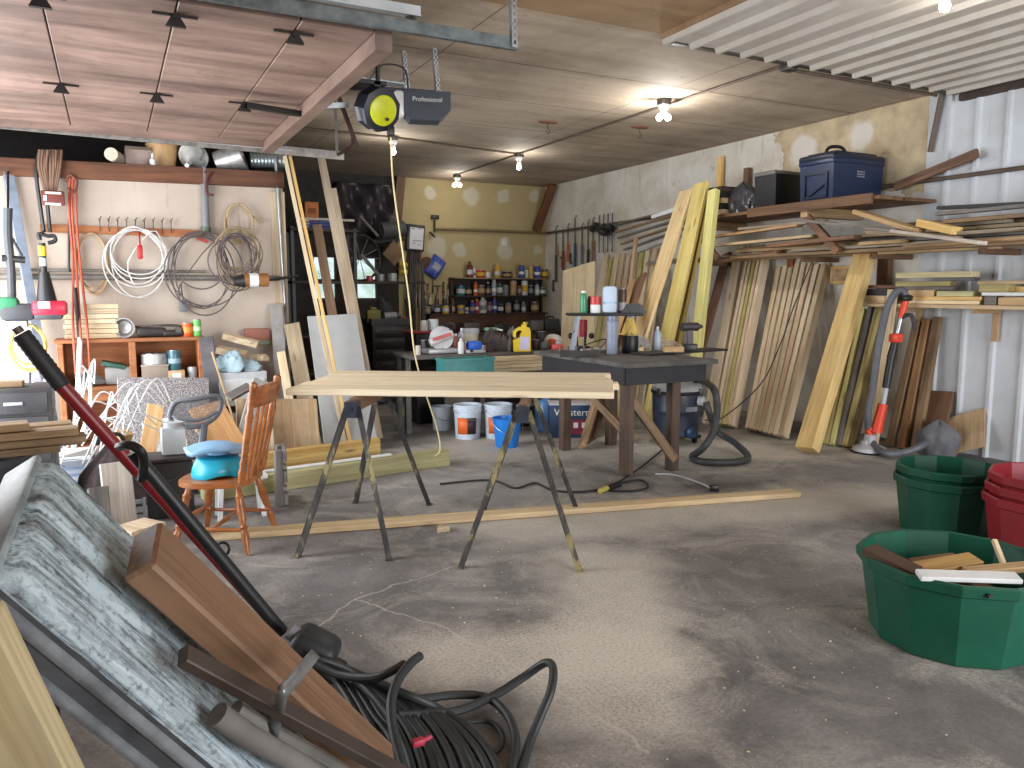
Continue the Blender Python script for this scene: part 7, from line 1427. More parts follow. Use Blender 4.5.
tag(MB().tube([at(735, 178, X=6.75), at(728, 190, X=6.7), at(735, 203, X=6.72)], 0.018, 8, 4).build('bent_pipe', LTGREY), 'bent pale pipe beside the crumpled bag on the high shelf', 'pipe') if False else None
# rack of long boards below, on wall arms
ZR = 1.985
rk = thing('lumber_rack', 'row of wooden wall arms holding the long boards', 'rack', (7.2, 6.0, ZR))
for y in (3.0, 4.35, 5.45, 6.38, 8.05): board('arm', None, None, (6.90, y, ZR - 0.032), (XW, y, ZR - 0.032), 0.05, 0.055, (0, 0, 1), BROWNWOOD, parent=rk)
random.seed(29); RM = [WEATHERED, BROWNWOOD, TAN, GREYWOOD, wood((186, 152, 112), (146, 112, 78)), wood((160, 132, 100), (118, 94, 70)), wood((206, 182, 146), (160, 134, 102)), wood((176, 162, 142), (136, 122, 104))]
LAY = [(6.80, 2.6, 7.6, .14, .03), (6.95, 3.4, 9.2, .12, .035), (7.09, 2.6, 8.6, .13, .03), (7.24, 3.2, 9.8, .14, .035), (7.38, 2.6, 9.0, .12, .04)]
z = ZR; cnt = 0
ROWN = ['bottom', 'second', 'third', 'fourth', 'fifth', 'sixth', 'top']
for lay in range(7):
    hmax = 0.036
    for j, (x, y0, y1, w_, t_) in enumerate(LAY[(0 if lay < 3 else 1):]):
        yy0 = y0 + random.uniform(-0.3, 0.9) * (1 if lay else 0); yy1 = y1 - random.uniform(0, 2.4) * (1 if lay else 0.3)
        if lay >= 5: yy1 = min(yy1, 5.2 + random.uniform(-.4, .3))
        elif lay >= 2: yy1 = min(yy1, 6.0 + random.uniform(-1.0, 2.2)); 
        jj = j + (0 if lay < 3 else 1)
        board('rack_board', 'long board on the wall rack, %s layer, %s' % (ROWN[lay], ['at the front edge', 'second from the front', 'third from the front', 'fourth from the front', 'against the wall'][jj]), 'board', (x, yy0, z + 0.018), (x + random.uniform(-.02, .02), yy1, z + 0.018 + random.uniform(0, 0.004)), w_, 0.032, (0, 0, 1), random.choice(RM), 'long boards on the wall rack'); cnt += 1
    z += 0.0395
ztop = z
for (p0, p1, w_, t_, m_, lab) in ((at(858, 212, X=6.64), at(919, 231, X=6.60), .16, .045, TAN, 'tan plank with a sawn end sticking out below the blue tote'), (at(921, 223, X=6.66), at(957, 231, X=6.6), .12, .07, AMBER, 'amber block end sticking out right of the tan plank'), (at(842, 224, X=6.56), at(983, 243, X=6.42), .11, .03, wood((214, 206, 194), (176, 164, 150)), 'long whitish plank slanting down out of the board rack'), (at(800, 220, X=6.55), at(912, 233, X=6.50), .12, .03, GREYWOOD, 'grey plank lying just above the long whitish plank'), (at(880, 253, X=6.9), at(1000, 247, X=7.0), .09, .03, TAN, 'thin tan board under the rack arms at the right'), (at(770, 246, X=6.63), at(858, 237, X=6.62), .12, .04, BROWNWOOD, 'brown board at the front of the rack beneath the black tote'), (at(716, 262, X=6.9), at(780, 252, X=6.8), .1, .04, wood((150, 112, 80), (110, 80, 56)), 'brown board end low at the left of the rack')):
    board('loose_plank', lab, 'plank', p0, p1, w_, t_, (0, -0.2, 1), m_)
random.seed(83)
for k, (xa, ya_, xb, yb_, X, m_) in enumerate(((705, 238, 800, 225, 6.66, 4), (712, 246, 815, 236, 6.68, 6), (740, 229, 826, 221, 6.66, 7), (868, 232, 960, 238, 6.62, 6), (905, 247, 1030, 238, 6.64, 4), (925, 236, 1040, 228, 6.66, 7), (945, 222, 1040, 214, 6.7, 0), (938, 214, 1035, 205, 6.72, 3), (862, 244, 905, 241, 6.64, 2))):
    board('loose_plank', ['weathered plank low at the left front of the rack', 'cream brown plank just below the left front rack boards', 'greyish plank under the black tote on the rack front', 'buff plank end beside the long whitish plank', 'brown plank low at the right front of the rack', 'greyish plank across the right front of the rack', 'weathered plank near the top right of the rack', 'grey plank topmost at the right of the rack', 'tan short plank below the long whitish plank'][k], 'plank', at(xa, ya_, X=X), at(xb, yb_, X=X - 0.01), random.uniform(.07, .12), 0.032, (0, -0.15, 1), RM[m_])
tag(MB().bar(at(940, 208, X=6.78), at(1040, 203, X=6.78), 0.1, 0.03).build('black_strip', BLACK), 'black strip lying on top of the rack boards at the right', 'strip')
# sloping thin strips and a white bar at the far left of the rack, black bundle of clamps
tag(MB().bar(at(653, 217, X=6.70), at(690, 205, X=6.66), 0.06, 0.05).build('white_bar', WHITE), 'white bar end sticking out in front of the tall cream plank', 'bar')
random.seed(31)
for k in range(6): board('thin_strip', 'thin grey strip, %s of six at the far rack end' % ['topmost', 'second from top', 'third from top', 'fourth from top', 'fifth from top', 'lowest'][k], 'strip', at(612 + 3 * k, 226 + 6 * k, X=XW - 0.08), at(700, 203 + 5 * k, X=XW - 0.12), 0.05, 0.03, (0, 0, 1), random.choice([GREYWOOD, WEATHERED, LTGREY]), 'grey strips at the far end of the rack')
for i, y in enumerate((9.2, 10.4)): pass
random.seed(37); q = at(602, 231, X=XW - 0.12); t = thing('clamp_bundle', 'black bundle of clamps hanging on the far right wall', 'clamps', q)
for k in range(7): MB().rbox(q + Vector((random.uniform(-.06, .02), random.uniform(-.28, .28), random.uniform(-.12, .12))), (0.1, 0.2, 0.1), 0.025, Euler((random.uniform(-.5, .5), 0, 0)).to_matrix()).build('clamp_head', BLACK, t)
for k in range(4): MB().cyl(q + Vector((0.07, -0.2 + 0.13 * k, -0.35)), q + Vector((0.07, -0.2 + 0.13 * k, 0.28)), 0.012).build('bar', OLDSTEEL, t)
# plywood lid, blocks and grey cabinet at the far end
q = at(573, 345, Z=0) ; board('plywood_sheet', 'tall beige plywood panel standing behind the cans on the step', 'panel', at(576, 414, Z=0), at(579, 271, X=6.0), 0.52, 0.02, (-1, -0.6, 0.1), wood((202, 184, 150), (172, 152, 118), knots=0), lean=0.001)
for i, (x, y, w_, h_, m_, lab) in enumerate(((609, 258, .5, .07, AMBER, 'tilted amber board lying on the far lumber heap'), (575, 263, .3, .12, TAN, 'tan block lying on top of the beige plywood panel'))): pass
# lower shelf with short offcuts
ZL = 1.475
ls = thing('low_shelf', 'lower pine wall shelf loaded with short offcuts', 'shelf', (7.25, 4.4, ZL)); board('deck_board', None, None, (7.24, 2.7, ZL - 0.02), (7.24, 5.70, ZL - 0.02), 0.42, 0.036, (0, 0, 1), PINE, parent=ls)
for y in (3.2, 4.5, 5.3): board('bracket', None, None, (7.1, y, ZL - 0.06), (XW, y, ZL - 0.06), 0.06, 0.045, (0, 0, 1), TAN, parent=ls); board('bracket', None, None, (XW - 0.02, y, ZL - 0.35), (XW - 0.02, y, ZL - 0.085), 0.06, 0.035, (-1, 0, 0), TAN, parent=ls)
def off(xa, xb, yb, h, m_, lab, X=7.12, w_=0.12): 
    a_, b_ = at(xa, 300, X=X), at(xb, 300, X=X); z0_ = at((xa + xb) / 2, yb, X=X).z
    board('shelf_offcut', lab, 'offcut', (X, a_.y, z0_ + h / 2), (X, b_.y, z0_ + h / 2), w_, h, (0, 0, 1), m_, 'offcuts on the lower wall shelf')
zz = ZL + 0.001
def offz(xa, xb, z0_, h, m_, lab, X=7.12, w_=0.12, dx=0.0):
    a_, b_ = at(xa, 300, X=X), at(xb, 300, X=X)
    return board('shelf_offcut', lab, 'offcut', (X, a_.y, z0_ + h / 2), (X + dx, b_.y, z0_ + h / 2), w_, h, (0, 0, 1), m_, 'offcuts on the lower wall shelf')
offz(858, 888, zz, 0.075, PINE, 'cream offcut at the left end of the lower shelf', 7.14)
offz(911, 983, zz, 0.036, PINE, 'long cream board at the bottom of the lower shelf, middle', 7.12); offz(905, 985, zz + 0.038, 0.034, AMBER, 'long amber board second from the bottom of the lower shelf', 7.12)
offz(911, 937, zz + 0.074, 0.06, TAN, 'tan block on the two long boards of the lower shelf', 7.12); offz(940, 976, zz + 0.074, 0.05, wood((200, 196, 150), (160, 156, 116)), 'greenish block on the two long boards of the lower shelf', 7.12)
offz(900, 955, zz + 0.136, 0.03, GREYWOOD, 'dark strip bridging the two blocks on the lower shelf', 7.14); offz(898, 950, zz + 0.168, 0.05, OLDGRN, 'greenish cream board above the dark strip on the lower shelf', 7.14, dx=0.03)
offz(935, 972, zz + 0.22, 0.03, pm((92, 94, 98), 0.6), 'slate grey strip near the top of the lower shelf stack', 7.14, 0.12, 0.05); offz(898, 974, zz + 0.252, 0.055, wood((226, 214, 170), (196, 180, 134)), 'longest cream board on top of the lower shelf stack', 7.14)
offz(988, 1000, zz, 0.08, GREYWOOD, 'grey stub beside the two long boards on the lower shelf', 7.12); offz(1002, 1060, zz, 0.07, TAN, 'tan block at the right end of the lower shelf', 7.12); offz(985, 1060, zz + 0.082, 0.03, WHITE, 'white strip on the right hand blocks of the lower shelf', 7.10); offz(982, 1010, zz + 0.114, 0.07, OLDGRN, 'greenish stub on the white strip of the lower shelf', 7.14); offz(1003, 1060, zz + 0.114, 0.05, AMBER, 'amber block on the white strip at the picture edge', 7.26); offz(980, 1060, zz + 0.186, 0.03, PALE, 'pale board topping the right hand stack of the lower shelf', 7.14)
offz(868, 892, zz + 0.077, 0.07, pm((56, 54, 60), 0.5), 'dark block on the cream offcut at the left of the lower shelf', 7.14); offz(862, 905, zz + 0.15, 0.035, BROWNWOOD, 'brown strip above the dark block on the lower shelf', 7.16)

# --- drywall sander with hose, silver head and grey dust bag
hd = at(869, 452, Z=0); sd = thing('drywall_sander', 'orange and black long drywall sander with a silver head leaning on lumber', 'sander', hd)
ORN = pm((232, 72, 44), 0.4, dirt=0.12, name='tool_orange')
MB().lathe([(0.155, 0.002), (0.165, 0.02), (0.15, 0.05), (0.08, 0.08), (0, 0.085)], hd, 24).build('head', pm((216, 218, 226), 0.35, 0.1, 0.2), sd); MB().lathe([(0.16, 0.001), (0.172, 0.001), (0.176, 0.008), (0.17, 0.016), (0.16, 0.014)], hd, 24, ring=True).build('brush_skirt', BLACK, sd)
MB().rbox(hd + Vector((0.0, 0, 0.12)), (0.09, 0.09, 0.12), 0.02).rbox(hd + RT * -0.04 + Vector((0, 0, 0.09)), (0.08, 0.07, 0.06), 0.02).build('gear_case', LTGREY, sd)
def sp(x, y, X): return at(x, y, X=X)
pts = [sp(876, 432, hd.x + 0.03), sp(883, 404, hd.x + 0.07), sp(886, 388, hd.x + 0.09), sp(891, 358, hd.x + 0.14), sp(896, 338, hd.x + 0.17), sp(901, 318, hd.x + 0.20), sp(906, 298, hd.x + 0.23)]
MB().cyl(pts[0], pts[1], 0.055, 0.045).build('motor_housing', ORN, sd); MB().tube([hd + Vector((0, 0, 0.17)), hd + RT * -0.02 + Vector((0, 0, 0.24)), pts[0]], 0.028, 8, 4).build('yoke', ORN, sd)
MB().cyl(pts[1], pts[2], 0.025).build('collar', LTGREY, sd); MB().cyl(pts[2], pts[3], 0.038).build('lower_grip', BLACK, sd); MB().cyl(pts[3], pts[4], 0.042, 0.034).build('grip', BLACK, sd); MB().rbox(pts[4], (0.1, 0.1, 0.09), 0.02).build('trigger_block', ORN, sd); MB().cyl(pts[4], pts[5], 0.022).build('tube', STEEL, sd); MB().cyl(pts[5], pts[6], 0.032).build('top_grip', ORN, sd); MB().rbox(pts[6], (0.1, 0.1, 0.06), 0.02).build('end_cap', BLACK, sd)
bag = at(937, 455, Z=0)
hose = [pts[6] + Vector((0, 0, 0.02)), pts[6] + RT * -0.05 + Vector((-0.03, 0, 0.08)), sp(888, 306, 6.74), sp(879, 345, 6.70), sp(873, 385, 6.66), sp(868, 415, 6.62), at(871, 440, Z=0.12), at(885, 453, Z=0.05), at(905, 452, Z=0.06), at(921, 446, Z=0.12), bag + RT * -0.05 + Vector((0, 0, 0.16))]
MB().tube(hose, 0.034, 10, 8).build('hose', pm((98, 102, 110), 0.5, name='sander_hose'), sd)
MB().tube([pts[5], sp(911, 315, hd.x + 0.2), sp(915, 330, hd.x + 0.2)], 0.02, 8, 4).build('side_handle', DKGREY, sd)
def dustbag(u, v): a = 2 * math.pi * u; r = 0.135 * (1.0 if v < 0.55 else max(0.02, 1 - ((v - 0.55) / 0.45) ** 2 * 0.98)) * (0.95 + 0.25 * math.sin(v * 2.8 + 0.2) ) * (1 + 0.07 * math.sin(6 * a + 5 * v) + 0.05 * math.sin(11 * a - 4 * v)); return bag + Vector((math.cos(a) * r, math.sin(a) * r * 1.2, 0.002 + 0.34 * v + 0.02 * math.sin(3 * a) * v))
tag(MB().grid(dustbag, 36, 14).build('dust_bag', pm((112, 114, 120), 0.8, dirt=0.3), smooth=80), 'slumped grey cloth dust bag at the end of the sander hose', 'dust bag')

# --- twelve-sided tubs
def tub(name, label, c, r, h, mat, rims=1, rot=0.13, dz=0.05):
    t = thing(name, label, 'tub', c, 0)
    MB().lathe([(r * 0.80, 0.001), (r * 0.82, 0.01), (r * 0.95, h * 0.9), (r * 0.955, h), (r * 0.945, h), (r * 0.938, h * 0.9), (r * 0.808, 0.015), (0, 0.015)], c, 12, rot=rot).build('shell', mat, t, smooth=20)
    MB().lathe([(r * 0.958, h - 0.055), (r * 1.0, h - 0.045), (r * 1.01, h - 0.006), (r * 0.99, h + 0.004), (r * 0.955, h + 0.001)], c, 12, rot=rot, ring=True).build('rim', mat, t, smooth=20)
    for s in (0.7, 3.9): a = rot + s; MB().cyl(Vector(c) + Vector((math.cos(a) * r * 0.99, math.sin(a) * r * 1.015, h - 0.028)), Vector(c) + Vector((math.cos(a) * r * 0.98, math.sin(a) * r * 0.98, h - 0.028)), 0.010).build('rope_hole', BLACK, t)
    return t
TG = pm((14, 84, 64), 0.38, dirt=0.25, scale=5, name='tub_green'); TRED = pm((142, 30, 42), 0.38, dirt=0.25, scale=5, name='tub_red')
c = at(948, 600, D=3.72); cf = Vector((c.x, c.y, 0)); cf = Vector((EYEV.x, EYEV.y, 0)) + (at(967, 384, D=3.50) - EYEV) * 1.0; cf.z = 0
tub('feed_tub', 'large green twelve sided tub filled with wood scraps in front', cf, 0.415, 0.385, TG)
cg = at(954, 384, D=5.12) ; cg.z = 0; tub('feed_tub', 'lower green tub of the nested pair behind the scrap tub', cg, 0.33, 0.38, TG, rot=0.3)
tub('feed_tub', 'upper green tub nested inside another behind the scrap tub', cg + Vector((0, 0, 0.066)), 0.318, 0.385, TG, rot=0.3)
cr = at(1062, 384, D=4.50); cr.z = 0
for k, lab in enumerate(('lowest red tub of the nested stack at the picture edge', 'middle red tub nested in the stack at the picture edge', 'topmost red tub nested in the stack at the picture edge')): tub('feed_tub', lab, cr + Vector((0, 0, 0.066 * k)), 0.36 - 0.012 * k, 0.40, TRED, rot=0.2)
# scraps in the front tub
zf = 0.385
SCR = [(at(868, 549, Z=0.41), at(917, 573, Z=0.36), .10, .035, wood((84, 60, 44), (50, 36, 28), grime=0.4), 'dark rotten board leaning over the left rim of the scrap tub'), (at(913, 570, Z=0.36), at(976, 559, Z=0.38), .09, .025, wood((176, 140, 84), (134, 100, 58)), 'tan strip lying across the scraps in the green tub'), (at(930, 566, Z=0.35), at(972, 573, Z=0.34), .10, .03, PALE, 'pale offcut among the scraps in the green tub'), (at(918, 575, Z=0.395), at(1019, 578, Z=0.40), .07, .022, WHITE, 'white painted board resting on the front of the scrap tub'), (at(965, 572, Z=0.36), at(1035, 566, Z=0.38), .05, .03, TAN, 'tan stick right of the scraps in the green tub'), (at(994, 540, Z=0.42), at(1005, 568, Z=0.33), .022, .022, PALE, 'thin pale stick standing up in the scrap tub'), (at(915, 566, Z=0.31), at(960, 560, Z=0.31), .1, .03, wood((130, 98, 62), (90, 66, 44)), 'brown scrap lying under the tan strip in the tub')]
for p0, p1, w_, t_, m_, lab in SCR: board('wood_scrap', lab, 'scrap', p0, p1, w_, t_, (0, -0.2, 1), m_, 'scraps in the green tub')
random.seed(43)
for k in range(9):
    a = random.uniform(0, 6.28); r_ = random.uniform(0, 0.2); c_ = cf + Vector((r_ * math.cos(a), r_ * math.sin(a), 0.05 + 0.03 * k)); d_ = Vector((math.cos(a * 3), math.sin(a * 3), random.uniform(-.1, .1))) * random.uniform(0.1, 0.17)
    board('wood_scrap', 'loose wood scrap lying deep inside the front green tub', 'scrap', c_ - d_, c_ + d_, random.uniform(.05, .1), .025, (0, 0, 1), random.choice([TAN, PALE, WEATHERED, BROWNWOOD]), 'scraps deep in the green tub')

# ================================================================== FOREGROUND LEFT: PANEL, PLANK, TOOLS, CABLE HEAP
def scuffed():
    s = NT('scuffed_white_paint'); mp = s.coord((1, 1, 1), 'Object', False)
    m1 = s.n('ShaderNodeMapping'); m1.inputs['Scale'].default_value = (2.6, 30, 30); s.l(mp, 0, m1, 'Vector'); n1 = s.noise(m1, 1.0, 6.0, 0.75, 0.9)
    n2 = s.noise(mp, 5.0, 5.0, 0.7, 0.6); n3 = s.noise(mp, 46.0, 4.0, 0.75)
    r1 = s.ramp(n1, 'Fac', [(0.36, lin((34, 38, 42))), (0.45, lin((124, 136, 142))), (0.58, lin((178, 192, 198)))])
    r2 = s.ramp(n2, 'Fac', [(0.50, G(0.0)), (0.62, G(0.85))]); r3 = s.ramp(n3, 'Fac', [(0.34, G(0.4)), (0.5, G(1.0))])
    c = s.mix(r2.outputs[0], r1.outputs[0], lin((172, 188, 196))); c = s.mix(1.0, c, r3.outputs[0], 'MULTIPLY')
    s.bump(n1.outputs[0], 0.15, 0.01); return s.done(c, 0.6)
SCUF = scuffed(); SHADE_GRIME = pm((74, 76, 80), 0.6, dirt=0.55, scale=9, name='shaded_grimy_underside')  # underside colour darkened for the panel's shaded side, with patchy grime on top
T1 = at(50, 453, D=1.80); F1 = at(366, 765, D=2.47)
d2 = min((0.9 + 0.005 * i for i in range(300)), key=lambda d: abs((at(9, 570, D=d) - T1).dot((F1 - T1).normalized()))); T2 = at(9, 570, D=d2); F2 = F1 + T2 - T1
ux = ((F1 + F2) / 2 - (T1 + T2) / 2); PLn = ux.length; ux.normalize(); wy = (T1 + F1 - T2 - F2) * 0.5; wy = (wy - ux * wy.dot(ux)); PW = 0.5 * ((T1 - T2).length + (F1 - F2).length); wy.normalize(); nz = ux.cross(wy)
if nz.z < 0: nz = -nz; 
PM = Matrix((ux, wy, nz)).transposed(); PC = (T1 + T2 + F1 + F2) / 4
pan = thing('painted_panel', 'big scuffed bluish white ribbed panel leaning at the lower left', 'panel', PC); pan.rotation_euler = PM.to_euler()
def PP(x, y, z=0): return PC + PM @ Vector((x, y, z))
def onp(x, y, lift=0.0):
    """the point seen at pixel x, y that lies lift above the panel face"""
    d = at(x, y, D=1.0) - EYEV; return EYEV + d * ((PC + nz * lift - EYEV).dot(nz) / d.dot(nz))
# face: shallow dish with lengthwise ridges, rounded rim
prof = [(-0.5, -0.035), (-0.49, -0.008), (-0.46, 0.0), (-0.20, 0.002), (-0.17, 0.010), (-0.13, 0.010), (-0.10, 0.0), (0.02, -0.004), (0.05, 0.006), (0.09, 0.006), (0.12, -0.004), (0.40, 0.0), (0.46, 0.003), (0.49, -0.006), (0.5, -0.035)]
def face_(u, v):
    i = round(u * (len(prof) - 1)); y, z = prof[i]; xx = (v - 0.5) * PLn; e = max(0.0, 0.035 - v * PLn * 1.0) ; k = 1 - 0.0 * v
    return PP(xx, y * PW, z - (0.03 * (e / 0.035) ** 2 if e > 0 else 0))
MB().grid(face_, len(prof) - 1, 60).build('face', SCUF, pan, smooth=50)
MB().box(PP(0, 0, -0.075), (PLn, PW, 0.08), PM).build('body', SHADE_GRIME, pan, smooth=0)
MB().rbox(PP(0.0, -0.49 * PW, -0.06), (PLn, 0.03, 0.03), 0.012, PM).rbox(PP(0.0, -0.5 * PW, -0.118), (PLn, 0.025, 0.025), 0.01, PM).build('side_rail', pm((120, 124, 128), 0.55, dirt=0.5, scale=12), pan)
MB().rbox(PP(-PLn / 2 - 0.008, 0, -0.06), (0.02, PW * 0.98, 0.09), 0.012, PM).build('end_cap', pm((136, 146, 150), 0.5, dirt=0.5, scale=12), pan)
# barrel it rests on
bq = PP(-PLn / 2 + 0.10, 0.0, -0.115); top_z = bq.z - 0.20
t = thing('black_drum', 'black drum standing behind the top end of the scuffed panel', 'drum', (bq.x - 0.12, bq.y + 0.02, 0))
MB().lathe([(0.15, 0.001), (0.17, 0.02), (0.175, top_z * 0.33), (0.182, top_z * 0.34), (0.175, top_z * 0.36), (0.175, top_z - 0.02), (0.16, top_z), (0, top_z)], (bq.x - 0.12, bq.y + 0.02, 0), 28).build('shell', pm((40, 42, 46), 0.5, dirt=0.4), t)
MB().lathe([(0.05, 0.0), (0.05, 0.03), (0, 0.032)], (bq.x - 0.14, bq.y + 0.05, top_z), 14).build('bung', GREY, t)
# brown finished plank over the panel
a0, a1 = onp(142, 549, 0.09), onp(385, 772, 0.09); wd = at(153, 521, D=2.03) - at(150, 566, D=1.91); ax_ = (a1 - a0).normalized(); wd = (wd - ax_ * wd.dot(ax_)).normalized(); un = wd.cross(ax_)
if un.dot(EYEV - a0) < 0: un = -un
PLK = wood((140, 106, 80), (108, 78, 56), rough=0.5, knots=0.0, grime=0.2)
board('finished_plank', 'brown finished wooden plank lying along the scuffed panel', 'plank', a0, a1, 0.150, 0.075, un, PLK, b=0.008)
# steel strips and padded roll lying on the panel
board('steel_angle', 'dark brown metal bar lying across the scuffed panel', 'bar', onp(182, 655, 0.07), onp(404, 776, 0.19), 0.045, 0.028, un, pm((74, 62, 56), 0.45, 0.3))
tag(MB().tube([onp(217, 714, 0.045), onp(250, 737, 0.05), onp(290, 759, 0.05), onp(350, 797, 0.05)], 0.026, 12, 5).build('padded_tube', pm((112, 108, 104), 0.75, dirt=0.3)), 'grey rounded pipe wrap lying on the scuffed panel below the metal bar', 'pipe wrap')
tag(MB().tube([onp(236, 708, 0.045), onp(269, 729, 0.05), onp(309, 750, 0.05), onp(369, 785, 0.05)], 0.018, 10, 5).build('padded_tube', pm((126, 122, 116), 0.75, dirt=0.3)), 'thinner pipe wrap strip lying against the grey rounded pipe wrap', 'pipe wrap')
st_ = [onp(314, 654, 0.215), onp(297, 675, 0.215), onp(281, 693, 0.20), onp(277, 715, 0.10), onp(272, 736, 0.05)]
def strap(u, v): i = min(int(u * 4), 3); p = st_[i].lerp(st_[i + 1], u * 4 - i); return p + ax_ * (0.036 * (v - 0.5)) + un * 0.004
tag(MB().grid(strap, 16, 1).build('metal_strap', pm((140, 142, 144), 0.35, 0.5), solid=0.003), 'grey metal strap bent over the brown plank', 'strap')
# light lumber at the very corner
LUM = wood((200, 182, 142), (178, 154, 112), knots=0.0, grime=0.1)
c0, c1 = at(-44, 622, D=1.14), at(150, 985, Z=0.10); wd2 = (RT * 0.9 + UP * 0.35); 
board('corner_lumber', 'thick pale yellow lumber piece at the bottom left corner', 'lumber', c0, c1, 0.115, 0.06, -FW + RT * 0.25 + UP * 0.1, LUM, b=0.004)
board('corner_lumber', 'second darker lumber piece behind the thick pale one at the corner', 'lumber', at(-100, 700, D=1.1), at(60, 1010, Z=0.08), 0.07, 0.05, -FW + UP * 0.1, wood((196, 164, 116), (160, 126, 84), knots=0.0), b=0.004)

# red shafted tool with black grip
t = thing('red_pole', 'long red steel shaft with a black ribbed grip leaning diagonally', 'pole', at(268, 622, Z=0))
r0, r1, r2 = at(21, 334, D=3.05), at(60, 384, D=3.12), at(266, 620, Z=0.0) + Vector((0, 0, 0.03))
MB().cyl(r1, r2, 0.029, 0.027, 18).build('shaft', pm((124, 22, 28), 0.35, dirt=0.2, name='dark_red'), t)
mb = MB(); L = (r1 - r0).length; pf = []
for i in range(24): pf.append((0.033 + (0.003 if i % 2 else 0), L * i / 23 * 1.06))
mb.lathe(pf, r0, 18, r1 - r0); mb.build('grip', pm((26, 26, 28), 0.6, name='grip_rubber'), t)
MB().cyl(r0 - (r1 - r0).normalized() * 0.005, r0 - (r1 - r0).normalized() * 0.03, 0.018).build('end_knob', OLDSTEEL, t)
# black string edger
t = thing('lawn_edger', 'black wheeled edger with loop handle lying beside the red shaft', 'edger', at(310, 655, Z=0))
e0, e1 = at(133, 452, D=3.0), at(282, 632, Z=0.12)
MB().cyl(e0, e1, 0.026, 0.028, 16).build('shaft', BLACK, t)
lp = [at(112, 440, D=2.97), at(121, 437, D=2.93), at(133, 440, D=2.92), at(141, 447, D=2.93), at(144, 458, D=2.96), at(143, 472, D=3.02), at(141, 482, D=3.05)]
MB().tube([p_.lerp(lp[5], 0.22) for p_ in lp], 0.018, 10, 5).build('loop_handle', pm((22, 22, 24), 0.35), t)
rp = at(217, 556, D=3.35); MB().tube([rp + RT * (0.025 + 0.028 * math.cos(2 * math.pi * i / 12)) + UP * (0.03 + 0.028 * math.sin(2 * math.pi * i / 12)) for i in range(12)], 0.006, 8, closed=True).build('ring', BLACK, t)
hc = at(314, 650, Z=0.10); HM = pm((46, 50, 54), 0.5, dirt=0.3, name='edger_housing')
Rh = Matrix((RT, Vector((-RT.y, RT.x, 0)), Vector((0, 0, 1)))).transposed() @ Matrix.Rotation(math.radians(28), 3, 'Y')
MB().rbox(hc, (0.20, 0.18, 0.15), 0.045, Rh, 3).build('housing', HM, t)
MB().rbox(hc + Rh @ Vector((0.06, 0.0, -0.05)), (0.2, 0.2, 0.05), 0.02, Rh).build('skirt', BLACK, t)
MB().cyl(hc + Rh @ Vector((-0.13, 0, 0.03)), hc + Rh @ Vector((-0.08, 0, 0.02)), 0.035).build('collar', GREY, t); MB().cyl(hc + Rh @ Vector((-0.02, -0.091, 0.02)), hc + Rh @ Vector((-0.02, -0.096, 0.02)), 0.012).build('screw', BLACK, t)

# heap of heavy black cable on the floor
HC = pm((44, 48, 50), 0.55, dirt=0.3, name='heavy_cable')
t = thing('heavy_cable', 'heap of heavy black cable looping over the concrete in the foreground', 'cable', at(440, 720, Z=0))
def cab(pts, r=0.0165): return MB().tube([at(x, y, Z=z) for x, y, z in pts], r, 10, 10).build('cable_loop', HC, t)
cab([(398, 715, .10), (425, 714, .08), (460, 710, .06), (495, 695, .06), (525, 676, .10), (545, 663, .16), (553, 668, .18), (551, 690, .14), (541, 715, .08), (530, 742, .03), (520, 775, .02), (500, 830, .02)])
cab([(392, 700, .09), (420, 699, .08), (455, 695, .06), (485, 697, .05), (505, 712, .05), (515, 735, .04), (514, 760, .03), (505, 800, .02)])
cab([(452, 728, .05), (470, 722, .03), (490, 722, .02), (502, 735, .02), (500, 748, .02), (485, 756, .02), (470, 760, .03)], 0.010)
cab([(420, 656, .22), (410, 664, .22), (397, 682, .20), (391, 705, .17), (394, 735, .13), (405, 775, .08), (420, 830, .03)], 0.0175)
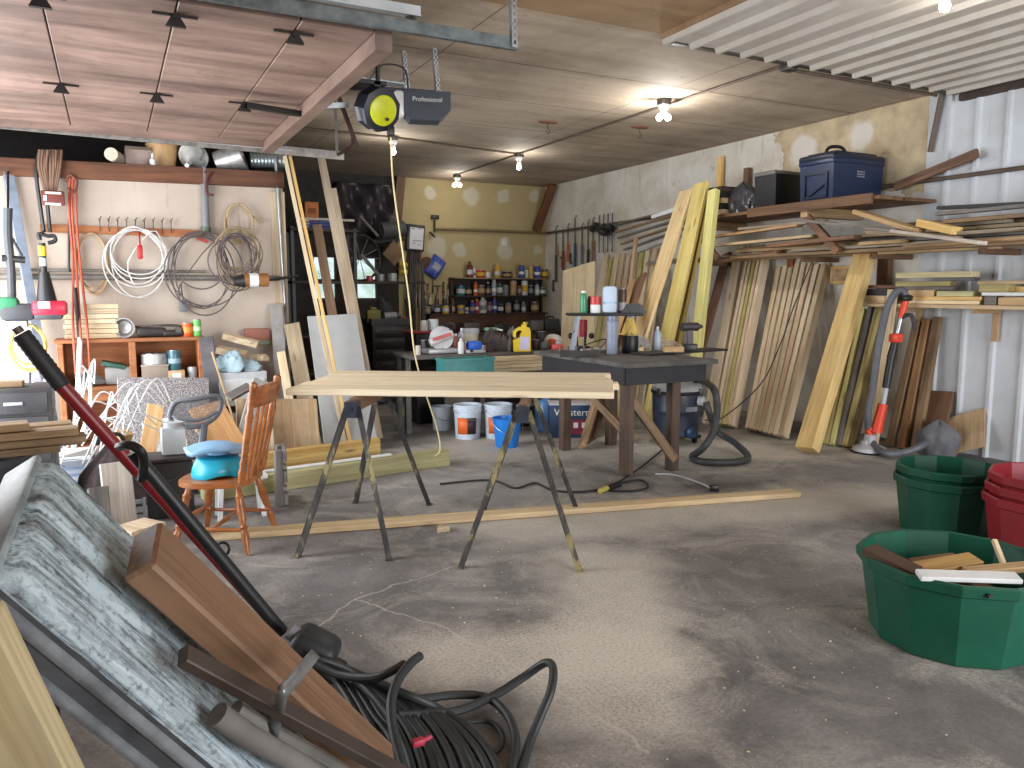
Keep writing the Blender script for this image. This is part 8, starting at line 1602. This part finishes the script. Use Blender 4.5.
cab([(404, 664, .20), (390, 672, .20), (372, 678, .17), (340, 675, .12), (315, 664, .12)])
random.seed(47)
for k in range(9):
    dx, dy = 9 * k, 2.5 * k
    cab([(306 + dx * 0.5, 655 + dy * 0.8, .10), (335 + dx * 0.9, 664 + dy * 1.4, .12 + .01 * (k % 3)), (368 + dx * 1.0 + random.uniform(-4, 4), 690 + dy, .12 - .006 * k), (395 + dx * 1.1 + random.uniform(-5, 5), 725 + dy * 0.5, .09 - .005 * k), (412 + dx * 1.2, 770 + random.uniform(-4, 4), .05), (420 + dx * 1.2, 840, .025)], 0.0155)
for k in range(4): cab([(330 + 12 * k, 672 + 6 * k, .07), (352 + 10 * k, 705 + 4 * k, .06), (366 + 14 * k, 745, .04), (372 + 16 * k, 800, .02)], 0.0155)
p = at(418, 742, Z=0.10); tag(MB().rbox(p, (0.045, 0.03, 0.025), 0.008).cyl(p + Vector((0.02, 0, 0)), p + Vector((0.05, 0.01, 0.0)), 0.008).build('cable_plug', pm((176, 52, 74), 0.5)), 'small pinkish red connector lying among the black cable loops', 'connector')

# pale chips and shavings scattered on the concrete
random.seed(53); mb = MB()
for k in range(1300):
    if k % 3 == 0: x, y = random.gauss(5.0, 1.0), random.gauss(6.3, 0.8)
    elif k % 3 == 1: x, y = random.gauss(2.4, 0.9), random.gauss(3.3, 0.8)
    else: x, y = random.uniform(0.6, 6.5), random.uniform(2.2, 7.0)
    a = random.uniform(0, 6.28); l_ = random.uniform(0.002, 0.006); d = Vector((math.cos(a), math.sin(a), 0)) * l_; n_ = Vector((-d.y, d.x, 0)) * random.uniform(0.25, 0.6); c = Vector((x, y, 0.0015)); h = Vector((0, 0, random.uniform(0.001, 0.004)))
    mb._add([c - d - n_, c + d - n_, c + d + n_ + h, c - d + n_ + h, c + h], [(0, 1, 4), (1, 2, 4), (2, 3, 4), (3, 0, 4), (3, 2, 1, 0)])
tag(mb.build('wood_shavings', pm((218, 200, 166), 0.9, dirt=0.1), keep=True, smooth=0), 'pale wood shavings scattered over the concrete floor', 'shavings', kind='stuff')
